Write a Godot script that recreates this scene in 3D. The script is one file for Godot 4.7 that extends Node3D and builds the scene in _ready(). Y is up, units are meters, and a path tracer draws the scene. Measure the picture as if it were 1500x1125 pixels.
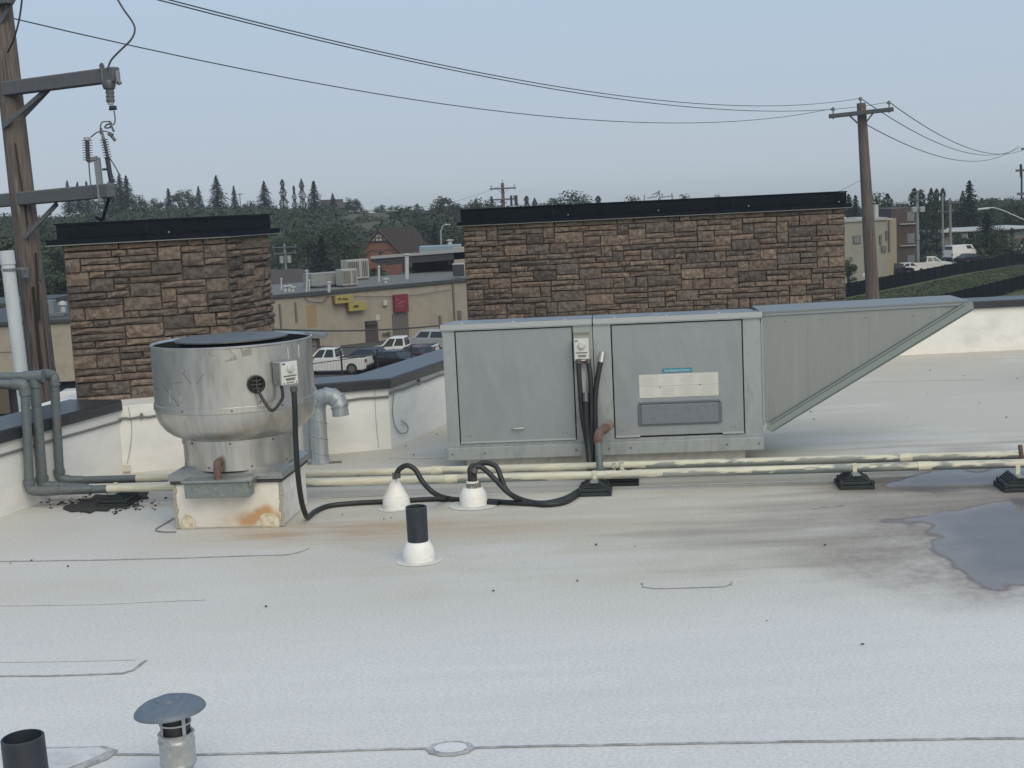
extends Node3D

# ---------------------------------------------------------------- helpers
var taken := {}
var mats := {}
var rng := RandomNumberGenerator.new()
var cam_basis := Basis.from_euler(Vector3(deg_to_rad(-7.46), 0, -0.048))
const EYE := Vector3(0, 1.85, 0)
const GROUND := -9.6

func numbered(called: String, parent: Node) -> String:
	var key := str(parent.get_instance_id()) + called
	if not taken.has(key):
		taken[key] = 0
		return called
	taken[key] += 1
	return "%s_%03d" % [called, taken[key]]

# a sight line of the photograph followed to a known distance in front of the lens
func at(u: float, v: float, d: float) -> Vector3:
	var r := cam_basis * Vector3((u - 750.0) / 2000.0, (562.5 - v) / 2000.0, -1.0)
	return EYE + r * (d / -r.z)

# the same followed to a level
func level(u: float, v: float, y: float) -> Vector3:
	var r := cam_basis * Vector3((u - 750.0) / 2000.0, (562.5 - v) / 2000.0, -1.0)
	return EYE + r * ((y - EYE.y) / r.y)

# the same followed to an upright plane through a and b
func onto(u: float, v: float, a: Vector3, b: Vector3) -> Vector3:
	var r := cam_basis * Vector3((u - 750.0) / 2000.0, (562.5 - v) / 2000.0, -1.0)
	var n := Vector3(b.z - a.z, 0, a.x - b.x)
	return EYE + r * ((a - EYE).dot(n) / r.dot(n))

func S() -> SurfaceTool:
	var st := SurfaceTool.new()
	st.begin(Mesh.PRIMITIVE_TRIANGLES)
	st.set_smooth_group(-1)
	st.set_color(Color.WHITE)
	return st

func meta(o: Node, label := "", category := "", group := "", kind := "") -> void:
	if label: o.set_meta("label", label)
	if category: o.set_meta("category", category)
	if group: o.set_meta("group", group)
	if kind: o.set_meta("kind", kind)

func thing(called: String, label: String, category: String, where := Vector3.ZERO, turn := 0.0, group := "") -> Node3D:
	var o := Node3D.new()
	o.name = numbered(called, self)
	o.position = where
	o.rotation.y = turn
	meta(o, label, category, group)
	add_child(o, true)
	return o

# commits a shape under a parent; w: the shape was built in world coordinates
func obj(called: String, st: SurfaceTool, m: Material, parent: Node3D = null, w := false) -> MeshInstance3D:
	var p: Node3D = parent if parent else self
	st.generate_normals()
	var mi := MeshInstance3D.new()
	mi.mesh = st.commit()
	mi.material_override = m
	mi.name = numbered(called, p)
	if w and p != self:
		var q: Node = p
		var off := Vector3.ZERO
		while q != self and q is Node3D:
			off += (q as Node3D).position
			q = q.get_parent()
		mi.position = -off
	p.add_child(mi, true)
	return mi

func lone(called: String, st: SurfaceTool, m: Material, label: String, category: String, group := "") -> MeshInstance3D:
	var o := obj(called, st, m)
	meta(o, label, category, group)
	return o

func struct(called: String, st: SurfaceTool, m: Material, label := "", category := "") -> MeshInstance3D:
	var o := obj(called, st, m)
	meta(o, label, category, "", "structure")
	return o

func copy_of(o: Node3D, label := "") -> Node3D:
	var c: Node3D = o.duplicate()
	c.name = numbered(str(o.name).rstrip("0123456789").trim_suffix("_"), self)
	add_child(c, true)
	if label: c.set_meta("label", label)
	return c

func face(st: SurfaceTool, p: Array, out: Vector3) -> void:
	var n: Vector3 = (p[1] - p[0]).cross(p[2] - p[0])
	if n.length() < 1e-12 and p.size() > 3: n = (p[2] - p[0]).cross(p[3] - p[0])
	var q := p.duplicate()
	if n.dot(out) > 0: q.reverse()
	for i in range(1, q.size() - 1):
		st.add_vertex(q[0]); st.add_vertex(q[i]); st.add_vertex(q[i + 1])

# a chamfered box
func box(st: SurfaceTool, c: Vector3, s: Vector3, bv := 0.0, b := Basis.IDENTITY) -> void:
	st.set_smooth_group(-1)
	var h := s / 2
	bv = minf(bv, minf(h.x, minf(h.y, h.z)) * 0.9)
	if bv <= 0:
		for ax in 3:
			for sg in [-1.0, 1.0]:
				var o := Vector3.ZERO; o[ax] = sg
				var a1 := (ax + 1) % 3; var a2 := (ax + 2) % 3
				var p := []
				for k in [[-1, -1], [1, -1], [1, 1], [-1, 1]]:
					var v := Vector3.ZERO
					v[ax] = sg * h[ax]; v[a1] = k[0] * h[a1]; v[a2] = k[1] * h[a2]
					p.append(c + b * v)
				face(st, p, b * o)
		return
	for ax in 3:
		var a1 := (ax + 1) % 3; var a2 := (ax + 2) % 3
		for sg in [-1.0, 1.0]:
			var o := Vector3.ZERO; o[ax] = sg
			var p := []
			for k in [[-1, -1], [1, -1], [1, 1], [-1, 1]]:
				var v := Vector3.ZERO
				v[ax] = sg * h[ax]; v[a1] = k[0] * (h[a1] - bv); v[a2] = k[1] * (h[a2] - bv)
				p.append(c + b * v)
			face(st, p, b * o)
			for s2 in [-1.0, 1.0]:
				var e := []
				for k in [[0, -1], [0, 1], [1, 1], [1, -1]]:
					var v := Vector3.ZERO
					v[ax] = sg * (h[ax] - (bv if k[0] else 0.0))
					v[a1] = s2 * (h[a1] - (0.0 if k[0] else bv))
					v[a2] = k[1] * (h[a2] - bv)
					e.append(c + b * v)
				var oo := Vector3.ZERO; oo[ax] = sg; oo[a1] = s2
				face(st, e, b * oo)
	for x in [-1.0, 1.0]:
		for y in [-1.0, 1.0]:
			for z in [-1.0, 1.0]:
				face(st, [c + b * Vector3(x * h.x, y * (h.y - bv), z * (h.z - bv)), c + b * Vector3(x * (h.x - bv), y * h.y, z * (h.z - bv)), c + b * Vector3(x * (h.x - bv), y * (h.y - bv), z * h.z)], b * Vector3(x, y, z))

# a box laid along a line
func beam(st: SurfaceTool, a: Vector3, b: Vector3, wide: float, tall: float, bv := 0.0, up := Vector3.UP) -> void:
	var d := (b - a).normalized()
	var side := d.cross(up).normalized()
	var u := side.cross(d).normalized()
	box(st, (a + b) / 2, Vector3((b - a).length(), tall, wide), bv, Basis(d, u, side))

var group_no := 1
func tube(st: SurfaceTool, pts: Array, r0: float, seg := 10, r1 := -1.0, caps := true) -> void:
	if r1 < 0: r1 = r0
	group_no += 1
	var g := group_no % 30 + 1
	st.set_smooth_group(g)
	var n := pts.size()
	var t0: Vector3 = (pts[1] - pts[0]).normalized()
	var u := t0.cross(Vector3.UP if absf(t0.y) < 0.9 else Vector3.RIGHT).normalized()
	var rings := []
	for i in n:
		var t: Vector3 = (pts[mini(i + 1, n - 1)] - pts[maxi(i - 1, 0)]).normalized()
		u = (u - t * u.dot(t)).normalized()
		var w := t.cross(u)
		var r := lerpf(r0, r1, float(i) / (n - 1))
		var ring := []
		for k in seg:
			var a := TAU * k / seg
			ring.append(pts[i] + (u * cos(a) + w * sin(a)) * r)
		rings.append(ring)
	for i in n - 1:
		for k in seg:
			var k2 := (k + 1) % seg
			var mid: Vector3 = (rings[i][k] + rings[i][k2]) / 2 - pts[i]
			face(st, [rings[i][k], rings[i][k2], rings[i + 1][k2], rings[i + 1][k]], mid)
	if caps:
		st.set_smooth_group(-1)
		face(st, rings[0], pts[0] - pts[1])
		face(st, rings[n - 1], pts[n - 1] - pts[n - 2])

func curve(ctrl: Array, steps := 6) -> Array:
	var out := []
	for i in ctrl.size() - 1:
		var p0: Vector3 = ctrl[maxi(i - 1, 0)]; var p1: Vector3 = ctrl[i]; var p2: Vector3 = ctrl[i + 1]; var p3: Vector3 = ctrl[mini(i + 2, ctrl.size() - 1)]
		for k in steps:
			out.append(p1.cubic_interpolate(p2, p0, p3, float(k) / steps))
	out.append(ctrl[-1])
	return out

# profile [radius, height] turned about the y axis of xf
func lathe(st: SurfaceTool, prof: Array, seg := 40, xf := Transform3D.IDENTITY) -> void:
	var g := 1
	for i in prof.size() - 1:
		var p: Vector2 = prof[i]; var q: Vector2 = prof[i + 1]
		if i > 0:
			var a: Vector2 = (p - prof[i - 1]).normalized()
			if a.dot((q - p).normalized()) < 0.8: g += 1
		st.set_smooth_group(g % 30 + 1)
		var nrm := Vector2((q - p).y, -(q - p).x)
		for k in seg:
			var a0 := TAU * k / seg; var a1 := TAU * (k + 1) / seg
			if k == seg - 1: a1 = 0.0
			var d0 := Vector3(cos(a0), 0, sin(a0)); var d1 := Vector3(cos(a1), 0, sin(a1))
			var out := (d0 + d1) * 0.5 * nrm.x + Vector3.UP * nrm.y
			var f := [d0 * p.x + Vector3.UP * p.y, d1 * p.x + Vector3.UP * p.y, d1 * q.x + Vector3.UP * q.y, d0 * q.x + Vector3.UP * q.y]
			if p.x < 1e-6: f = [f[0], f[2], f[3]]
			elif q.x < 1e-6: f = [f[0], f[1], f[2]]
			for j in f.size(): f[j] = xf * (f[j] as Vector3)
			face(st, f, xf.basis * out)

# an outline pushed along a normal; outline in the plane of xf's x and y, thickness along z from 0 to depth
func prism(st: SurfaceTool, poly: Array, depth: float, xf := Transform3D.IDENTITY) -> void:
	st.set_smooth_group(-1)
	var pv := PackedVector2Array(poly)
	var tri := Geometry2D.triangulate_polygon(pv)
	for i in range(0, tri.size(), 3):
		for z in [0.0, depth]:
			var f := []
			for k in 3: f.append(xf * Vector3(pv[tri[i + k]].x, pv[tri[i + k]].y, z))
			face(st, f, xf.basis.z * (1.0 if (z > 0) == (depth > 0) and z != 0.0 else -1.0) * signf(depth))
	var area := 0.0
	for i in pv.size(): area += pv[i].cross(pv[(i + 1) % pv.size()])
	for i in pv.size():
		var a := pv[i]; var b := pv[(i + 1) % pv.size()]
		var o := Vector2((b - a).y, -(b - a).x) * signf(area)
		face(st, [xf * Vector3(a.x, a.y, 0), xf * Vector3(b.x, b.y, 0), xf * Vector3(b.x, b.y, depth), xf * Vector3(a.x, a.y, depth)], xf.basis * Vector3(o.x, o.y, 0))

# a sheet of some thickness lying level, outline in x and z
func sheet(st: SurfaceTool, pts: Array, y0: float, thick: float) -> void:
	var poly := []
	for p in pts: poly.append(Vector2(p.x, -p.z))
	prism(st, poly, thick, Transform3D(Basis(Vector3.RIGHT, Vector3.FORWARD, Vector3.UP), Vector3(0, y0, 0)))

# a narrow strip lying on a surface along a line
func strip(st: SurfaceTool, pts: Array, wide: float, y0: float, thick := 0.002) -> void:
	for i in pts.size() - 1:
		var d: Vector3 = (pts[i + 1] - pts[i]); d.y = 0
		var s := d.normalized().cross(Vector3.UP) * wide / 2
		sheet(st, [pts[i] - s, pts[i] + s, pts[i + 1] + s, pts[i + 1] - s], y0, thick)

func srgb(r: float, g: float, b: float) -> Color:
	return Color(r, g, b).linear_to_srgb()

func flat(called: String, c: Color, rough := 0.8, metal := 0.0) -> StandardMaterial3D:
	if mats.has(called): return mats[called]
	var m := StandardMaterial3D.new()
	m.resource_name = called
	m.albedo_color = c.linear_to_srgb()
	m.roughness = rough
	m.metallic = metal
	mats[called] = m
	return m

# a material whose colour wanders between several tones (linear) with two layers of noise
func mottled(called: String, tones: Array, scale: Vector3, rough := 0.8, metal := 0.0, bump := 0.0, freq := 0.02, sharp := false, world := true) -> StandardMaterial3D:
	if mats.has(called): return mats[called]
	var m := flat(called, Color.WHITE, rough, metal)
	var n := FastNoiseLite.new()
	n.seed = called.hash() % 10000
	n.frequency = freq
	n.fractal_octaves = 5
	n.fractal_gain = 0.55
	var g := Gradient.new()
	var offs := PackedFloat32Array(); var cols := PackedColorArray()
	for i in tones.size():
		offs.append(lerpf(0.18, 0.82, float(i) / maxi(tones.size() - 1, 1)))
		cols.append((tones[i] as Color).linear_to_srgb())
	g.offsets = offs; g.colors = cols
	if sharp: g.interpolation_mode = Gradient.GRADIENT_INTERPOLATE_CONSTANT
	var t := NoiseTexture2D.new()
	t.width = 256; t.height = 256; t.seamless = true
	t.noise = n; t.color_ramp = g
	m.albedo_texture = t
	if bump > 0:
		var b := NoiseTexture2D.new()
		var n2: FastNoiseLite = n.duplicate()
		n2.frequency = freq * 2.0
		b.width = 256; b.height = 256; b.seamless = true
		b.noise = n2; b.as_normal_map = true; b.bump_strength = bump
		m.normal_enabled = true; m.normal_texture = b
	m.uv1_triplanar = true
	m.uv1_world_triplanar = world
	m.uv1_scale = scale
	return m

func vcol(called: String, rough := 0.8, metal := 0.0) -> StandardMaterial3D:
	if mats.has(called): return mats[called]
	var m := flat(called, Color.WHITE, rough, metal)
	m.vertex_color_use_as_albedo = true
	return m

func glass(called: String, c: Color) -> StandardMaterial3D:
	return flat(called, c, 0.06, 0.0)

func C(r: float, g: float, b: float) -> Color:
	return Color(r, g, b)

func wire(st: SurfaceTool, a: Vector3, b: Vector3, sag: float, r: float, n := 26) -> void:
	var pts := []
	for i in n + 1:
		var t := float(i) / n
		pts.append(a.lerp(b, t) - Vector3.UP * 4 * sag * t * (1 - t))
	tube(st, pts, r, 6)

# ---------------------------------------------------------------- the scene
func _ready() -> void:
	rng.seed = 7
	set_camera_and_light()
	build_ground()
	build_roof()
	build_parapets()
	build_piers()
	build_fan()
	build_air_unit()
	build_pipes()
	build_roof_fittings()
	build_near_pole()
	build_right_pole_and_lines()
	build_store_and_cars()
	build_far_left()
	build_far_right()
	build_hill()
	build_trees()

func set_camera_and_light() -> void:
	var cam := Camera3D.new()
	cam.name = "camera"
	cam.basis = cam_basis
	cam.position = EYE
	cam.fov = rad_to_deg(2 * atan(562.5 / 2000.0))
	cam.near = 0.1
	cam.far = 3000
	add_child(cam)
	cam.current = true
	var e := Environment.new()
	e.background_mode = Environment.BG_SKY
	var sky := Sky.new()
	var sm := ProceduralSkyMaterial.new()
	sm.sky_horizon_color = srgb(0.41, 0.458, 0.50)
	sm.sky_top_color = srgb(0.352, 0.485, 0.665)
	sm.sky_curve = 0.12
	sm.ground_horizon_color = srgb(0.38, 0.43, 0.465)
	sm.ground_bottom_color = srgb(0.12, 0.13, 0.13)
	sm.sun_angle_max = 30
	sky.sky_material = sm
	e.sky = sky
	e.background_energy_multiplier = 1.04
	e.tonemap_mode = Environment.TONE_MAPPER_LINEAR
	e.tonemap_exposure = 1.16
	e.sdfgi_enabled = true
	e.ssao_enabled = true
	e.ssil_enabled = true
	e.fog_enabled = true
	e.fog_density = 0.0003
	e.fog_light_color = Color(0.74, 0.785, 0.82)
	var we := WorldEnvironment.new()
	we.name = "world_environment"
	we.environment = e
	add_child(we)
	var sun := DirectionalLight3D.new()
	sun.name = "hazy_sun"
	sun.light_energy = 0.5
	sun.light_color = Color(1.0, 0.975, 0.93)
	sun.light_angular_distance = 50
	sun.shadow_enabled = true
	sun.rotation_degrees = Vector3(-40, 22, 0)
	add_child(sun)

func crest(x: float) -> float:
	if x < -48: return lerpf(4.3, 6.6, clampf((-48 - x) / 22.0, 0, 1))
	if x < -18: return 4.3
	if x < 20: return lerpf(4.3, 2.6, (x + 18) / 38.0)
	return lerpf(2.6, -1.4, clampf((x - 20) / 60.0, 0, 1))

func terrain(x: float, z: float) -> float:
	var t := smoothstep(235.0, 385.0, -z)
	var y := lerpf(GROUND, crest(x * 390.0 / maxf(-z, 100.0)), t)
	if -z > 430.0: y -= (-z - 430.0) * 0.05
	return y - 3.2 * t + (sin(x * 0.11 + z * 0.05) * 0.5 + sin(x * 0.31 - z * 0.13) * 0.25) * t

func build_ground() -> void:
	var st := S()
	st.set_smooth_group(1)
	var xs := []; var zs := []
	for i in 61: xs.append(lerpf(-420, 420, i / 60.0))
	for v in [60.0, 0.0, -40.0, -80.0, -120.0, -160.0, -200.0, -230.0]: zs.append(v)
	for i in 26: zs.append(-238.0 - i * 7.0)
	for v in [-440.0, -500.0, -700.0, -1500.0]: zs.append(v)
	for i in xs.size() - 1:
		for j in zs.size() - 1:
			var f := []
			for k in [[0, 0], [1, 0], [1, 1], [0, 1]]:
				var x: float = xs[i + k[0]]; var z: float = zs[j + k[1]]
				if z < -600: x *= 4
				f.append(Vector3(x, terrain(x, z), z))
			face(st, f, Vector3.UP)
	struct("ground", st, mottled("dry_grass", [C(0.035, 0.040, 0.019), C(0.06, 0.060, 0.032), C(0.095, 0.083, 0.05), C(0.045, 0.05, 0.025)], Vector3.ONE * 0.07, 0.95))
	# the car park between the buildings
	st = S()
	sheet(st, [Vector3(-90, 0, -20), Vector3(24, 0, -20), Vector3(24, 0, -190), Vector3(-90, 0, -190)], GROUND + 0.004, 0.02)
	struct("car_park", st, mottled("asphalt", [C(0.045, 0.046, 0.05), C(0.06, 0.06, 0.062), C(0.075, 0.075, 0.075)], Vector3.ONE * 0.15, 0.9))
	st = S()
	sheet(st, [level(1215, 430, GROUND), level(1240, 424, GROUND), level(1330, 404, GROUND), level(1400, 393, GROUND), level(1520, 377, GROUND), level(1560, 352, GROUND), level(1240, 368, GROUND)], GROUND + 0.004, 0.02)
	struct("parking_lot", st, mottled("pale_lot", [C(0.085, 0.085, 0.085), C(0.12, 0.118, 0.113), C(0.10, 0.10, 0.097)], Vector3.ONE * 0.1, 0.9))
	# a mown verge between the two black fences and the strip of ballast along it
	st = S()
	sheet(st, [level(1180, 480, GROUND), level(1195, 448, GROUND), level(1240, 436, GROUND), level(1330, 418, GROUND), level(1400, 403, GROUND), level(1520, 384, GROUND), level(1720, 352, GROUND), level(1800, 470, GROUND)], GROUND + 0.006, 0.02)
	struct("grass_verge", st, mottled("verge_grass", [C(0.032, 0.046, 0.016), C(0.06, 0.082, 0.026), C(0.085, 0.095, 0.036), C(0.045, 0.065, 0.02), C(0.10, 0.098, 0.05)], Vector3(0.05, 0.05, 0.35), 0.95))

var streak: Image
var blotch: Image
var fine: Image
const RX0 := -4.0
const RX1 := 6.0
const RZ0 := -15.0
const RZ1 := -4.0

func noise_image(sd: int, w: int, h: int, freq: float, oct: int) -> Image:
	var n := FastNoiseLite.new()
	n.seed = sd; n.frequency = freq; n.fractal_octaves = oct; n.fractal_gain = 0.55
	var im := n.get_image(w, h)
	im.convert(Image.FORMAT_L8)
	return im

# how far inside a puddle a spot on the roof is: under 1 is inside its muddy rim
func puddle(x: float, z: float, wob: float) -> float:
	var a := pow(pow(absf(x - 3.33) / 1.30, 3.0) + pow(absf(z + 6.80) / 0.94, 2.6), 0.36) + wob * 0.30
	a = maxf(a, 1.0 + (z + 6.06) * 1.7 + wob * 0.06)
	var b := Vector2((x - 3.80) / 1.38, (z + 8.36) / 0.42).length() + wob * 0.30
	return minf(a, b)

func wobble(x: float, z: float) -> float:
	var n := nz.get_noise_2d(x * 100, z * 100)
	return n + 0.5 * nz.get_noise_2d(x * 420 + 900, z * 420)
var nz := FastNoiseLite.new()

func build_roof() -> void:
	nz.seed = 11; nz.frequency = 0.011; nz.fractal_octaves = 4
	var w := 1000; var h := 1100
	streak = noise_image(3, 130, h, 0.045, 5); streak.resize(w, h, Image.INTERPOLATE_CUBIC)
	blotch = noise_image(4, 250, 275, 0.018, 4); blotch.resize(w, h, Image.INTERPOLATE_CUBIC)
	fine = noise_image(5, w, h, 0.12, 3)
	var wob := noise_image(9, w, h, 0.013, 3)
	var sd := streak.get_data(); var bd := blotch.get_data(); var fd := fine.get_data(); var wd := wob.get_data()
	var px := PackedByteArray(); px.resize(w * h * 3)
	var i := 0
	for yy in h:
		var z := lerpf(RZ0, RZ1, (yy + 0.5) / h)
		# bands across the roof that depend on z only
		var band := exp(-pow((z + 7.75) / 0.55, 2))
		var far := smoothstep(-9.0, -11.0, z) * 0.30
		var near := smoothstep(-6.9, -5.3, z)
		for xx in w:
			var x := lerpf(RX0, RX1, (xx + 0.5) / w)
			var s := sd[i] / 255.0 - 0.5
			var b := bd[i] / 255.0 - 0.5
			var f := fd[i] / 255.0 - 0.5
			var q := wd[i] / 255.0 - 0.5
			# clean membrane, slightly grey
			var v := 0.70 + f * 0.036 + b * 0.07 + s * 0.05
			var r := v * 1.0; var g := v * 1.0; var bl := v * 0.985
			# general tan dirt away from the near edge
			var dirt := clampf((0.44 + b * 0.6 + s * 0.32 + f * 0.12) * (1.0 - near) * lerpf(0.62, 1.2, smoothstep(-3.2, 0.6, x + b)) + 0.06 + b * 0.14 + far * (0.6 + s * 1.0), 0, 0.75)
			# soil washed down from the curb along the pipes
			dirt += band * clampf(0.5 + s * 0.9 + b * 0.5, 0, 1) * 0.42 * smoothstep(-2.6, -1.0, x)
			# the dirty quarter round the puddles
			var dp := Vector2((x - 3.4) / 2.3, (z + 7.5) / 1.25).length()
			var dark := clampf(1.12 - dp + s * 0.75 + b * 0.5, 0, 1)
			# dark wet trails beside the pipe supports
			var tr := exp(-pow((z + 8.42 + (x - 2.0) * -0.05) / 0.22, 2)) * smoothstep(1.95, 2.45, x)
			dark += tr * clampf(0.6 + s * 2.6, 0, 1) * 1.5
			dark += exp(-pow((z + 9.3) / 0.5, 2)) * smoothstep(0.5, 3.2, x) * clampf(0.4 + s * 1.9 + b, 0, 1) * 0.75
			dark += exp(-pow((x - 5.6) / 0.9, 2) - pow((z + 12.4) / 0.8, 2)) * clampf(0.6 + s, 0, 1) * 0.7
			dark += exp(-pow((x + 2.85) / 0.55, 2) - pow((z + 9.05) / 0.22, 2)) * clampf(0.5 + s * 2.5 + f, 0, 1) * 0.7
			dirt = clampf(dirt, 0, 0.8)
			r = lerpf(r, 0.51, dirt); g = lerpf(g, 0.475, dirt); bl = lerpf(bl, 0.385, dirt)
			dark = clampf(dark * 0.8, 0, 0.92)
			r = lerpf(r, 0.165, dark); g = lerpf(g, 0.142, dark); bl = lerpf(bl, 0.128, dark)
			# rust washed out from under the fan's curb
			var ru := exp(-pow((z + 7.88 - (x + 1.6) * 0.07) / 0.20, 2)) * smoothstep(-1.75, -1.35, x) * (1.0 - 0.75 * smoothstep(-1.15, 0.4, x)) * (1.0 - smoothstep(0.2, 1.6, x))
			ru = clampf(ru * (0.55 + s * 1.5 + b), 0, 0.75)
			r = lerpf(r, 0.42, ru); g = lerpf(g, 0.27, ru); bl = lerpf(bl, 0.13, ru)
			if x > 0.9 and z > -9.4 and z < -5.2:
				var p := puddle(x, z, q * 1.7)
				if p < 1.8:
					# a broad tan margin, a dark silt line, then pale silt that sinks away under the water
					var stain := clampf((1.75 - p) / 0.75, 0, 1)
					stain = pow(stain, 1.6) * 0.92 * clampf(0.8 + f * 0.8 + b * 0.8, 0, 1.2)
					r = lerpf(r, 0.25, stain); g = lerpf(g, 0.215, stain); bl = lerpf(bl, 0.185, stain)
					var line := exp(-pow((p - 1.0) / 0.028, 2)) * 0.72
					r = lerpf(r, 0.115, line); g = lerpf(g, 0.10, line); bl = lerpf(bl, 0.105, line)
					if p < 1.0:
						var deep := smoothstep(1.0, 0.66, p + f * 0.10)
						var k := 0.80
						r = lerpf(r, lerpf(0.24, 0.10, deep), k); g = lerpf(g, lerpf(0.215, 0.098, deep), k); bl = lerpf(bl, lerpf(0.21, 0.10, deep), k)
			px[i * 3] = int(255.0 * pow(clampf(r, 0, 1), 0.4545))
			px[i * 3 + 1] = int(255.0 * pow(clampf(g, 0, 1), 0.4545))
			px[i * 3 + 2] = int(255.0 * pow(clampf(bl, 0, 1), 0.4545))
			i += 1
	var m := StandardMaterial3D.new()
	m.resource_name = "white_membrane"
	m.albedo_texture = ImageTexture.create_from_image(Image.create_from_data(w, h, false, Image.FORMAT_RGB8, px))
	m.texture_repeat = true
	m.roughness = 0.62
	# fine grain and soft ripples of the sheet
	var relief: Image = noise_image(31, 1000, 1100, 0.022, 4)
	relief.bump_map_to_normal_map(1.2)
	m.normal_enabled = true; m.normal_texture = ImageTexture.create_from_image(relief); m.normal_scale = 0.25
	var dn := FastNoiseLite.new(); dn.seed = 21; dn.frequency = 0.09; dn.fractal_octaves = 4
	var dt := NoiseTexture2D.new(); dt.width = 512; dt.height = 512; dt.seamless = true; dt.noise = dn
	var dg := Gradient.new(); dg.offsets = PackedFloat32Array([0.1, 0.9]); dg.colors = PackedColorArray([Color(0.90, 0.90, 0.90), Color(1, 1, 1)])
	dt.color_ramp = dg
	m.detail_enabled = true; m.detail_albedo = dt; m.detail_blend_mode = BaseMaterial3D.BLEND_MODE_MUL; m.detail_uv_layer = BaseMaterial3D.DETAIL_UV_2
	m.uv2_scale = Vector3(1, 1, 1)
	mats["white_membrane"] = m
	var st := S()
	var ring := [Vector2(-8.1, 6), Vector2(-5.0, -3.6), Vector2(-2.93, -10.05), Vector2(-0.97, -10.58), Vector2(0.42, -14.62), Vector2(0.42, -14.97), Vector2(14, -14.97), Vector2(14, 6)]
	var tri := Geometry2D.triangulate_polygon(PackedVector2Array(ring))
	for k in range(0, tri.size(), 3):
		var f := []
		for j in 3: f.append(Vector3(ring[tri[k + j]].x, 0, ring[tri[k + j]].y))
		var nrm: Vector3 = (f[1] - f[0]).cross(f[2] - f[0])
		if nrm.y > 0: f.reverse()
		for p in f:
			st.set_uv(Vector2((p.x - RX0) / (RX1 - RX0), (p.z - RZ0) / (RZ1 - RZ0)))
			st.set_uv2(Vector2(p.x, p.z) * 1.1)
			st.add_vertex(p)
	var roof := struct("roof_surface", st, m)
	# what carries it
	st = S()
	var body := []
	for p in ring: body.append(Vector3(p.x, 0, p.y))
	sheet(st, body, GROUND, -GROUND - 0.03)
	struct("building_below", st, mottled("render_wall", [C(0.30, 0.27, 0.22), C(0.34, 0.31, 0.26)], Vector3.ONE * 0.2, 0.9))
	# lap seams: welded edges with dirt caught along them
	var seam_mat := mottled("seam_dirt", [C(0.21, 0.22, 0.235), C(0.33, 0.34, 0.35), C(0.48, 0.49, 0.50)], Vector3.ONE * 2.5, 0.85)
	var faint := mottled("seam_faint", [C(0.47, 0.475, 0.475), C(0.57, 0.575, 0.575), C(0.64, 0.645, 0.645)], Vector3.ONE * 1.5, 0.85)
	var patch_mat := mottled("patch_membrane", [C(0.54, 0.55, 0.56), C(0.62, 0.63, 0.64), C(0.66, 0.67, 0.68)], Vector3.ONE * 1.2, 0.6)
	var runs := [[[[168, 1106], [230, 1106], [285, 1106], [460, 1102], [600, 1098], [800, 1094], [1100, 1088], [1500, 1082], [1900, 1074]], 0.014, seam_mat],
		[[[-160, 825], [150, 821], [300, 817], [420, 813], [437, 810], [452, 804]], 0.010, seam_mat],
		[[[-160, 993], [110, 990], [180, 987], [195, 982], [214, 968]], 0.012, seam_mat],
		[[[-160, 973], [60, 970], [200, 967]], 0.006, faint],
		[[[-160, 889], [130, 886], [300, 879]], 0.012, faint],
		[[[940, 855], [943, 861], [960, 863], [1060, 860], [1070, 857], [1072, 853]], 0.007, seam_mat],
		
		 
		[[[180, 590], [230, 590]], 0.002, faint],
		[[[1240, 560], [1330, 558], [1440, 556]], 0.018, faint], [[[570, 672], [650, 671]], 0.02, faint], [[[1190, 745], [1236, 741]], 0.02, seam_mat],
		[[[680, 728], [780, 722], [830, 719]], 0.012, faint], [[[470, 730], [560, 726]], 0.014, faint], [[[920, 715], [1060, 709], [1200, 705]], 0.02, faint]]
	for run in runs:
		var pts := []
		for p in run[0]: pts.append(level(p[0], p[1], 0.0))
		if run[0][0][1] == 590: continue
		var jag := []
		for k in pts.size() - 1:
			var parts := maxi(1, int((pts[k + 1] - pts[k]).length() / 0.12))
			for q in parts:
				jag.append(pts[k].lerp(pts[k + 1], float(q) / parts) + Vector3(0, 0, rng.randf_range(-0.0035, 0.0035)))
		jag.append(pts[-1])
		st = S()
		strip(st, jag, run[1], 0.002, 0.002)
		obj("membrane_seam", st, run[2], roof)
	# the round-ended patches: a raised skin with a dirty caulked edge
	var oval := []; var oval_in := []
	var oc := level(660, 1098, 0)
	for k in 28:
		var a := TAU * k / 28
		var j := 1.0 + 0.05 * sin(k * 2.3)
		oval.append(oc + Vector3(cos(a) * 0.082 * j, 0, sin(a) * 0.062 * j))
		oval_in.append(oc + Vector3(cos(a) * 0.057 * j, 0, sin(a) * 0.043))
	st = S(); sheet(st, oval, 0.003, 0.003); obj("caulked_edge", st, mottled("caulk", [C(0.27, 0.27, 0.275), C(0.38, 0.385, 0.39), C(0.46, 0.465, 0.47)], Vector3.ONE * 3.0, 0.7), roof)
	st = S(); sheet(st, oval_in, 0.007, 0.002); obj("membrane_patch", st, patch_mat, roof)
	var tip := []
	for p in [[-60, 1098], [70, 1097], [155, 1095], [173, 1101], [160, 1112], [130, 1124], [90, 1140], [-60, 1152]]: tip.append(level(p[0], p[1], 0))
	st = S(); sheet(st, tip, 0.003, 0.003); obj("caulked_edge", st, mats["caulk"], roof)
	tip = []
	for p in [[-60, 1101], [70, 1100], [146, 1098], [158, 1103], [146, 1110], [118, 1121], [80, 1136], [-60, 1148]]: tip.append(level(p[0], p[1], 0))
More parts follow.
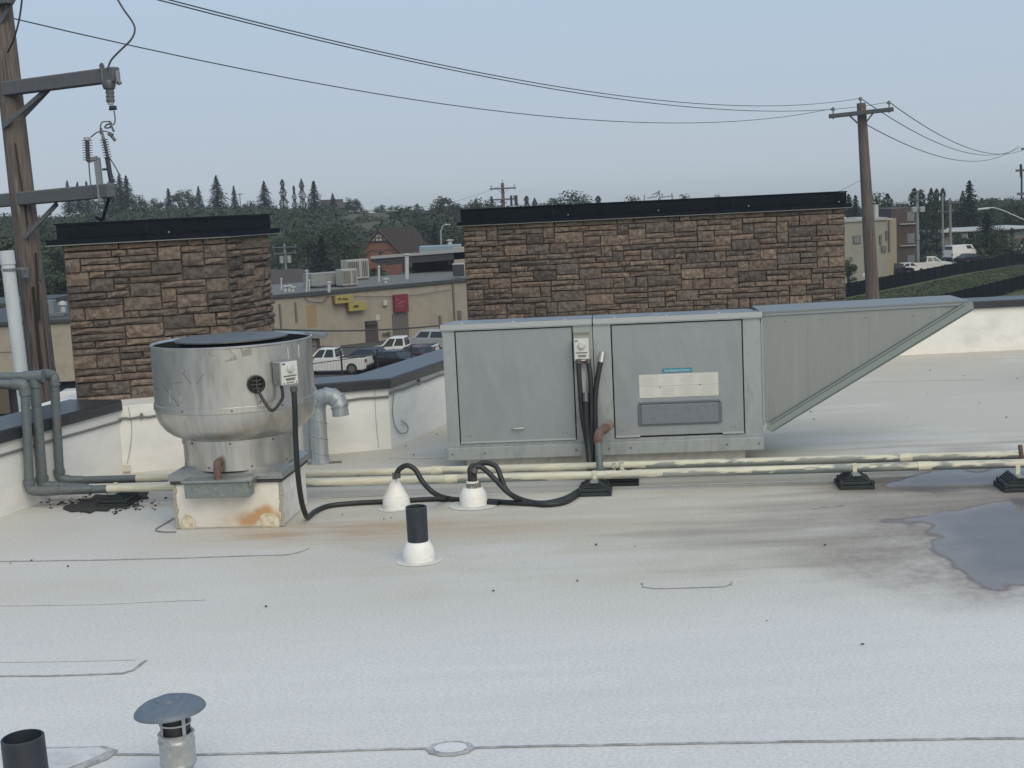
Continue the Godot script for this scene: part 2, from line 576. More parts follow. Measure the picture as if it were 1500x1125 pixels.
	st = S(); sheet(st, tip, 0.007, 0.002); obj("membrane_patch", st, mottled("patch_pink", [C(0.50, 0.485, 0.49), C(0.58, 0.57, 0.575), C(0.63, 0.63, 0.635)], Vector3.ONE * 2.0, 0.6), roof)
	# standing water, its edge where the roof is low
	var cell := 0.03
	var waters := [["puddle", -7.9, -5.95, "wide grey puddle with muddy brown rim on the white roof"], ["puddle", -8.9, -7.9, "shallow puddle behind the yellow pipes beside the far right pipe support"]]
	var wm := flat("puddle_water", C(0.06, 0.06, 0.06), 0.10)
	wm.transparency = BaseMaterial3D.TRANSPARENCY_ALPHA
	wm.albedo_color.a = 0.10
	wm.metallic_specular = 0.38
	for wt in waters:
		st = S()
		var x := 1.4
		while x < 5.2:
			var z: float = wt[1]
			while z < wt[2]:
				var cs := [Vector2(x, z), Vector2(x + cell, z), Vector2(x + cell, z + cell), Vector2(x, z + cell)]
				var vs := []
				for c in cs: vs.append(0.985 - puddle(c.x, c.y, sample_wob(wd, w, h, c.x, c.y)))
				var poly := []
				for k in 4:
					var k2 := (k + 1) % 4
					if vs[k] > 0: poly.append(cs[k])
					if (vs[k] > 0) != (vs[k2] > 0): poly.append(cs[k].lerp(cs[k2], vs[k] / (vs[k] - vs[k2])))
				if poly.size() >= 3:
					var f := []
					for c in poly: f.append(Vector3(c.x, 0.0025, c.y))
					face(st, f, Vector3.UP)
				z += cell
			x += cell
		var o := struct(wt[0], st, wm, wt[3], "puddle")
		o.set_meta("kind", "structure")
	# crumbs of dirt and leaf that nobody would count
	st = S()
	for p in [[12, 827], [47, 822], [98, 831], [1128, 912], [840, 853], [1185, 604], [1191, 615], [1333, 541], [1364, 543], [1412, 551], [1492, 555], [1358, 578], [1436, 591], [1329, 612], [1472, 612], [640, 637], [652, 660], [596, 655], [605, 667], [505, 755], [563, 762], [575, 760], [1210, 800], [870, 800], [925, 802], [1262, 945], [390, 890], [725, 867]]:
		var c := level(p[0], p[1], 0)
		for k in 1:
			box(st, c + Vector3(rng.randf_range(-0.02, 0.02), 0.007, rng.randf_range(-0.012, 0.012)), Vector3(rng.randf_range(0.006, 0.018), 0.006, rng.randf_range(0.004, 0.012)), 0.002, Basis(Vector3.UP, rng.randf() * 3))
	var crumbs := obj("debris", st, flat("dark_crumb", C(0.06, 0.055, 0.05), 0.95), null)
	meta(crumbs, "dark crumbs of leaf and gravel scattered over the roof", "debris", "", "stuff")

func sample_wob(wd: PackedByteArray, w: int, h: int, x: float, z: float) -> float:
	var ix := clampi(int((x - RX0) / (RX1 - RX0) * w), 0, w - 1)
	var iz := clampi(int((z - RZ0) / (RZ1 - RZ0) * h), 0, h - 1)
	return (wd[iz * w + ix] / 255.0 - 0.5) * 1.7

# ---------------------------------------------------------------- parapets and stone piers
const WALL_TOP := 0.505
func offset_line(p: Array, d: float) -> Array:
	# the open line p moved sideways by d (to the right of its run), mitred at its corners
	var out := []
	for i in p.size():
		var n0 := Vector3.ZERO; var n1 := Vector3.ZERO
		if i > 0: n0 = (p[i] - p[i - 1]).normalized().cross(Vector3.UP)
		if i < p.size() - 1: n1 = (p[i + 1] - p[i]).normalized().cross(Vector3.UP)
		if i == 0: n0 = n1
		if i == p.size() - 1: n1 = n0
		var m := (n0 + n1).normalized()
		out.append(p[i] + m * d / m.dot(n0))
	return out

func coping_piece(ia: Vector3, ib: Vector3, oa: Vector3, ob: Vector3, m: Material, parent: Node3D) -> void:
	var st := S()
	var y0 := WALL_TOP - 0.025; var y1 := WALL_TOP + 0.055; var y2 := WALL_TOP + 0.060
	var U := Vector3.UP
	var out := (ia - oa); out.y = 0
	var r := (ia - oa).normalized() * 0.012
	face(st, [ia + U * y0, ib + U * y0, ib + U * (y1 - 0.012), ia + U * (y1 - 0.012)], out)
	face(st, [ia + U * (y1 - 0.012), ib + U * (y1 - 0.012), ib - r + U * y1, ia - r + U * y1], out + U)
	face(st, [ia - r + U * y1, ib - r + U * y1, ob + U * y2, oa + U * y2], U)
	face(st, [oa + U * y0, ob + U * y0, ob + U * y2, oa + U * y2], -out)
	face(st, [ia + U * y0, ib + U * y0, ob + U * y0, oa + U * y0], -U)
	face(st, [ia + U * y0, ia + U * (y1 - 0.012), ia - r + U * y1, oa + U * y2, oa + U * y0], ia - ib)
	face(st, [ib + U * y0, ib + U * (y1 - 0.012), ib - r + U * y1, ob + U * y2, ob + U * y0], ib - ia)
	obj("coping", st, m, parent, true)

func wall_body(inner: Array, outer: Array, y: float) -> SurfaceTool:
	var st := S()
	var ring := inner.duplicate()
	for i in range(outer.size() - 1, -1, -1): ring.append(outer[i])
	sheet(st, ring, 0.0 - 0.02, y + 0.02)
	return st

func build_parapets() -> void:
	var white := mottled("white_wall_membrane", [C(0.66, 0.67, 0.65), C(0.74, 0.745, 0.72), C(0.78, 0.78, 0.755), C(0.71, 0.715, 0.70)], Vector3(0.35, 0.6, 0.35), 0.55, 0.0, 1.0, 0.012)
	var dark := mottled("dark_coping_metal", [C(0.030, 0.036, 0.046), C(0.042, 0.048, 0.058), C(0.036, 0.040, 0.048)], Vector3(0.5, 0.5, 0.5), 0.36, 0.25)
	var B := Vector3(-2.93, 0, -10.05); var A := Vector3(-5.0, 0, -3.6); var A0 := Vector3(-8.1, 0, 6)
	var Cc := Vector3(-0.97, 0, -10.58); var D := Vector3(0.42, 0, -14.62)
	# the left wall (runs away from the lens, the roof on its right)
	var w := thing("parapet_wall", "white membrane parapet on the left under the dark sloping cap, behind three grey risers", "wall", (A + B) / 2)
	meta(w, "", "", "", "structure")
	var lin := [A0, A, B]; var lout := offset_line(lin, -0.30)
	obj("wall_face", wall_body(lin, lout, WALL_TOP), white, w, true)
	var ci := offset_line(lin, 0.035); var co := offset_line(lin, -0.40)
	coping_piece(ci[0], ci[1], co[0], co[1], dark, w)
	var mid: Vector3 = A.lerp(B, 0.28)
	var k := 0.28
	coping_piece(ci[1], ci[1].lerp(ci[2], k), co[1], co[1].lerp(co[2], k), dark, w)
	coping_piece(ci[1].lerp(ci[2], k + 0.001), ci[2], co[1].lerp(co[2], k + 0.001), co[2] + (co[1] - co[2]).normalized() * 0.02, dark, w)
	# the back wall behind the fan
	w = thing("parapet_wall", "white parapet behind the exhaust fan, between stone pier and spiral duct", "wall", (B + Cc) / 2)
	meta(w, "", "", "", "structure")
	var whole := [B, Cc, D]
	var wout := offset_line(whole, -0.30)
	obj("wall_face", wall_body([B, Cc], [wout[0], wout[1]], WALL_TOP), white, w, true)
	ci = offset_line(whole, 0.035); co = offset_line(whole, -0.33)
	coping_piece(ci[0].lerp(ci[1], 0.47), ci[1], co[0].lerp(co[1], 0.47) + (Cc - B).normalized() * 0.12, co[1], dark, w)
	# ledge of white membrane under the pier
	var st := S()
	sheet(st, [B + Vector3(-0.75, 0, -0.05), B + Vector3(-0.02, 0, 0), B + (Cc - B) * 0.46, B + (Cc - B) * 0.46 + Vector3(0.2, 0, -1.0), B + Vector3(-0.55, 0, -1.2)], 0.3, WALL_TOP - 0.3 + 0.004)
	obj("ledge", st, white, w, true)
	# the wall that turns away
	w = thing("parapet_wall", "white parapet running away to the back beside the air unit, under grey metal coping", "wall", (Cc + D) / 2)
	meta(w, "", "", "", "structure")
	obj("wall_face", wall_body([Cc, D], [wout[1], wout[2]], WALL_TOP - 0.003), white, w, true)
	coping_piece(ci[1], ci[1].lerp(ci[2], 0.55), co[1], co[1].lerp(co[2], 0.55), dark, w)
	coping_piece(ci[1].lerp(ci[2], 0.5515), ci[2], co[1].lerp(co[2], 0.5515), co[2], dark, w)
	# the far wall on the right
	var E0 := Vector3(3.4, 0, -14.97); var E1 := Vector3(14, 0, -14.97)
	w = thing("parapet_wall", "white far parapet at the right edge, beyond the tip of the intake hood", "wall", (E0 + E1) / 2)
	meta(w, "", "", "", "structure")
	var eout := offset_line([E0, E1], -0.30)
	obj("wall_face", wall_body([E0, E1], eout, WALL_TOP + 0.02), white, w, true)
	ci = offset_line([E0, E1], 0.035); co = offset_line([E0, E1], -0.42)
	for i in 4:
		coping_piece(ci[0].lerp(ci[1], i * 0.25 + 0.0006), ci[0].lerp(ci[1], i * 0.25 + 0.2494), co[0].lerp(co[1], i * 0.25 + 0.0006), co[0].lerp(co[1], i * 0.25 + 0.2494), dark, w)
	# cable runs clipped to the walls under their caps
	var grey := flat("grey_cable", C(0.17, 0.18, 0.18), 0.6)
	var clipm := flat("cable_clip", C(0.24, 0.25, 0.25), 0.5, 0.6)
	var runs := [[[A0.lerp(A, 0.6), A, B], 0.40, "grey cable clipped along the left parapet below its dark cap"], [[B, B.lerp(Cc, 0.28), Cc], 0.415, "grey cable clipped along the back parapet behind the fan"], [[Cc, Cc.lerp(D, 0.5), D], 0.435, "grey cable clipped along the parapet that runs away beside the air unit"]]
	for r in runs:
		var pts := offset_line(r[0], 0.012)
		var path := []
		for i in pts.size() - 1:
			for q in 14:
				var t := q / 14.0
				path.append(pts[i].lerp(pts[i + 1], t) + Vector3.UP * (r[1] + 0.004 * sin(q * 2.1 + i)))
		path.append(pts[-1] + Vector3.UP * r[1])
		var root := thing("wall_cable", r[2], "cable", path[path.size() / 2], 0.0, "cables clipped along the parapets")
		st = S(); tube(st, path, 0.009, 8)
		obj("cable", st, grey, root, true)
		for i in range(4, path.size() - 1, 6):
			st = S(); box(st, path[i] + Vector3(0, 0.004, 0), Vector3(0.018, 0.045, 0.03), 0.003)
			obj("clip", st, clipm, root, true)
	# the loop of loose wire near the corner and stitched-up cracks in the membrane
	var loop := []
	for p in [[577, 577], [575, 600], [578, 622], [586, 634], [596, 633], [597, 624], [588, 616]]: loop.append(onto(p[0], p[1], Cc + Vector3(0.015, 0, 0), D + Vector3(0.015, 0, 0)))
	st = S(); tube(st, curve(loop, 5), 0.004, 6)
	lone("loose_wire", st, grey, "thin loop of loose wire hanging on the white parapet near its corner", "wire")
	var crack := []
	for p in [[188, 596], [193, 625], [191, 655], [186, 680]]: crack.append(onto(p[0], p[1], B + Vector3(0, 0, 0.004), Cc + Vector3(0, 0, 0.004)))
	st = S(); tube(st, curve(crack, 5), 0.0035, 5)
	lone("wall_seam", st, mottled("wall_seam_dirt", [C(0.40, 0.40, 0.38), C(0.55, 0.55, 0.52)], Vector3.ONE * 2.0, 0.8), "crooked grey seam running down the white wall below the stone pier", "seam", "seams in the white wall membrane")
	crack = []
	for p in [[549, 565], [550, 600], [552, 630], [555, 655]]: crack.append(onto(p[0], p[1], B + Vector3(0, 0, 0.004), Cc + Vector3(0, 0, 0.004)))
	st = S(); tube(st, curve(crack, 5), 0.003, 5)
	lone("wall_seam", st, mats["wall_seam_dirt"], "faint seam on the back parapet left of the corner where the wall turns", "seam", "seams in the white wall membrane")

func ledge_stone(w: float, h: float, proud: float, sd: int) -> SurfaceTool:
	# one rough-faced stone: its back at n = 0, its face at n = proud
	var r := RandomNumberGenerator.new(); r.seed = sd
	var st := S()
	var nx := 3; var ny := 2
	var tone: Color = [C(0.206, 0.178, 0.158), C(0.235, 0.201, 0.172), C(0.174, 0.157, 0.145), C(0.276, 0.228, 0.188), C(0.148, 0.135, 0.129), C(0.219, 0.187, 0.164), C(0.232, 0.187, 0.158), C(0.166, 0.151, 0.143), C(0.191, 0.170, 0.154), C(0.203, 0.175, 0.155)][r.randi() % 9]
	tone = tone * r.randf_range(0.82, 1.12)
	var tone2 := tone.lerp(C(0.34, 0.255, 0.185), 0.35) if r.randf() < 0.4 else tone * 0.85
	var g := []; var cs := []
	for j in ny + 1:
		var row := []; var cr := []
		for i in nx + 1:
			var ex := i == 0 or i == nx; var ey := j == 0 or j == ny
			var x := w * i / nx; var y := h * j / ny
			var ins := 0.0025
			if i == 0: x += ins + r.randf() * 0.006
			elif i == nx: x -= ins + r.randf() * 0.006
			else: x += r.randf_range(-0.12, 0.12) * w / nx
			if j == 0: y += ins + r.randf() * 0.005
			elif j == ny: y -= ins + r.randf() * 0.006
			else: y += r.randf_range(-0.25, 0.25) * h / ny
			var z := proud - (0.012 if ex or ey else 0.0) + r.randf_range(-0.007, 0.007)
			row.append(Vector3(x, y, z))
			cr.append(tone.lerp(tone2, r.randf()))
		g.append(row); cs.append(cr)
	var quad := func(a: Vector3, b: Vector3, c: Vector3, d: Vector3, ca: Color, cb: Color, cc: Color, cd: Color) -> void:
		var p := [a, b, c, d]; var k := [ca, cb, cc, cd]
		for t in [[0, 2, 1], [0, 3, 2]]:
			for q in t:
				st.set_color(k[q]); st.add_vertex(p[q])
	st.set_smooth_group(-1)
	for j in ny:
		for i in nx: quad.call(g[j][i], g[j][i + 1], g[j + 1][i + 1], g[j + 1][i], cs[j][i], cs[j][i + 1], cs[j + 1][i + 1], cs[j + 1][i])
	var rim := []; var rc := []
	for i in nx + 1: rim.append(g[0][i]); rc.append(cs[0][i])
	for j in range(1, ny + 1): rim.append(g[j][nx]); rc.append(cs[j][nx])
	for i in range(nx - 1, -1, -1): rim.append(g[ny][i]); rc.append(cs[ny][i])
	for j in range(ny - 1, 0, -1): rim.append(g[j][0]); rc.append(cs[j][0])
	for i in rim.size():
		var i2 := (i + 1) % rim.size()
		var a: Vector3 = rim[i]; var b: Vector3 = rim[i2]
		var a0 := Vector3(clampf(a.x, 0.003, w - 0.003), a.y, 0); var b0 := Vector3(clampf(b.x, 0.003, w - 0.003), b.y, 0)
		quad.call(a0, b0, b, a, rc[i], rc[i2], rc[i2], rc[i])
	return st

func lay_stones(root: Node3D, a: Vector3, b: Vector3, y0: float, y1: float, sd: int, m: Material, unit: float, tall: float) -> void:
	var r := RandomNumberGenerator.new(); r.seed = sd
	var L := (b - a).length()
	var d := (b - a).normalized()
	var n := d.cross(Vector3.UP)  # outward: to the right of the run from a to b
	var nx := int(round(L / unit)); var ny := int(round((y1 - y0) / tall))
	unit = L / nx; tall = (y1 - y0) / ny
	var used := {}
	for j in ny:
		var i := 0
		while i < nx:
			if used.has(Vector2i(i, j)): i += 1; continue
			var run := 0
			while i + run < nx and not used.has(Vector2i(i + run, j)): run += 1
			var hh := 1
			if j + 1 < ny and r.randf() < 0.27: hh = 2
			var ww := r.randi_range(2, 5) if hh == 2 else r.randi_range(2, 7)
			if run - ww < 2: ww = run if run <= 7 else run - 2
			ww = mini(ww, run)
			for q in ww:
				for s in hh: used[Vector2i(i + q, j + s)] = true
			var wob0 := r.randf_range(-0.006, 0.006)
			var st := ledge_stone(ww * unit, hh * tall, r.randf_range(0.024, 0.046), r.randi())
			st.generate_normals()
			var mi := MeshInstance3D.new()
			mi.mesh = st.commit()
			mi.material_override = m
			mi.name = numbered("stone", root)
			mi.transform = Transform3D(Basis(d, Vector3.UP, n) * Basis(Vector3.FORWARD, r.randf_range(-0.008, 0.008)), a + d * i * unit + Vector3.UP * (y0 + j * tall + wob0 * 0.4) - root.position)
			root.add_child(mi, true)
			i += ww

func ring_prism(pts: Array, y0: float, y1: float) -> SurfaceTool:
	var st := S()
	sheet(st, pts, y0, y1 - y0)
	return st

func grown(pts: Array, d: float) -> Array:
	# a four-cornered plan pushed out by d
	var c: Vector3 = (pts[0] + pts[1] + pts[2] + pts[3]) / 4
	var out := []
	for i in 4:
		var e0: Vector3 = (pts[i] - pts[(i + 3) % 4]).normalized(); var e1: Vector3 = (pts[(i + 1) % 4] - pts[i]).normalized()
		var n0 := e0.cross(Vector3.UP); var n1 := e1.cross(Vector3.UP)
		if n0.dot(pts[i] - c) < 0: n0 = -n0
		if n1.dot(pts[i] - c) < 0: n1 = -n1
		var m := (n0 + n1).normalized()
		out.append(pts[i] + m * d / m.dot(n0))
	return out

func pier(label: String, p: Array, y0: float, cap0: float, cap1: float, cap2: float, sides: Array, sd: int, m: Material) -> void:
	var root := thing("stone_pier", label, "pier", Vector3((p[0].x + p[2].x) / 2, y0, (p[0].z + p[2].z) / 2))
	if y0 < 0.45: obj("plinth", ring_prism(grown(p, 0.03), 0.0, y0 - 0.002), mats["white_wall_membrane"], root, true)
	obj("mortar_core", ring_prism(p, y0, cap0 + 0.01), flat("dark_mortar", C(0.10, 0.088, 0.080), 0.95), root, true)
	for s in sides: lay_stones(root, p[s[0]], p[s[1]], y0, cap0 - 0.004, sd + s[0], m, 0.0565 if y0 > 0.45 else 0.060, 0.0535 if y0 > 0.45 else 0.0565)
	var metal: Material = mottled("black_cap_metal", [C(0.006, 0.010, 0.016), C(0.009, 0.014, 0.022), C(0.0075, 0.012, 0.019)], Vector3.ONE * 0.8, 0.5, 0.1)
	(metal as StandardMaterial3D).metallic_specular = 0.25
	var fl := grown(p, 0.062)
	obj("cap_flange", ring_prism(fl, cap0, cap1), metal, root, true)
	obj("drip_edge", ring_prism(grown(p, 0.067), cap0 - 0.008, cap0 - 0.001), flat("galvanised_edge", C(0.19, 0.20, 0.20), 0.5, 0.5), root, true)
	var up := grown(p, 0.02)
	obj("cap_fascia", ring_prism(up, cap1 + 0.001, cap2), metal, root, true)
	obj("cap_top", ring_prism(grown(p, 0.028), cap2 + 0.001, cap2 + 0.012), metal, root, true)
	# standing seams and screws on the fascia
	var d: Vector3 = (p[1] - p[0]).normalized(); var n := d.cross(Vector3.UP)
	var L: float = (p[1] - p[0]).length()
	var step := 0.62 if L < 2 else 0.95
	var t := step
	while t < L - 0.1:
		var st := S()
		var c: Vector3 = p[0] + d * t + n * 0.021 + Vector3.UP * (cap1 + cap2) / 2
		box(st, c, Vector3(0.004, cap2 - cap1 - 0.006, 0.004), 0, Basis(d, Vector3.UP, n))
		obj("cap_joint", st, flat("joint_line", C(0.006, 0.007, 0.01), 0.6), root, true)
		st = S()
		lathe(st, [Vector2(0.0, 0.006), Vector2(0.007, 0.004), Vector2(0.008, 0.0)], 8, Transform3D(Basis(d, n, -Vector3.UP), c + d * 0.16 - Vector3.UP * 0.04))
		obj("screw", st, flat("screw_metal", C(0.30, 0.31, 0.32), 0.4, 0.7), root, true)
		t += step

func build_piers() -> void:
	var m := StandardMaterial3D.new()
	m.resource_name = "ledge_stone"
	m.vertex_color_use_as_albedo = true
	m.roughness = 0.93
	var n := FastNoiseLite.new(); n.seed = 51; n.frequency = 0.02; n.fractal_octaves = 5; n.fractal_gain = 0.6
	var t := NoiseTexture2D.new(); t.width = 512; t.height = 512; t.seamless = true; t.noise = n
	var g := Gradient.new(); g.offsets = PackedFloat32Array([0.15, 0.5, 0.85]); g.colors = PackedColorArray([Color(0.60, 0.59, 0.60), Color(0.82, 0.81, 0.80), Color(1, 1, 1)])
	t.color_ramp = g
	m.albedo_texture = t
	var b := NoiseTexture2D.new(); b.width = 512; b.height = 512; b.seamless = true
	var n2: FastNoiseLite = n.duplicate(); n2.frequency = 0.03
	b.noise = n2; b.as_normal_map = true; b.bump_strength = 5.0
	m.normal_enabled = true; m.normal_texture = b
	m.uv1_triplanar = true; m.uv1_world_triplanar = true; m.uv1_scale = Vector3.ONE * 1.7
	# left pier: its plan is skewed like the building
	var a := Vector3(-3.33, 0, -10.36); var q := Vector3(-2.17, 0, -10.67); var back := Vector3(0.215, 0, -0.62)
	pier("smaller stone-clad pier with black metal cap on the left, behind the round fan", [a, q, q + back, a + back], 0.50, 1.715, 1.755, 1.862, [[0, 1], [1, 2]], 100, m)
	var z := -14.5
	pier("long stone-clad pier with black metal cap behind the air handling unit", [Vector3(-0.435, 0, z), Vector3(3.585, 0, z + 0.02), Vector3(3.585, 0, z - 0.46), Vector3(-0.435, 0, z - 0.46)], 0.42, 1.66, 1.70, 1.818, [[0, 1]], 205, m)

# ---------------------------------------------------------------- exhaust fan
func drum_patch(st: SurfaceTool, r: float, pts: Array) -> void:
	# a skin lying on a drum of radius r; pts are (angle from the front, height)
	var poly := PackedVector2Array(pts)
	var tri := Geometry2D.triangulate_polygon(poly)
	for i in range(0, tri.size(), 3):
		var f := []
		for k in 3:
			var p: Vector2 = poly[tri[i + k]]
			f.append(Vector3(sin(p.x) * r, p.y, cos(p.x) * r))
		face(st, f, f[0] * Vector3(1, 0, 1))

func build_fan() -> void:
	var alu := mottled("spun_aluminium", [C(0.43, 0.425, 0.405), C(0.53, 0.525, 0.50), C(0.60, 0.59, 0.56), C(0.49, 0.485, 0.462)], Vector3(2.0, 0.35, 2.0), 0.34, 0.92, 0.35, 0.02, false, false)
	var galv := mottled("galvanised_steel", [C(0.23, 0.25, 0.255), C(0.31, 0.33, 0.335), C(0.27, 0.29, 0.295)], Vector3.ONE * 2.5, 0.42, 0.55, 0.0, 0.03, false, false)
	var black := flat("black_conduit", C(0.016, 0.021, 0.024), 0.5)
	var screw := flat("screw_head", C(0.22, 0.22, 0.22), 0.4, 0.7)
	var at0 := Vector3(-1.71, 0, -8.37)
	var turn := -0.105
	# the curb it stands on
	var curb := thing("roof_curb", "white membrane-wrapped square curb with rust run, under the round fan", "curb", at0, turn)
	var st := S()
	box(st, Vector3(0, 0.148, 0), Vector3(0.655, 0.296, 0.60), 0.008)
	obj("curb_body", st, mottled("curb_membrane", [C(0.62, 0.62, 0.585), C(0.71, 0.71, 0.68), C(0.75, 0.75, 0.72)], Vector3.ONE * 1.5, 0.6, 0.0, 0.8, 0.02, false, false), curb)
	# its front sheet, stained by rust towards the lower right corner
	st = S(); st.set_smooth_group(1)
	var nx := 40; var ny := 20
	for j in ny:
		for i in nx:
			var ps := [Vector2(i, j), Vector2(i + 1, j), Vector2(i + 1, j + 1), Vector2(i, j + 1)]
			for tri in [[0, 2, 1], [0, 3, 2]]:
				for k in tri:
					var u: float = ps[k].x / nx; var v: float = ps[k].y / ny
					var n := nz.get_noise_2d(u * 260, v * 120) + 0.6 * nz.get_noise_2d(u * 900, v * 250)
					var rust := clampf(exp(-pow((u - 0.78) / 0.24, 2) - pow((v - 0.14 - 0.22 * maxf(0.0, 1.0 - absf(u - 0.86) * 7.0)) / 0.15, 2)) * (1.3 + n * 1.6), 0, 0.88)
					rust = maxf(rust, clampf((0.10 - v) * 5.0 * smoothstep(0.2, 0.8, u) * (0.8 + n), 0, 0.75))
					var base := C(0.71, 0.695, 0.635) * (1.0 + n * 0.10)
					base = base.lerp(C(0.44, 0.41, 0.33), clampf((0.16 - v) * 2.2 + n * 0.5, 0, 0.55))
					st.set_color(base.lerp(C(0.46, 0.25, 0.09), rust))
					st.add_vertex(Vector3(-0.315 + u * 0.63, 0.008 + v * 0.278, 0.3015))
	obj("stained_sheet", st, vcol("stained_membrane", 0.6), curb)
	# the turned-up corner flaps and gobs of sealant along the edges
	for s in [-1.0, 1.0]:
		st = S()
		for k in 9:
			var y := 0.02 + k * 0.031
			box(st, Vector3(s * 0.328, y, 0.300) + Vector3(rng.randf_range(-0.005, 0.005), 0, 0.002), Vector3(0.016 + rng.randf() * 0.012, 0.035, 0.012), 0.005, Basis(Vector3.BACK, rng.randf_range(-0.3, 0.3)))
		obj("sealant_bead", st, flat("dirty_sealant", C(0.36, 0.34, 0.29), 0.75), curb)
	for f in [[-0.30, -0.215], [0.195, 0.305]]:
		st = S()
		prism(st, [Vector2(f[0], 0.004), Vector2(f[1], 0.002), Vector2(f[1] + 0.005, 0.05), Vector2(f[1] - 0.03, 0.085), Vector2(f[0] + 0.03, 0.09), Vector2(f[0] - 0.002, 0.07)], 0.005, Transform3D(Basis.IDENTITY, Vector3(0, 0, 0.3025)))
		obj("corner_flap", st, mottled("flap_membrane", [C(0.50, 0.42, 0.27), C(0.62, 0.57, 0.45), C(0.68, 0.64, 0.54)], Vector3.ONE * 4.0, 0.65, 0.0, 0.0, 0.02, false, false), curb)
	# the fan
	var fan := thing("exhaust_fan", "round dented aluminium upblast exhaust fan with black port and switch box", "exhaust fan", at0 + Vector3(0, 0.298, 0), turn)
	var b := -0.298
	st = S()
	lathe(st, [Vector2(0.487, 0.755 + b), Vector2(0.487, 1.098 + b), Vector2(0.492, 1.104 + b), Vector2(0.492, 1.112 + b), Vector2(0.484, 1.114 + b), Vector2(0.478, 1.105 + b), Vector2(0.478, 1.09 + b)], 72)
	obj("windband", st, alu, fan)
	st = S()
	lathe(st, [Vector2(0.487, 0.757 + b), Vector2(0.494, 0.755 + b), Vector2(0.495, 0.722 + b), Vector2(0.489, 0.718 + b), Vector2(0.486, 0.690 + b), Vector2(0.478, 0.656 + b), Vector2(0.462, 0.622 + b), Vector2(0.435, 0.588 + b), Vector2(0.40, 0.560 + b), Vector2(0.36, 0.542 + b), Vector2(0.333, 0.536 + b)], 72)
	obj("lower_bowl", st, alu, fan)
	st = S()
	lathe(st, [Vector2(0.344, 0.537 + b), Vector2(0.345, 0.500 + b), Vector2(0.338, 0.498 + b), Vector2(0.336, 0.352 + b)], 64)
	obj("neck", st, alu, fan)
	# base flange: a shallow hip over a skirt
	st = S()
	var lo := []; var hi := []; var sk := []
	for c in [[-1, -1], [1, -1], [1, 1], [-1, 1]]:
		lo.append(Vector3(c[0] * 0.352, 0.338 + b, c[1] * 0.325)); hi.append(Vector3(c[0] * 0.30, 0.362 + b, c[1] * 0.28)); sk.append(Vector3(c[0] * 0.354, 0.300 + b, c[1] * 0.327))
	for i in 4:
		var i2 := (i + 1) % 4
		var o: Vector3 = (lo[i] + lo[i2]) * Vector3(1, 0, 1)
		face(st, [lo[i], lo[i2], hi[i2], hi[i]], o.normalized() * 0.2 + Vector3.UP)
		face(st, [sk[i], sk[i2], lo[i2], lo[i]], o)
	face(st, hi, Vector3.UP)
	obj("base_flange", st, galv, fan)
	st = S(); box(st, Vector3(0, 0.288 + b, 0), Vector3(0.69, 0.022, 0.636), 0.002)
	obj("gasket", st, flat("dark_gasket", C(0.05, 0.045, 0.045), 0.7), fan)
	# rows of screws round band, bowl and neck
	for rw in [[0.4955, 0.740, 10, 0.25], [0.487, 0.777, 6, 0.6], [0.346, 0.520, 8, 0.15], [0.337, 0.375, 8, 0.5]]:
		for k in rw[2]:
			var a: float = TAU * k / rw[2] + rw[3]
			if cos(a) < -0.2: continue
			st = S()
			var d := Vector3(sin(a), 0, cos(a))
			lathe(st, [Vector2(0, 0.005), Vector2(0.006, 0.004), Vector2(0.0075, 0)], 8, Transform3D(Basis(d.cross(Vector3.UP), d, -Vector3.UP), d * rw[0] + Vector3.UP * (rw[1] + b)))
			obj("screw", st, screw, fan)
	# motor cover lid over the dark discharge ring
	st = S()
	lathe(st, [Vector2(0.4775, 1.100 + b), Vector2(0.476, 0.99 + b)], 64)
	lathe(st, [Vector2(0.478, 0.99 + b), Vector2(0.30, 0.99 + b)], 48)
	lathe(st, [Vector2(0.325, 0.99 + b), Vector2(0.315, 1.119 + b)], 48)
	obj("discharge_ring", st, flat("dark_ring_metal", C(0.014, 0.016, 0.018), 0.85, 0.0), fan)  # near black throughout: inner band, deck and motor housing
	st = S()
	lathe(st, [Vector2(0.335, 1.118 + b), Vector2(0.345, 1.121 + b), Vector2(0.344, 1.129 + b), Vector2(0.30, 1.133 + b), Vector2(0.15, 1.135 + b), Vector2(0.0, 1.136 + b)], 48)
	obj("motor_cover", st, mottled("painted_grey_lid", [C(0.075, 0.085, 0.094), C(0.11, 0.12, 0.128), C(0.09, 0.102, 0.112)], Vector3.ONE * 1.6, 0.45, 0.2, 0.0, 0.02, false, false), fan)
	# residue of old tape and a bare patch near the rim, scuffs
	var res := mottled("tape_residue", [C(0.23, 0.225, 0.20), C(0.30, 0.29, 0.265)], Vector3.ONE * 6.0, 0.75, 0.1, 0.0, 0.02, false, false)
	for pp in [[[0.02, 1.098], [0.27, 1.098], [0.34, 1.062], [0.36, 1.036], [0.23, 1.026], [0.15, 1.046], [0.10, 1.062], [0.02, 1.064]], [[0.40, 1.098], [0.54, 1.096], [0.53, 1.056], [0.42, 1.048]]]:
		st = S()
		var pts := []
		for p in pp: pts.append(Vector2(p[0] - turn * 0, p[1] + b))
		drum_patch(st, 0.4878, pts)
		obj("tape_residue", st, res, fan)
	st = S()
	drum_patch(st, 0.4878, [Vector2(1.02, 1.075 + b), Vector2(1.25, 1.082 + b), Vector2(1.24, 1.002 + b), Vector2(1.02, 1.006 + b)])
	obj("pale_label", st, flat("worn_label", C(0.50, 0.54, 0.50), 0.6), fan)
	var scuff := flat("scuff", C(0.26, 0.26, 0.25), 0.6, 0.5)
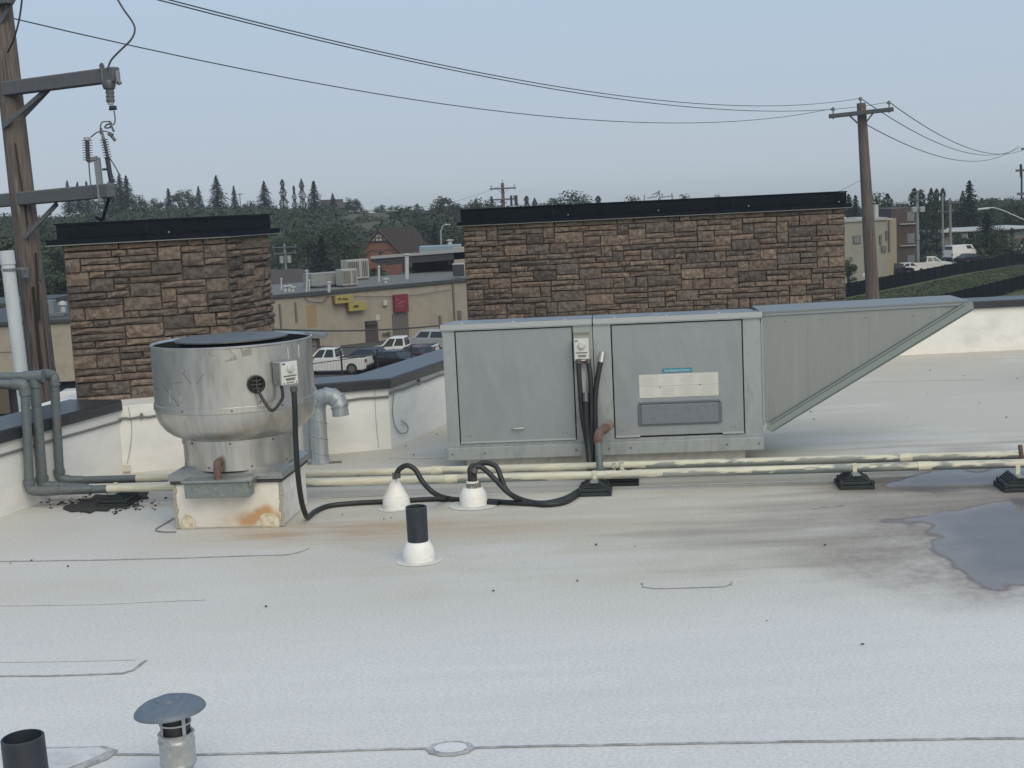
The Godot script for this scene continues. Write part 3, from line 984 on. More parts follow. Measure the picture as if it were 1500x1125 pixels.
	var lines := [[[-0.34, 0.97], [-0.23, 0.905]], [[-0.15, 0.905], [-0.05, 0.965]], [[-0.30, 0.985], [-0.325, 0.965]], [[-0.74, 0.90], [-0.46, 0.79]], [[-0.58, 0.90], [-0.36, 0.915]]]
	for l in lines:
		st = S()
		var p0 := Vector2(l[0][0], l[0][1] + b); var p1 := Vector2(l[1][0], l[1][1] + b)
		var nn := (p1 - p0).orthogonal().normalized() * 0.004
		for q in 4:
			var a0 := p0.lerp(p1, q / 4.0); var a1 := p0.lerp(p1, (q + 1) / 4.0)
			drum_patch(st, 0.4882, [a0 - nn, a1 - nn, a1 + nn, a0 + nn])
		obj("scuff_mark", st, scuff, fan)
	# dents: a smeared dull area low on the left
	st = S()
	drum_patch(st, 0.4880, [Vector2(-0.60, 0.868 + b), Vector2(-0.44, 0.86 + b), Vector2(-0.36, 0.822 + b), Vector2(-0.38, 0.79 + b), Vector2(-0.60, 0.79 + b)])
	obj("tape_residue", st, mottled("dull_smear", [C(0.30, 0.30, 0.29), C(0.42, 0.42, 0.405), C(0.36, 0.36, 0.35)], Vector3.ONE * 5.0, 0.6, 0.5, 0.0, 0.02, false, false), fan)
	# black cable port with a cross guard
	var pa := 0.555
	var pd := Vector3(sin(pa), 0, cos(pa)); var ps := Vector3(cos(pa), 0, -sin(pa))
	var pf := Transform3D(Basis(ps, pd, -Vector3.UP), pd * 0.486 + Vector3.UP * (0.883 + b))
	st = S()
	lathe(st, [Vector2(0.052, 0.0), Vector2(0.054, 0.018), Vector2(0.046, 0.026), Vector2(0.038, 0.020), Vector2(0.037, 0.004), Vector2(0, 0.004)], 28, pf)
	var port := obj("cable_port", st, flat("black_rubber", C(0.014, 0.015, 0.016), 0.55), fan)
	for k in 3:
		st = S(); box(st, pf * Vector3(0, 0.02, (k - 1) * 0.024), Vector3(0.072 - absf(k - 1) * 0.016, 0.005, 0.005), 0, pf.basis)
		obj("guard_bar", st, flat("guard_grey", C(0.06, 0.065, 0.07), 0.5), port)
	st = S(); box(st, pf * Vector3(0, 0.021, 0), Vector3(0.005, 0.005, 0.072), 0, pf.basis)
	obj("guard_bar", st, mats["guard_grey"], port)
	# switch box facing right
	var sa := 0.90
	var sdir := Vector3(sin(sa), 0, cos(sa)); var sside := Vector3(cos(sa), 0, -sin(sa))
	var sb := Basis(sside, Vector3.UP, sdir)
	var sc := sdir * 0.527 + Vector3.UP * (0.935 + b)
	switch_box(fan, Transform3D(sb, sc), Vector3(0.125, 0.140, 0.075), galv)
	# cable looping from the port to the box
	st = S()
	var lo0 := pf * Vector3(0.004, 0.03, 0.035)
	var boxb := Transform3D(sb, sc)
	tube(st, curve([lo0, lo0 + pd * 0.04 + Vector3(0.02, -0.06, 0), lo0 + pd * 0.05 + Vector3(0.06, -0.115, -0.01), boxb * Vector3(-0.045, -0.155, 0.01), boxb * Vector3(-0.035, -0.115, 0.01), boxb * Vector3(-0.034, -0.068, 0.0)], 6), 0.010, 10)
	obj("cable_loop", st, flat("grey_black_cable", C(0.03, 0.032, 0.035), 0.5), fan)
	# grease tray with lid and the rusty drain
	st = S()
	box(st, Vector3(-0.02, 0.262 + b, 0.385), Vector3(0.395, 0.094, 0.105), 0.004)
	obj("grease_tray", st, mottled("tray_galv", [C(0.16, 0.19, 0.185), C(0.24, 0.27, 0.265), C(0.20, 0.225, 0.22), C(0.28, 0.305, 0.30)], Vector3.ONE * 4.0, 0.5, 0.4, 0.0, 0.03, false, false), fan)
	st = S()
	box(st, Vector3(-0.015, 0.316 + b, 0.385), Vector3(0.43, 0.014, 0.14), 0.003)
	box(st, Vector3(0.187, 0.296 + b, 0.385), Vector3(0.012, 0.03, 0.12), 0.002)
	obj("tray_lid", st, galv, fan)
	st = S()
	tube(st, curve([Vector3(-0.02, 0.405 + b, 0.30), Vector3(-0.02, 0.418 + b, 0.365), Vector3(-0.02, 0.400 + b, 0.392), Vector3(-0.02, 0.322 + b, 0.394)], 6), 0.0225, 14)
	obj("drain_elbow", st, mottled("rusty_iron", [C(0.085, 0.056, 0.044), C(0.125, 0.083, 0.064), C(0.16, 0.11, 0.088), C(0.11, 0.082, 0.07)], Vector3.ONE * 9.0, 0.85, 0.0, 1.5, 0.03, false, false), fan)
	st = S(); prism(st, [Vector2(0.13, 0.318 + b), Vector2(0.20, 0.318 + b), Vector2(0.20, 0.336 + b), Vector2(0.13, 0.336 + b)], 0.001, Transform3D(Basis.IDENTITY, Vector3(0.05, 0, 0.3275)))
	obj("rating_plate", st, flat("plate_grey", C(0.34, 0.37, 0.36), 0.5, 0.3), fan)
	# two galvanised ducts behind it
	var duct := mottled("spiral_duct_zinc", [C(0.24, 0.27, 0.29), C(0.36, 0.40, 0.42), C(0.30, 0.335, 0.355), C(0.45, 0.48, 0.50)], Vector3(7.0, 0.5, 7.0), 0.48, 0.4, 0.0, 0.02, false, true)
	var foot := level(470, 678, 0)
	var g := thing("gooseneck_duct", "galvanised spiral duct with gooseneck elbow beside the white parapet, right of the fan", "duct", foot)
	st = S(); lathe(st, [Vector2(0.088, 0.0), Vector2(0.068, 0.012), Vector2(0.063, 0.03), Vector2(0.063, 0.43)], 24)
	obj("riser", st, duct, g)
	# raised spiral seam
	st = S()
	var sp := []
	for k in 61:
		var a := TAU * k / 20.0
		sp.append(Vector3(cos(a) * 0.0635, 0.05 + k * 0.0062, sin(a) * 0.0635))
	tube(st, sp, 0.0045, 5)
	obj("spiral_seam", st, duct, g)
	# segmented elbow: gores with raised lock seams, the mouth looking down
	var rb := 0.088
	for k in 6:
		var a0 := PI * k / 6.0; var a1 := PI * (k + 1) / 6.0
		st = S()
		var c0 := Vector3(rb - cos(a0) * rb, 0.432 + sin(a0) * 0.075, -0.0 + 0.010 * k); var c1 := Vector3(rb - cos(a1) * rb, 0.432 + sin(a1) * 0.075, 0.010 * (k + 1))
		var ce := (c1 - c0).normalized() * 0.017
		tube(st, [c0 - ce, c1 + ce], 0.0635, 18, -1.0, k == 0)
		obj("elbow_gore", st, duct, g)
		st = S()
		var dd := (c1 - c0).normalized()
		tube(st, [c1 - dd * 0.005, c1 + dd * 0.005], 0.070, 18)
		obj("gore_seam", st, duct, g)
	st = S()
	tube(st, [Vector3(rb * 2, 0.432, 0.06), Vector3(rb * 2 + 0.004, 0.36, 0.06)], 0.060, 18, 0.062, false)
	obj("mouth", st, duct, g)
	st = S(); box(st, Vector3(0.03, 0.004, 0.02), Vector3(0.26, 0.008, 0.06), 0.003)
	obj("foot_plate", st, flat("brown_scrap", C(0.17, 0.14, 0.12), 0.8), g)
	foot = level(446, 690, 0) + Vector3(0, 0, -0.45)
	var s2 := thing("straight_duct", "galvanised spiral duct standing close behind the fan's right side", "duct", foot)
	st = S(); lathe(st, [Vector2(0.075, 0.0), Vector2(0.062, 0.015), Vector2(0.062, 0.55), Vector2(0.055, 0.56), Vector2(0.0, 0.565)], 24)
	obj("riser", st, duct, s2)
	st = S(); sp = []
	for k in 81:
		var a := TAU * k / 20.0
		sp.append(Vector3(cos(a) * 0.0625, 0.04 + k * 0.0062, sin(a) * 0.0625))
	tube(st, sp, 0.003, 5)
	obj("spiral_seam", st, duct, s2)

func switch_box(parent: Node3D, xf: Transform3D, size: Vector3, m: Material) -> void:
	# a rotary disconnect: steel box, pale printed cover, round knob, small dark printed lines
	var st := S(); box(st, xf.origin, size, 0.004, xf.basis)
	var bx := obj("switch_box", st, m, parent)
	var f := size.z / 2
	st = S(); box(st, xf * Vector3(0.0, 0.0, f + 0.004), Vector3(size.x * 0.94, size.y * 0.96, 0.009), 0.002, xf.basis)
	obj("cover_plate", st, flat("pale_plate", C(0.58, 0.60, 0.57), 0.5), bx)
	st = S()
	lathe(st, [Vector2(0.0, 0.024), Vector2(0.018, 0.022), Vector2(0.024, 0.014), Vector2(0.027, 0.0)], 20, xf * Transform3D(Basis(Vector3.RIGHT, Vector3.BACK, Vector3.DOWN), Vector3(0.002, size.y * 0.2, f + 0.0085)))
	obj("knob", st, flat("silver_knob", C(0.62, 0.63, 0.62), 0.3, 0.4), bx)
	var ink := flat("grey_print", C(0.14, 0.14, 0.14), 0.7)
	for l in [[0.0, -0.12, 0.75, 0.008], [0.02, -0.235, 0.55, 0.007], [0.02, -0.29, 0.5, 0.006], [0.0, -0.40, 0.45, 0.006], [-0.33, 0.40, 0.2, 0.010], [-0.36, -0.42, 0.07, 0.007], [0.36, -0.40, 0.07, 0.007]]:
		st = S(); box(st, xf * Vector3(l[0] * size.x, l[1] * size.y, f + 0.0092), Vector3(l[2] * size.x, l[3], 0.001), 0, xf.basis)
		obj("print_line", st, ink, bx)

# ---------------------------------------------------------------- air handling unit
func build_air_unit() -> void:
	var frame := mottled("unit_frame_zinc", [C(0.30, 0.335, 0.348), C(0.365, 0.405, 0.418), C(0.335, 0.37, 0.382)], Vector3(1.4, 0.7, 1.4), 0.40, 0.35, 0.0, 0.02, false, false)
	var door := mottled("unit_door_grey", [C(0.262, 0.292, 0.315), C(0.278, 0.309, 0.332), C(0.27, 0.30, 0.324)], Vector3(1.1, 0.3, 1.1), 0.46, 0.15, 0.6, 0.012, false, false)
	var bright := flat("bright_zinc_edge", C(0.46, 0.50, 0.51), 0.34, 0.45)
	var topm := mottled("unit_top_zinc", [C(0.17, 0.195, 0.215), C(0.23, 0.26, 0.28), C(0.27, 0.30, 0.315)], Vector3.ONE * 0.9, 0.42, 0.3, 0.0, 0.02, false, false)
	var dark := flat("gap_dark", C(0.02, 0.022, 0.025), 0.8)
	var screw: Material = mats["screw_head"]
	var org := Vector3(-0.47, 0, -9.50)
	var turn := -0.068
	var curb := thing("roof_curb", "long white membrane-wrapped curb under the air handling unit, behind the yellow pipes", "curb", org, turn)
	var st := S()
	box(st, Vector3(1.10, 0.055, -0.56), Vector3(1.97, 0.11, 0.92), 0.006)
	obj("curb_body", st, mats["curb_membrane"], curb)
	st = S(); box(st, Vector3(0.70, 0.055, -0.098), Vector3(0.006, 0.10, 0.006), 0)
	obj("curb_seam", st, mats["wall_seam_dirt"], curb)
	st = S(); box(st, Vector3(2.086, 0.055, -0.2), Vector3(0.004, 0.105, 0.15), 0)
	obj("curb_seam", st, mats["wall_seam_dirt"], curb)
	var u := thing("air_handling_unit", "long grey sheet metal air unit with two doors and a sloping intake hood", "air handling unit", org + Vector3(0, 0.11, 0), turn)
	var b := -0.11
	var D := 1.0
	st = S(); box(st, Vector3(1.10, 0.57 + b, -D / 2 - 0.015), Vector3(2.19, 0.80, D - 0.03), 0)
	obj("cabinet", st, dark, u)
	# side and back skins
	st = S(); box(st, Vector3(2.198, 0.57 + b, -D / 2), Vector3(0.006, 0.80, D), 0)
	box(st, Vector3(0.002, 0.57 + b, -D / 2), Vector3(0.006, 0.80, D), 0)
	box(st, Vector3(1.10, 0.57 + b, -D), Vector3(2.19, 0.80, 0.006), 0)
	obj("side_panel", st, frame, u)
	# posts, rails
	for p in [[0.0, 0.084], [0.910, 1.045], [1.049, 1.172], [2.079, 2.198]]:
		st = S(); box(st, Vector3((p[0] + p[1]) / 2, 0.587 + b, -0.012), Vector3(p[1] - p[0], 0.826, 0.024), 0.002)
		obj("post", st, frame, u)
	for p in [[0.084, 0.910], [1.172, 2.079]]:
		st = S(); box(st, Vector3((p[0] + p[1]) / 2, 0.186 + b, -0.013), Vector3(p[1] - p[0], 0.022, 0.024), 0.001)
		obj("sill_rail", st, frame, u)
	st = S(); box(st, Vector3(1.10, 0.128 + b, -0.005), Vector3(2.205, 0.088, 0.05), 0.003)
	box(st, Vector3(1.10, 0.173 + b, -0.006), Vector3(2.20, 0.004, 0.028), 0)
	obj("base_skirt", st, frame, u)
	for sx in [0.03, 0.26, 0.90, 1.13, 1.28, 1.95, 2.17]:
		st = S(); lathe(st, [Vector2(0, 0.005), Vector2(0.007, 0.0035), Vector2(0.0085, 0)], 8, Transform3D(Basis(Vector3.RIGHT, Vector3.BACK, Vector3.DOWN), Vector3(sx, 0.13 + b, 0.020)))
		obj("screw", st, screw, u)
	# doors
	var ds := [[0.092, 0.902], [1.180, 2.071]]
	for i in 2:
		var x0: float = ds[i][0]; var x1: float = ds[i][1]
		st = S(); box(st, Vector3((x0 + x1) / 2, 0.600 + b, -0.010), Vector3(x1 - x0, 0.782, 0.024), 0.003)
		var dr := obj("door", st, door, u)
		st = S()
		if i == 0: box(st, Vector3((x0 + x1) / 2, 0.206 + b, 0.004), Vector3(x1 - x0, 0.012, 0.016), 0.001)
		else:
			box(st, Vector3(x0 + 0.085, 0.209 + b, 0.004), Vector3(0.17, 0.013, 0.016), 0.001)
			box(st, Vector3(x1 - 0.075, 0.209 + b, 0.004), Vector3(0.15, 0.013, 0.016), 0.001)
		obj("door_drip_edge", st, bright, dr)
		for sx in [x0 + 0.05, x0 + 0.075, x1 - 0.085, x1 - 0.06]:
			st = S(); lathe(st, [Vector2(0, 0.003), Vector2(0.006, 0)], 8, Transform3D(Basis(Vector3.RIGHT, Vector3.BACK, Vector3.DOWN), Vector3(sx, 0.252 + b, 0.002)))
			obj("screw", st, screw, dr)
		if i == 0:
			st = S()
			tube(st, curve([Vector3(0.463, 0.298 + b, 0.0), Vector3(0.467, 0.298 + b, 0.022), Vector3(0.50, 0.298 + b, 0.026), Vector3(0.535, 0.298 + b, 0.022), Vector3(0.539, 0.298 + b, 0.0)], 4), 0.006, 8)
			obj("handle", st, bright, dr)
		else:
			# blue maker's strip, eight paper sheets, grey document pocket
			st = S(); box(st, Vector3(1.622, 0.662 + b, 0.0035), Vector3(0.205, 0.030, 0.002), 0)
			var bl := obj("blue_label", st, flat("blue_label_print", C(0.035, 0.21, 0.30), 0.5), dr)
			var tm := TextMesh.new(); tm.text = "Ventilation|Direct"
			var sf := SystemFont.new(); sf.font_names = PackedStringArray(["Droid Sans"])
			tm.font = sf; tm.font_size = 24; tm.pixel_size = 0.00094; tm.depth = 0.0008
			var ti := MeshInstance3D.new(); ti.name = "lettering"; ti.mesh = tm; ti.material_override = flat("pale_lettering", C(0.62, 0.76, 0.80), 0.5)
			ti.position = Vector3(1.622, 0.662 + b, 0.0052)
			bl.add_child(ti, true)
			for j in 2:
				for k in 4:
					st = S(); box(st, Vector3(1.356 + (k + 0.5) * 0.1365, 0.598 + b - j * 0.082, 0.0030 + 0.0005 * ((k + j) % 2)), Vector3(0.1365, 0.081 if j == 0 else 0.079, 0.0015), 0)
					var sheet_tone: float = [0.56, 0.60, 0.58, 0.57, 0.59, 0.58, 0.55, 0.57][j * 4 + k]
					var pg := obj("paper_sheet", st, flat("paper_%d" % int(sheet_tone * 100), C(sheet_tone * 0.98, sheet_tone, sheet_tone * 0.96), 0.7), dr)
					st = S()
					for q in 5:
						box(st, Vector3(1.356 + (k + 0.5) * 0.1365 + rng.randf_range(-0.012, 0.004), 0.622 + b - j * 0.082 - q * 0.012, 0.0047), Vector3(0.095 - rng.randf() * 0.03, 0.0035, 0.0004), 0)
					obj("faded_print", st, flat("faded_ink", C(0.50, 0.505, 0.49), 0.7), pg)
			for q in [[1.50, 0.548], [1.775, 0.556]]:
				st = S(); box(st, Vector3(q[0], q[1] + b, 0.0046), Vector3(0.009, 0.007, 0.0006), 0)
				obj("dark_mark", st, flat("dark_ink", C(0.10, 0.09, 0.09), 0.7), dr)
			st = S(); box(st, Vector3(1.630, 0.360 + b, 0.010), Vector3(0.535, 0.140, 0.016), 0.004)
			var pk := obj("document_pocket", st, mottled("pocket_plastic", [C(0.145, 0.172, 0.205), C(0.175, 0.20, 0.232), C(0.16, 0.19, 0.212)], Vector3.ONE * 3.0, 0.32, 0.0, 0.0, 0.02, false, false), dr)
			var pf := flat("pocket_frame", C(0.115, 0.14, 0.155), 0.4)
			st = S()
			box(st, Vector3(1.353, 0.357 + b, 0.006), Vector3(0.022, 0.146, 0.012), 0.002)
			box(st, Vector3(1.909, 0.360 + b, 0.006), Vector3(0.024, 0.146, 0.012), 0.002)
			box(st, Vector3(1.630, 0.440 + b, 0.007), Vector3(0.56, 0.013, 0.016), 0.002)
			box(st, Vector3(1.630, 0.286 + b, 0.007), Vector3(0.55, 0.008, 0.014), 0.002)
			obj("pocket_frame", st, pf, pk)
	# the two-piece top with folded lip
	for p in [[-0.012, 1.045], [1.051, 2.214]]:
		var xa: float = p[0]; var xb: float = p[1]
		st = S()
		face(st, [Vector3(xa, 1.046 + b, 0.016), Vector3(xb, 1.046 + b, 0.016), Vector3(xb, 0.985 + b, -D - 0.02), Vector3(xa, 0.985 + b, -D - 0.02)], Vector3.UP)
		face(st, [Vector3(xa, 0.97 + b, -D - 0.02), Vector3(xb, 0.97 + b, -D - 0.02), Vector3(xb, 0.985 + b, -D - 0.02), Vector3(xa, 0.985 + b, -D - 0.02)], Vector3.FORWARD)
		for xs in [[xa, -1.0], [xb, 1.0]]:
			face(st, [Vector3(xs[0], 1.0 + b, 0.016), Vector3(xs[0], 1.046 + b, 0.016), Vector3(xs[0], 0.985 + b, -D - 0.02), Vector3(xs[0], 0.97 + b, -D - 0.02)], Vector3(xs[1], 0, 0))
		var tp := obj("top_cover", st, topm, u)
		st = S()
		box(st, Vector3((xa + xb) / 2, 1.026 + b, 0.012), Vector3(xb - xa, 0.038, 0.010), 0.002)
		obj("folded_lip", st, bright, tp)
		st = S()
		box(st, Vector3((xa + xb) / 2, 1.004 + b, 0.004), Vector3(xb - xa - 0.004, 0.010, 0.020), 0.002)
		obj("lower_fold", st, frame, tp)
		var sx := xa + 0.15
		while sx < xb:
			st = S(); lathe(st, [Vector2(0, 0.005), Vector2(0.008, 0.0035), Vector2(0.0095, 0)], 8, Transform3D(Basis.IDENTITY, Vector3(sx, 1.0445 + b, -0.03)))
			obj("screw", st, bright, tp)
			sx += 0.36
	# intake hood on the right
	var hp := mottled("hood_zinc", [C(0.25, 0.275, 0.28), C(0.28, 0.305, 0.308), C(0.265, 0.292, 0.295), C(0.295, 0.32, 0.32)], Vector3(2.4, 0.15, 2.4), 0.42, 0.35, 0.0, 0.02, false, false)
	var P0 := Vector2(2.206, 1.030 + b); var P1 := Vector2(3.585, 1.047 + b); var P2 := Vector2(2.238, 0.262 + b)
	st = S()
	prism(st, [P0, P1, P2, Vector2(2.206, 0.262 + b)], 0.004, Transform3D(Basis.IDENTITY, Vector3(0, 0, -0.035)))
	var hood := obj("intake_hood", st, hp, u)
	st = S()
	prism(st, [P0, P1, P2, Vector2(2.206, 0.262 + b)], 0.004, Transform3D(Basis.IDENTITY, Vector3(0, 0, -0.52)))
	obj("hood_side", st, hp, hood)
	st = S()
	prism(st, [P0 + Vector2(0, 0.0), P1 + Vector2(0.03, 0), P1 + Vector2(0.03, 0.012), P0 + Vector2(0, 0.012)], 0.525, Transform3D(Basis.IDENTITY, Vector3(0, 0, -0.54)))
	obj("hood_top", st, flat("hood_top_zinc", C(0.20, 0.225, 0.24), 0.55, 0.2), hood)
	st = S()
	box(st, Vector3((P0.x + P1.x) / 2 + 0.01, (P0.y + P1.y) / 2 - 0.006, -0.026), Vector3(P1.x - P0.x, 0.030, 0.012), 0.002, Basis(Vector3.BACK, (P1.y - P0.y) / (P1.x - P0.x)))
	obj("hood_top_fold", st, flat("hood_fold", C(0.27, 0.31, 0.335), 0.4, 0.35), hood)
	# vertical joint to the cabinet
	st = S(); box(st, Vector3(2.212, 0.64 + b, -0.028), Vector3(0.014, 0.78, 0.014), 0.001)
	obj("hood_joint", st, frame, hood)
	# rain lip folded along the slanted mouth
	var dv := (P1 - P2).normalized(); var nv := Vector2(dv.y, -dv.x)
	var lipm := flat("hood_lip_zinc", C(0.255, 0.305, 0.30), 0.4, 0.35)
	st = S()
	prism(st, [P2 - dv * 0.005, P1 + dv * 0.03, P1 + dv * 0.045 + nv * 0.030, P1 + dv * 0.028 + nv * 0.078, P2 - dv * 0.012 + nv * 0.070, P2 - dv * 0.028 + nv * 0.035], 0.008, Transform3D(Basis.IDENTITY, Vector3(0, 0, -0.030)))
	prism(st, [P2 + nv * 0.060, P1 + dv * 0.02 + nv * 0.064, P1 + dv * 0.02 + nv * 0.076, P2 + nv * 0.070], -0.52, Transform3D(Basis.IDENTITY, Vector3(0, 0, -0.022)))
	prism(st, [P2 - dv * 0.005, P1 + dv * 0.03, P1 + dv * 0.028 + nv * 0.078, P2 - dv * 0.012 + nv * 0.070], 0.008, Transform3D(Basis.IDENTITY, Vector3(0, 0, -0.53)))
	obj("rain_lip", st, lipm, hood)
	for k in [0.0, 0.018]:
		st = S()
		var q0: Vector2 = P2 + nv * k + dv * 0.01; var q1: Vector2 = P1 + nv * k - dv * 0.01
		beam(st, Vector3(q0.x, q0.y, -0.0215), Vector3(q1.x, q1.y, -0.0215), 0.006, 0.005 if k > 0 else 0.007, 0.001, Vector3.BACK.cross(Vector3(dv.x, dv.y, 0)))
		obj("lip_fold", st, flat("fold_shade", C(0.12, 0.145, 0.145), 0.5, 0.3), hood)
	# mist filter inside the mouth
	st = S()
	prism(st, [P2 + Vector2(0.06, 0.05), P1 + Vector2(-0.12, -0.03), P1 + Vector2(-0.12, -0.01), P2 + Vector2(0.05, 0.06)], -0.45, Transform3D(Basis.IDENTITY, Vector3(0, 0, -0.05)))
	obj("filter", st, flat("filter_mesh", C(0.10, 0.11, 0.115), 0.7, 0.4), hood)
	for t in [0.12, 0.3, 0.52, 0.75, 0.93]:
		st = S(); lathe(st, [Vector2(0, 0.004), Vector2(0.007, 0)], 8, Transform3D(Basis(Vector3.RIGHT, Vector3.BACK, Vector3.DOWN), Vector3(lerpf(P0.x, P1.x, t), P0.y - 0.06, -0.0305)))
		obj("screw", st, screw, hood)
	# switch with its bracket, white strip, sealant spots
	st = S(); box(st, Vector3(0.972, 0.865 + b, 0.006), Vector3(0.116, 0.215, 0.012), 0.002)
	obj("switch_bracket", st, flat("bracket_grey", C(0.33, 0.35, 0.34), 0.5, 0.3), u)
	st = S(); box(st, Vector3(0.972, 0.945 + b, 0.013), Vector3(0.105, 0.018, 0.004), 0)
	obj("bracket_strip", st, flat("bracket_strip", C(0.20, 0.20, 0.175), 0.6), u)
	switch_box(u, Transform3D(Basis.IDENTITY, Vector3(0.967, 0.838 + b, 0.045)), Vector3(0.105, 0.158, 0.065), flat("switch_grey", C(0.42, 0.44, 0.42), 0.5))
	st = S(); box(st, Vector3(0.965, 0.752 + b, 0.05), Vector3(0.05, 0.014, 0.05), 0.002)
	obj("red_bushing", st, flat("red_bushing", C(0.22, 0.05, 0.05), 0.6), u)
	st = S(); box(st, Vector3(0.972, 0.63 + b, 0.004), Vector3(0.030, 0.24, 0.008), 0.001)
	obj("white_strip", st, flat("white_strip", C(0.50, 0.52, 0.53), 0.5), u)

# ---------------------------------------------------------------- pipes, supports, conduits
func weathered_shaded_pipe(st: SurfaceTool, a: Vector3, b: Vector3, r: float, wear_shade: float, sd: float) -> void:
	# cream paint flaked off in patches; the grey underside also carries painted-in shade
	var L := (b - a).length()
	var n := maxi(4, int(L / 0.022)); var seg := 22
	var d := (b - a).normalized(); var u := d.cross(Vector3.UP).normalized(); var w := u.cross(d)
	st.set_smooth_group(3)
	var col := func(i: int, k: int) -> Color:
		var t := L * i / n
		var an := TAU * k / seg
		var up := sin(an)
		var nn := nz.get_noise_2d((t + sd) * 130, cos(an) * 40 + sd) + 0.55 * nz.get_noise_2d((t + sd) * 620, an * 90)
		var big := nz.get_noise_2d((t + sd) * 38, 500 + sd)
		var bare := smoothstep(-0.04, 0.04, wear_shade - 0.62 - up * 0.62 + nn * 0.75 + big * 0.9)  # bare patches and the shade of the underside, mixed into one grey
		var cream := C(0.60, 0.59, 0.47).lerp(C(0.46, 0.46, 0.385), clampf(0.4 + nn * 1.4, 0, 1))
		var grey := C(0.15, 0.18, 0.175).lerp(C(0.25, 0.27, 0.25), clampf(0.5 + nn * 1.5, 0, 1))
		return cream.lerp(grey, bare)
	for i in n:
		for k in seg:
			for q in [[0, 0], [1, 1], [1, 0], [0, 0], [0, 1], [1, 1]]:
				var an: float = TAU * ((k + q[1]) % seg) / seg
				st.set_color(col.call(i + q[0], (k + q[1]) % seg))
				st.add_vertex(a.lerp(b, float(i + q[0]) / n) + (u * cos(an) + w * sin(an)) * r)

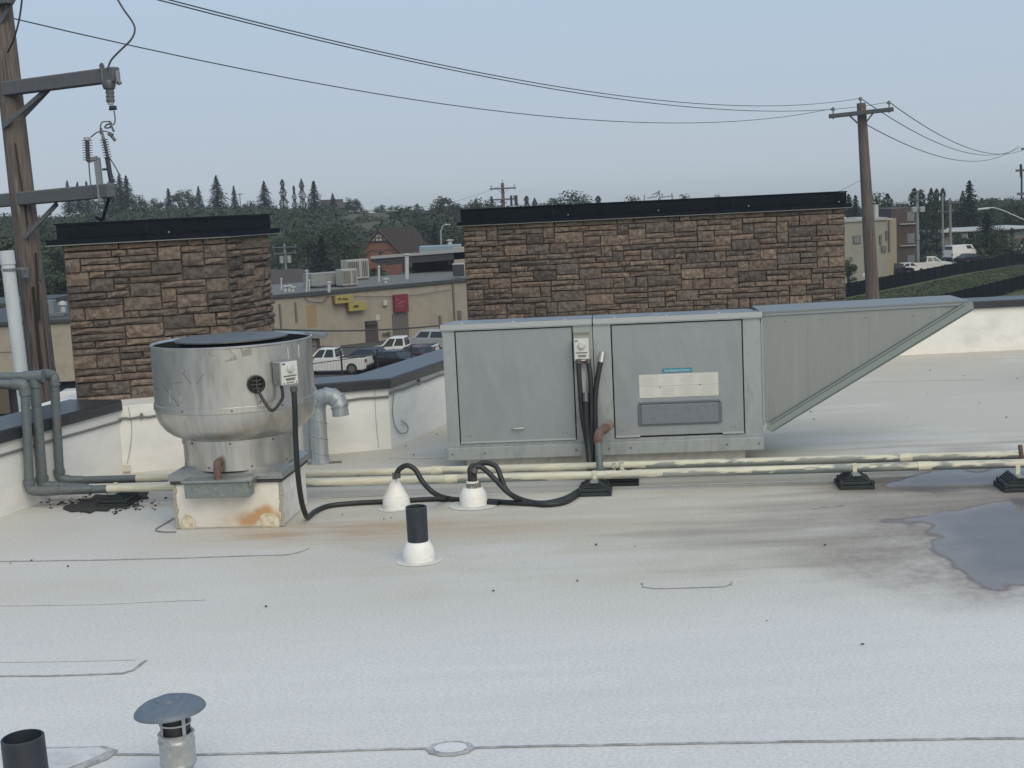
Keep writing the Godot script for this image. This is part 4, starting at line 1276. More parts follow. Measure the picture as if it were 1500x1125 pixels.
func build_pipes() -> void:
	var cream := mottled("cream_paint", [C(0.40, 0.39, 0.30), C(0.60, 0.585, 0.445), C(0.66, 0.65, 0.51), C(0.52, 0.51, 0.40)], Vector3(1.2, 3.0, 3.0), 0.55, 0.0, 0.5, 0.03)
	var peel := mottled("peeling_cream_paint", [C(0.14, 0.17, 0.165), C(0.22, 0.25, 0.235), C(0.36, 0.38, 0.33), C(0.64, 0.62, 0.48), C(0.70, 0.69, 0.55), C(0.62, 0.60, 0.47), C(0.20, 0.23, 0.22)], Vector3(0.42, 3.2, 3.2), 0.6, 0.0, 0.6, 0.03)
	var grey := mottled("grey_green_pipe", [C(0.10, 0.122, 0.13), C(0.135, 0.158, 0.168), C(0.115, 0.14, 0.15)], Vector3(1.5, 2.0, 1.5), 0.55, 0.1, 0.3, 0.03)
	var rust: Material = mats["rusty_iron"]
	var f0 := Vector3(-2.85, 0.112, -8.925); var f1 := Vector3(3.9, 0.112, -8.24)
	var m0 := Vector3(-2.93, 0.086, -9.09); var m1 := Vector3(3.9, 0.086, -8.375)
	var r0 := Vector3(-3.02, 0.112, -9.27); var r1 := Vector3(3.9, 0.112, -8.515)
	var labels := ["cream painted gas pipe nearest the lens, running across the roof on black blocks", "rusty middle pipe half hidden between the two cream pipes", "rear cream painted pipe, closest to the air unit, ending at a rusty stub"]
	var lines := [[f0, f1, 0.027], [m0, m1, 0.019], [r0, r1, 0.027]]
	var tops := [[Vector3(-3.02, 0, -8.83), 0.865], [Vector3(-2.985, 0, -9.02), 0.905], [Vector3(-3.025, 0, -9.26), 0.875]]
	for i in 3:
		var a: Vector3 = lines[i][0]; var b: Vector3 = lines[i][1]; var r: float = lines[i][2]
		var root := thing("gas_pipe", labels[i], "pipe", a, 0.0, "pipes running across the roof")
		var cuts := [0.0, [0.02, 0.03, 0.06][i], 0.36, 0.56, 0.80, 1.0, 1.4]
		for k in 6:
			var st := S()
			var n := 8; var pts := []
			for q in n + 1: pts.append(a.lerp(b, lerpf(cuts[k], cuts[k + 1], float(q) / n)))
			var mm: Material = grey if k == 0 else vcol("weathered_shaded_cream", 0.55)
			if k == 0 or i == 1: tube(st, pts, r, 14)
			else: weathered_shaded_pipe(st, pts[0], pts[-1], r, [0.0, 0.18, 0.30, 0.78, 0.66, 0.6][k], i * 7.3 + k)
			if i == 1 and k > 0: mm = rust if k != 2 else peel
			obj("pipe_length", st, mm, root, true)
			if k in [2, 4]:
				st = S(); var c: Vector3 = a.lerp(b, cuts[k]); var d := (b - a).normalized()
				tube(st, [c - d * 0.04, c + d * 0.04], r * 1.13, 14)
				obj("coupling", st, cream if i != 1 else rust, root, true)
	# risers at the left end with their elbows
	var tx := -4.3
	var rl := ["shortest grey riser pipe, nearest, turning left at its top below the other two", "middle grey riser pipe with a tee on top, between two others", "rear grey riser pipe, right-hand of the three, beside the stone pier"]
	for i in 3:
		var a: Vector3 = lines[i][0]
		var base := Vector3(lines[i][0].x - 0.10, 0.112, lines[i][0].z)
		if i == 0: base = at(44, 719, 8.93)
		elif i == 1: base = at(63, 713, 9.08)
		else: base = at(88, 703, 9.25)
		var topv: Vector3 = [at(36, 566, 8.93), at(50, 552, 9.08), at(79, 552, 9.25)][i]
		var root := thing("riser_pipe", rl[i], "pipe", base, 0.0, "grey riser pipes at the left")
		var rr: float = [0.031, 0.034, 0.031][i]
		var end := Vector3(base.x, 0, base.z)
		var st := S(); tube(st, [base + Vector3(0, 0.03, 0), topv - Vector3(0, 0.03, 0)], rr, 16)
		obj("upright", st, grey, root, true)
		st = S(); tube(st, curve([base + Vector3(0, 0.05, 0), base + Vector3(0.006, 0.012, 0), base + Vector3(0.05, -0.002, 0), (a - base) * 0.5 + base if (a - base).length() > 0.12 else a], 5), rr * 1.12, 14)
		obj("bottom_elbow", st, grey, root, true)
		st = S(); tube(st, [base + Vector3(0.04, -0.002, 0), a + (lines[i][1] - a).normalized() * 0.03], rr * 0.98, 14)
		obj("bottom_run", st, grey, root, true)
		st = S(); tube(st, [base + Vector3(0, 0.045, 0), base + Vector3(0, 0.075, 0)], rr * 1.25, 16)
		obj("fitting_ring", st, grey, root, true)
		var leftv: Vector3 = [at(-130, 560, 8.93), at(-130, 553, 9.08), at(52, 550, 9.15)][i]
		st = S()
		if i == 1:
			tube(st, [leftv, topv + Vector3(-0.05, 0.0, 0)], rr, 14)
			tube(st, [topv + Vector3(-0.07, 0, 0), topv + Vector3(0.06, 0, 0)], rr * 1.25, 16)
			tube(st, [topv + Vector3(0, -0.07, 0), topv], rr * 1.25, 16)
		else:
			tube(st, curve([topv - Vector3(0, 0.06, 0), topv - Vector3(0.004, 0.012, 0), topv + Vector3(-0.018, 0.012, 0), topv + Vector3(-0.075, 0.016, 0) if i == 0 else topv.lerp(leftv, 0.6) + Vector3(0, 0.01, 0)], 5), rr * 1.22, 16)
			if i == 0: tube(st, [topv + Vector3(-0.07, 0.016, 0), leftv], rr, 14)
			else: tube(st, [topv.lerp(leftv, 0.5) + Vector3(0, 0.01, 0), leftv], rr, 14)
		obj("top_run", st, grey, root, true)
		if i == 2:
			st = S(); tube(st, [base.lerp(topv, 0.46) + Vector3(0.018, 0, 0.006), base.lerp(topv, 0.60) + Vector3(0.018, 0, 0.006)], rr * 0.5, 10)
			obj("rust_patch", st, rust, root, true)
	# moulded black rubber supports under the pipes
	var rubber := mottled("black_rubber_block", [C(0.016, 0.022, 0.026), C(0.026, 0.034, 0.04), C(0.02, 0.028, 0.032)], Vector3.ONE * 4.0, 0.75, 0.0, 1.0, 0.03, false, false)
	var proto: Node3D
	var spots := [[0.50, "black rubber pipe support beside the bundle of black conduits"], [2.12, "black rubber pipe support standing alone at the puddle's dry left edge"], [3.10, "black rubber pipe support at the far right edge, beside the puddles"], [-2.62, "black rubber pipe support on the dark smudge below the grey risers"], [0.66, "black rubber pipe support behind the conduits, under the rear cream pipe"]]
	for s in spots:
		var t: float = (s[0] - f0.x) / (f1.x - f0.x)
		var c := f0.lerp(f1, t)
		if proto == null:
			proto = thing("pipe_support", s[1], "pipe support", Vector3(c.x, 0, c.z), 0.0, "black pipe supports on the roof")
			var st := S()
			box(st, Vector3(0, 0.012, 0.0), Vector3(0.215, 0.024, 0.26), 0.004)
			box(st, Vector3(0, 0.036, 0.0), Vector3(0.19, 0.025, 0.24), 0.006)
			obj("base_block", st, rubber, proto)
			st = S()
			for k in 4: box(st, Vector3(0, 0.054 + k * 0.009, 0), Vector3(0.145 - k * 0.022, 0.0095, 0.22), 0.003)
			obj("stepped_top", st, rubber, proto)
			st = S()
			for k in [-1.0, 1.0]: box(st, Vector3(k * 0.096, 0.04, 0.118), Vector3(0.022, 0.03, 0.025), 0.004)
			obj("lug", st, rubber, proto)
			st = S(); box(st, Vector3(0, 0.0875, 0.0), Vector3(0.05, 0.008, 0.24), 0.001)
			obj("strut", st, flat("strut_zinc", C(0.26, 0.28, 0.28), 0.5, 0.5), proto)
			st = S(); box(st, Vector3(0, 0.118, 0.031), Vector3(0.026, 0.062, 0.006), 0.001)
			obj("clamp", st, cream, proto)
		else:
			var o := copy_of(proto, s[1])
			o.position = Vector3(c.x, 0, c.z)
			o.rotation.y = -0.1
			if s[0] == 3.10: o.position = level(1497, 722, 0) + Vector3(0.02, 0, -0.14)
			if s[0] == 0.66: o.position = Vector3(0.70, 0, -8.86)
			if s[0] == -2.62: o.position = Vector3(-2.66, 0, -8.96)
	proto.rotation.y = -0.1
	# torn rubber mat under the left support
	var mat_pts := []
	for p in [[92, 746], [104, 740], [112, 741], [120, 733], [134, 732], [140, 726], [158, 727], [170, 722], [190, 724], [200, 720], [218, 722], [214, 727], [218, 731], [200, 733], [196, 738], [180, 738], [176, 744], [160, 744], [158, 750], [140, 749], [132, 753], [118, 750], [104, 751]]: mat_pts.append(level(p[0], p[1], 0))
	var st2 := S(); sheet(st2, mat_pts, 0.003, 0.008)
	lone("rubber_mat", st2, mottled("torn_rubber", [C(0.015, 0.016, 0.018), C(0.035, 0.036, 0.038), C(0.07, 0.07, 0.068)], Vector3.ONE * 5.0, 0.9, 0.0, 2.0, 0.04), "torn dark rubber mat crumbling under the left pipe support", "mat")
	st2 = S()
	for k in 320:
		var c := level(150 + rng.randfn() * 34, 738 + rng.randfn() * 5, 0)
		box(st2, c + Vector3(0, 0.006, 0), Vector3(rng.randf_range(0.006, 0.03), rng.randf_range(0.002, 0.007), rng.randf_range(0.005, 0.02)), 0.002, Basis(Vector3.UP, rng.randf() * 3))
	meta(obj("rubber_crumbs", st2, mats["torn_rubber"]), "crumbs of black rubber round the torn mat", "crumbs", "", "stuff")
	# rusty stub at the far right
	st2 = S(); var sb := at(1497, 668, 8.42)
	tube(st2, [sb - Vector3(0, 0.02, 0), sb + Vector3(-0.012, 0.07, 0)], 0.014, 10)
	tube(st2, [sb - Vector3(0, 0.04, 0), sb + Vector3(0, -0.0, 0)], 0.02, 10)
	lone("rusty_stub", st2, rust, "short rusty stub standing on the rear pipe at the right edge", "pipe stub")
	# gas riser into the unit
	var gr := thing("gas_drop", "grey gas pipe rising from the cream pipes into the unit through rusty elbows", "pipe", at(879, 692, 8.72))
	var ga := at(879, 690, 8.72); var gb := at(876, 642, 8.78)
	st2 = S(); tube(st2, [ga, gb], 0.023, 14); tube(st2, [ga - Vector3(0, 0.015, 0), ga + Vector3(0, 0.02, 0)], 0.034, 14)
	obj("upright", st2, grey, gr, true)
	st2 = S(); tube(st2, curve([gb - Vector3(0, 0.03, 0), gb + Vector3(0, 0.01, 0), at(879, 632, 8.84), at(886, 629, 8.95)], 5), 0.029, 14)
	obj("rusty_elbow", st2, rust, gr, true)
	st2 = S(); tube(st2, [at(884, 629.5, 8.92), at(890, 625, 9.2)], 0.024, 14); tube(st2, [at(886, 628, 9.0), at(887.5, 627, 9.06)], 0.031, 14)
	obj("nipple", st2, rust, gr, true)
	st2 = S(); tube(st2, [at(889, 625, 9.14), at(893, 622, 9.37)], 0.032, 14)
	obj("union", st2, mottled("rust_pale", [C(0.20, 0.15, 0.13), C(0.28, 0.23, 0.21)], Vector3.ONE * 8.0, 0.8), gr, true)
	# small cream valve stem beside it
	st2 = S(); var vs := at(900, 690, 8.72); tube(st2, [vs, vs + Vector3(0, 0.055, 0)], 0.010, 8); box(st2, vs + Vector3(0, 0.03, 0), Vector3(0.04, 0.02, 0.03), 0.004)
	lone("valve", st2, mottled("peeling_valve", [C(0.2, 0.24, 0.24), C(0.5, 0.49, 0.38)], Vector3.ONE * 8.0, 0.6), "small valve stem on the rear pipe right of the gas drop", "valve")
	# black conduits
	var black: Material = mats["black_conduit"]
	var runs := [
		["conduit from the fan's switch box down its curb and behind the cones", [at(430, 566, 7.86), at(432, 600, 7.86), at(433, 640, 7.90), at(436, 690, 7.93), at(441, 730, 8.0), at(447, 752, 8.08), level(452, 757, 0.016), level(462, 749, 0.016), level(482, 741, 0.016), level(520, 737, 0.016), level(580, 734, 0.016), level(640, 731, 0.016), level(700, 733, 0.016), level(745, 736, 0.016), level(790, 738, 0.016), level(830, 733, 0.017), level(848, 721, 0.02)], 0.0165],
		["conduit arching out of the left, pointed white cone and dropping to the roof", [at(582, 700, 8.35), at(582, 692, 8.35), at(588, 685, 8.35), at(598, 682, 8.34), at(609, 689, 8.33), at(620, 707, 8.31), at(637, 723, 8.28), level(657, 730, 0.02), level(690, 734, 0.018), level(730, 737, 0.016)], 0.0165],
		["conduit making the wide loop from the right, chipped cone to the unit", [at(694, 693, 8.32), at(696, 684, 8.33), at(708, 686, 8.33), at(725, 702, 8.30), at(745, 722, 8.26), level(768, 733, 0.03), level(795, 737, 0.02), level(825, 731, 0.02), level(846, 720, 0.03), at(862, 708, 8.62), at(866, 690, 8.95)], 0.0165],
		["conduit making the small upright loop out of the chipped cone", [at(692, 692, 8.34), at(698, 682, 8.36), at(712, 678, 8.36), at(727, 684, 8.34), at(734, 700, 8.31), at(742, 718, 8.27), level(758, 731, 0.028), level(775, 736, 0.02), level(800, 739, 0.018), level(828, 735, 0.018), level(850, 722, 0.02), at(866, 710, 8.62), at(869, 690, 8.95)], 0.0165],
		["conduit under the left side of the unit's switch", [at(847, 526, 9.36), at(849, 560, 9.34), at(853, 610, 9.33), at(860, 650, 9.31), at(863, 680, 9.28), at(864, 697, 9.2)], 0.017],
		["conduit under the right side of the unit's switch", [at(861, 526, 9.36), at(865, 555, 9.34), at(866, 600, 9.33), at(866, 650, 9.31), at(868, 680, 9.28), at(868, 697, 9.2)], 0.017],
		["conduit with a pale metal end, leaning right of the switch", [at(880, 530, 9.36), at(876, 550, 9.35), at(872, 580, 9.34), at(872, 620, 9.33), at(873, 655, 9.31), at(872, 697, 9.2)], 0.018],
		["middle conduit ending in a grey cap below the white strip", [at(858, 588, 9.32), at(859, 620, 9.31), at(862, 650, 9.29), at(865, 697, 9.18)], 0.020]]
	for r in runs:
		var root := thing("black_conduit", "black flexible " + r[0], "conduit", r[1][0], 0.0, "black flexible conduits")
		var st := S(); tube(st, curve(r[1], 7), r[2], 12)
		obj("conduit", st, black, root, true)
		if r[2] == 0.018:
			st = S(); tube(st, [at(880, 531, 9.36), at(883, 516, 9.38)], 0.021, 12)
			obj("metal_end", st, flat("pale_fitting", C(0.42, 0.44, 0.44), 0.35, 0.6), root, true)
		elif r[2] == 0.020:
			st = S(); tube(st, [at(857.5, 589, 9.31), at(858, 576, 9.33)], 0.021, 12)
			obj("end_cap", st, flat("grey_cap", C(0.10, 0.11, 0.115), 0.4, 0.5), root, true)
		else:
			st = S(); tube(st, [r[1][0], (r[1][1] - r[1][0]).normalized() * 0.03 + r[1][0]], r[2] * 1.3, 12)
			obj("gland_nut", st, flat("gland_grey", C(0.09, 0.09, 0.09), 0.4, 0.3), root, true)
	# the trailing loop of wire at the curb's left foot
	st2 = S(); tube(st2, curve([level(258, 757, 0.01), level(243, 766, 0.006), level(228, 776, 0.006), level(240, 779, 0.006), level(258, 779, 0.006)], 6), 0.004, 6)
	lone("ground_wire", st2, flat("dull_wire", C(0.20, 0.20, 0.20), 0.6), "thin wire looping on the roof at the curb's left foot", "wire")

# ---------------------------------------------------------------- boots, stubs and the capped flue
func build_roof_fittings() -> void:
	var coat := mottled("white_elastic_coating", [C(0.70, 0.71, 0.69), C(0.79, 0.80, 0.78), C(0.76, 0.765, 0.745)], Vector3.ONE * 4.0, 0.5, 0.0, 1.2, 0.02)
	var black := mottled("black_plastic_pipe", [C(0.019, 0.025, 0.036), C(0.027, 0.034, 0.047), C(0.022, 0.029, 0.041)], Vector3(2, 1, 2), 0.5, 0.0, 0.0, 0.02, false, false)
	var skirt := mottled("flange_membrane", [C(0.50, 0.495, 0.475), C(0.58, 0.575, 0.555), C(0.62, 0.615, 0.60)], Vector3.ONE * 2.0, 0.6)
	var p := level(581, 744, 0)
	var root := thing("pipe_boot", "pointed white cone boot with a black conduit arching from its tip, left of the pair", "pipe boot", p, 0.0, "white boots sealing roof penetrations")
	var st := S()
	lathe(st, [Vector2(0.086, 0.0), Vector2(0.086, 0.045), Vector2(0.078, 0.075), Vector2(0.060, 0.105), Vector2(0.044, 0.14), Vector2(0.026, 0.172), Vector2(0.018, 0.185), Vector2(0.0, 0.187)], 28)
	obj("cone", st, coat, root)
	for y in [0.03, 0.055, 0.08, 0.11]:
		st = S(); var rr: float = 0.0875 if y < 0.05 else (0.085 if y < 0.07 else (0.078 if y < 0.1 else 0.059))
		lathe(st, [Vector2(rr - 0.004, y - 0.003), Vector2(rr, y), Vector2(rr - 0.005, y + 0.003)], 28)
		obj("wrap_edge", st, coat, root)
	st = S(); tube(st, [Vector3(0, 0.18, 0), Vector3(0, 0.225, 0)], 0.016, 12)
	obj("fitting", st, flat("grey_fitting", C(0.20, 0.20, 0.20), 0.4, 0.5), root)
	st = S(); lathe(st, [Vector2(0.12, 0.002), Vector2(0.115, 0.004), Vector2(0.08, 0.005)], 30)
	obj("flange", st, skirt, root)
	p = level(694, 740, 0)
	root = thing("pipe_boot", "chipped white boot with peeling paint and a dark elbow on top, right of the pair", "pipe boot", p, 0.0, "white boots sealing roof penetrations")
	st = S()
	lathe(st, [Vector2(0.088, 0.0), Vector2(0.087, 0.055), Vector2(0.080, 0.085), Vector2(0.062, 0.112), Vector2(0.046, 0.125), Vector2(0.038, 0.155), Vector2(0.0, 0.158)], 28)
	obj("cone", st, coat, root)
	# flakes where the coating has come away
	var flake := flat("bare_grey_pipe", C(0.17, 0.165, 0.155), 0.7)
	for k in 9:
		st = S()
		var a := -0.9 + k * 0.27 + rng.randf() * 0.1
		var hgt := rng.randf_range(0.015, 0.05)
		var c := Vector3(sin(a) * 0.048, 0.143 - hgt * 0.4, cos(a) * 0.048)
		box(st, c, Vector3(rng.randf_range(0.006, 0.014), hgt, 0.012), 0.002, Basis(Vector3.UP, a) * Basis(Vector3.RIGHT, -0.28) * Basis(Vector3.BACK, rng.randf_range(-0.3, 0.3)))
		obj("bare_flake", st, flake, root)
	st = S()
	tube(st, [Vector3(0, 0.15, 0), Vector3(0, 0.215, 0)], 0.030, 14)
	tube(st, curve([Vector3(-0.004, 0.20, 0), Vector3(-0.006, 0.225, 0.004), Vector3(0.01, 0.245, 0.0), Vector3(0.03, 0.238, 0)], 4), 0.024, 12)
	obj("dark_elbow", st, mottled("dark_elbow", [C(0.03, 0.028, 0.028), C(0.07, 0.06, 0.055)], Vector3.ONE * 8.0, 0.7), root)
	st = S(); lathe(st, [Vector2(0.16, 0.003), Vector2(0.155, 0.006), Vector2(0.08, 0.007)], 30)
	obj("flange", st, skirt, root)
	# the short black vent stub in its white boot
	p = level(614, 821, 0)
	root = thing("vent_stub", "short open black plastic vent pipe in a rounded white boot, middle of the roof", "vent pipe", p, 0.0, "black plastic vent pipes")
	st = S()
	lathe(st, [Vector2(0.083, 0.0), Vector2(0.085, 0.035), Vector2(0.080, 0.070), Vector2(0.068, 0.092), Vector2(0.060, 0.106), Vector2(0.050, 0.108)], 32)
	obj("boot", st, coat, root)
	st = S()
	lathe(st, [Vector2(0.055, 0.10), Vector2(0.057, 0.292), Vector2(0.055, 0.2945), Vector2(0.049, 0.294), Vector2(0.048, 0.12), Vector2(0.0, 0.119)], 32)
	obj("pipe", st, black, root)
	st = S(); lathe(st, [Vector2(0.125, 0.002), Vector2(0.12, 0.004), Vector2(0.075, 0.005)], 32)
	obj("flange", st, skirt, root)
	# the vent pipe cut by the lower left corner
	p = at(35, 1082, 4.28); p.y = 0
	root = thing("vent_stub", "open black plastic vent pipe cut by the bottom left corner of the picture", "vent pipe", p, 0.0, "black plastic vent pipes")
	st = S()
	var tilt := Transform3D(Basis(Vector3.BACK, 0.02), Vector3.ZERO)
	lathe(st, [Vector2(0.070, 0.0), Vector2(0.0685, 0.205), Vector2(0.0655, 0.2075), Vector2(0.062, 0.207), Vector2(0.061, 0.02), Vector2(0.0, 0.02)], 48, tilt)
	obj("pipe", st, black, root)
	st = S(); lathe(st, [Vector2(0.16, 0.003), Vector2(0.155, 0.008), Vector2(0.085, 0.012), Vector2(0.075, 0.05), Vector2(0.071, 0.052)], 32)
	obj("boot", st, coat, root)
	# the capped metal flue
	p = at(255, 1040, 4.30); p.y = 0
	root = thing("capped_flue", "round metal flue with a grey mushroom rain cap, bottom left of the roof", "flue", p)
	var zinc := mottled("flue_zinc", [C(0.34, 0.36, 0.365), C(0.46, 0.475, 0.475), C(0.40, 0.415, 0.415), C(0.54, 0.545, 0.53)], Vector3(5, 3, 5), 0.36, 0.65, 0.0, 0.03, false, false)
	var capm := mottled("cap_blue_grey", [C(0.10, 0.135, 0.175), C(0.135, 0.172, 0.215), C(0.118, 0.155, 0.19)], Vector3.ONE * 3.0, 0.5, 0.15, 0.2, 0.03, false, false)
	var h := (at(255, 1069, 4.30)).y
	st = S()
	lathe(st, [Vector2(0.048, 0.0), Vector2(0.049, h - 0.128), Vector2(0.0555, h - 0.120), Vector2(0.0575, h - 0.112)], 40)
	obj("lower_pipe", st, flat("flue_dull", C(0.36, 0.38, 0.39), 0.45, 0.5), root)
	st = S()
	lathe(st, [Vector2(0.0585, h - 0.114), Vector2(0.0605, h - 0.110), Vector2(0.0585, h - 0.105), Vector2(0.0578, h - 0.042), Vector2(0.0605, h - 0.038), Vector2(0.0605, h - 0.030), Vector2(0.0575, h - 0.026), Vector2(0.0575, h - 0.014), Vector2(0.0602, h - 0.010), Vector2(0.056, h - 0.006), Vector2(0.0475, h - 0.008), Vector2(0.047, h - 0.10)], 48)
	obj("collar", st, zinc, root)
	for k in 4:
		var a := PI / 4 + k * TAU / 4
		st = S(); box(st, Vector3(sin(a) * 0.0515, h + 0.035, cos(a) * 0.0515), Vector3(0.013, 0.09, 0.003), 0.0008, Basis(Vector3.UP, a))
		obj("cap_strap", st, zinc, root)
	st = S()
	for y in [h + 0.026]:
		lathe(st, [Vector2(0.0500, y - 0.0028), Vector2(0.0525, y - 0.0028), Vector2(0.0525, y + 0.0028), Vector2(0.0500, y + 0.0028), Vector2(0.0500, y - 0.0028)], 40)
	obj("guard_ring", st, zinc, root)
	st = S()
	lathe(st, [Vector2(0.043, h - 0.02), Vector2(0.042, h + 0.045), Vector2(0.0, h + 0.046)], 36)
	obj("inner_pipe", st, flat("inner_dark", C(0.035, 0.04, 0.042), 0.6, 0.3), root)
	st = S()
	var k0 := h + 0.066
	lathe(st, [Vector2(0.0, k0 + 0.010), Vector2(0.10, k0 + 0.008), Vector2(0.114, k0), Vector2(0.1165, k0 + 0.001), Vector2(0.115, k0 + 0.007), Vector2(0.107, k0 + 0.016), Vector2(0.092, k0 + 0.026), Vector2(0.070, k0 + 0.034), Vector2(0.050, k0 + 0.038), Vector2(0.044, k0 + 0.039), Vector2(0.042, k0 + 0.044), Vector2(0.034, k0 + 0.0475), Vector2(0.018, k0 + 0.0500), Vector2(0.0, k0 + 0.0508)], 56, Transform3D(Basis(Vector3.BACK, 0.05), Vector3.ZERO))
	obj("rain_cap", st, capm, root)
	# black cable bits: the sealed square patch by the column foot
	st = S(); var pc := onto(182, 686, Vector3(-2.93, 0, -10.04), Vector3(-0.97, 0, -10.57))
	box(st, pc, Vector3(0.09, 0.06, 0.02), 0.008)
	lone("sealed_outlet", st, mottled("outlet_cream", [C(0.55, 0.52, 0.44), C(0.66, 0.64, 0.58)], Vector3.ONE * 6.0, 0.6), "small cream sealed outlet low on the back wall, left of the fan", "outlet")

# ---------------------------------------------------------------- poles and lines
func wood_mat() -> Material:
	return mottled("weathered_pole_wood", [C(0.05, 0.044, 0.042), C(0.12, 0.103, 0.095), C(0.17, 0.15, 0.14), C(0.085, 0.074, 0.069), C(0.21, 0.19, 0.176)], Vector3(5.0, 0.16, 5.0), 0.9, 0.0, 2.0, 0.02)

func grey_wood() -> Material:
	return mottled("grey_arm_wood", [C(0.085, 0.095, 0.11), C(0.13, 0.14, 0.155), C(0.105, 0.112, 0.125)], Vector3(1.2, 8.0, 1.2), 0.9, 0.0, 1.2, 0.03)

func sheds(st: SurfaceTool, a: Vector3, b: Vector3, n: int, r_core: float, r_shed: float) -> void:
	var d := (b - a).normalized()
	var x := d.cross(Vector3.RIGHT).normalized()
	var xf := Transform3D(Basis(x, d, x.cross(d)), a)
	var L := (b - a).length()
	var prof := [Vector2(0.0, 0.0), Vector2(r_core, 0.0)]
	for i in n:
		var y := L * (i + 0.3) / n
		prof.append(Vector2(r_core, y)); prof.append(Vector2(r_shed, y + L / n * 0.12)); prof.append(Vector2(r_shed * 0.96, y + L / n * 0.25)); prof.append(Vector2(r_core, y + L / n * 0.5))
	prof.append(Vector2(r_core, L)); prof.append(Vector2(0, L))
	lathe(st, prof, 18, xf)

func build_near_pole() -> void:
	var wood := wood_mat(); var arm := grey_wood()
	var steel := flat("dull_steel", C(0.13, 0.14, 0.15), 0.5, 0.5)
	var porc := flat("dark_glaze", C(0.035, 0.042, 0.055), 0.3)
	var poly := flat("grey_polymer", C(0.13, 0.145, 0.16), 0.5)
	var base := at(86, 760, 13.0)
	var top := at(8, 70, 13.0)
	var dir := (top - base).normalized()
	base += dir * ((GROUND - base.y) / dir.y)
	top += dir * 3.4
	var root := thing("utility_pole", "weathered wooden utility pole at the left edge with two heavy crossarms and insulators", "utility pole", base)
	var st := S()
	var pts := []
	for k in 25: pts.append(base.lerp(top, k / 24.0))
	tube(st, pts, 0.185, 20, 0.085)
	obj("shaft", st, wood, root, true)
	# dark checks and the plank-like strip along the shaft
	for c in [[48, 420, 62, 560, 0.014], [52, 370, 58, 470, 0.010], [22, 210, 40, 330, 0.007]]:
		st = S(); tube(st, [at(c[0], c[1], 12.868), at(c[2], c[3], 12.862)], c[4], 6)
		obj("drying_check", st, flat("check_dark", C(0.035, 0.028, 0.026), 0.95), root, true)
	st = S(); beam(st, at(58, 415, 12.93), at(74, 545, 12.93), 0.03, 0.03, 0.004); beam(st, at(52, 370, 12.93), at(58, 410, 12.93), 0.03, 0.03, 0.004)
	obj("ground_moulding", st, wood, root, true)
	# crossarms reach towards the lens on the right
	var a0 := at(18, 131, 13.0); var a1 := at(171, 109, 12.1)
	var ax := (a1 - a0).normalized()
	st = S(); beam(st, a0 - ax * 0.05 + Vector3(0, 0, 0.1), a1, 0.085, 0.13, 0.01)
	obj("crossarm", st, arm, root, true)
	var b0 := at(38, 291, 12.98); var b1 := at(165, 279, 12.1)
	var bx := (b1 - b0).normalized()
	st = S(); beam(st, b0 - bx * 1.1 + Vector3(0, 0, 0.12), b1 + Vector3(0, 0, 0.03), 0.085, 0.125, 0.01)
	obj("crossarm", st, arm, root, true)
	st = S(); beam(st, at(-120, 5, 13.3), at(16, -4, 12.8), 0.085, 0.12, 0.01)
	obj("crossarm", st, arm, root, true)
	for br in [[79, 122, 12.6, 4, 186, 12.88], [79, 123, 12.72, 26, 179, 13.06], [84, 298, 12.62, 36, 348, 12.86], [24, -8, 12.8, 0, 33, 12.9]]:
		st = S(); beam(st, at(br[0], br[1], br[2]), at(br[3], br[4], br[5]), 0.016, 0.045, 0.003)
		obj("brace", st, arm, root, true)
	# end bolt, clamp and pin on the upper arm
	st = S()
	tube(st, [at(150, 121, 12.15), at(149, 96, 12.15)], 0.018, 8); tube(st, [at(145, 102, 12.15), at(154, 101, 12.15)], 0.012, 8)
	tube(st, curve([at(146, 98, 12.14), at(149, 93, 12.14), at(152, 98, 12.14)], 4), 0.010, 6)
	obj("arm_clamp", st, steel, root, true)
	st = S(); box(st, at(173, 114, 12.05), Vector3(0.03, 0.12, 0.05), 0.008); box(st, at(174, 121, 12.05), Vector3(0.045, 0.03, 0.05), 0.008)
	obj("end_bracket", st, flat("pale_hardware", C(0.24, 0.26, 0.28), 0.5, 0.3), root, true)
	# hanging fuse switch under the end of the upper arm
	st = S(); lathe(st, [Vector2(0, 0.0), Vector2(0.055, 0.0), Vector2(0.060, -0.03), Vector2(0.05, -0.07), Vector2(0.042, -0.075)], 16, Transform3D(Basis.IDENTITY, at(159, 118, 12.12)))
	obj("hanger_cap", st, steel, root, true)
	st = S(); sheds(st, at(160.5, 127, 12.12), at(162, 150, 12.12), 4, 0.034, 0.040)
	obj("fuse_barrel", st, poly, root, true)
	st = S(); tube(st, [at(162, 149, 12.12), at(162.5, 153, 12.12)], 0.028, 12)
	obj("pale_ring", st, flat("pale_ring", C(0.33, 0.36, 0.38), 0.5), root, true)
	st = S(); box(st, at(165, 157.5, 12.12), Vector3(0.055, 0.035, 0.05), 0.008); tube(st, [at(160, 160, 12.12), at(170, 159, 12.12)], 0.012, 8); tube(st, [at(169, 155, 12.12), at(170, 161, 12.12)], 0.010, 8)
	obj("fuse_foot", st, porc, root, true)
	# jumpers
	for j in [[[167, 162], [168.5, 172], [168, 180], [165, 183]], [[147, 197], [148, 181], [156, 178], [164, 180]], [[133, 201], [142, 194], [152, 192], [160, 194]], [[161, 232], [168, 243], [174, 254], [176, 262]], [[130, 236], [132, 262], [138, 305], [143, 317]]]:
		st = S(); var q := []
		for p in j: q.append(at(p[0], p[1], 12.12))
		tube(st, curve(q, 5), 0.006, 6)
		obj("jumper_wire", st, steel, root, true)
	st = S()
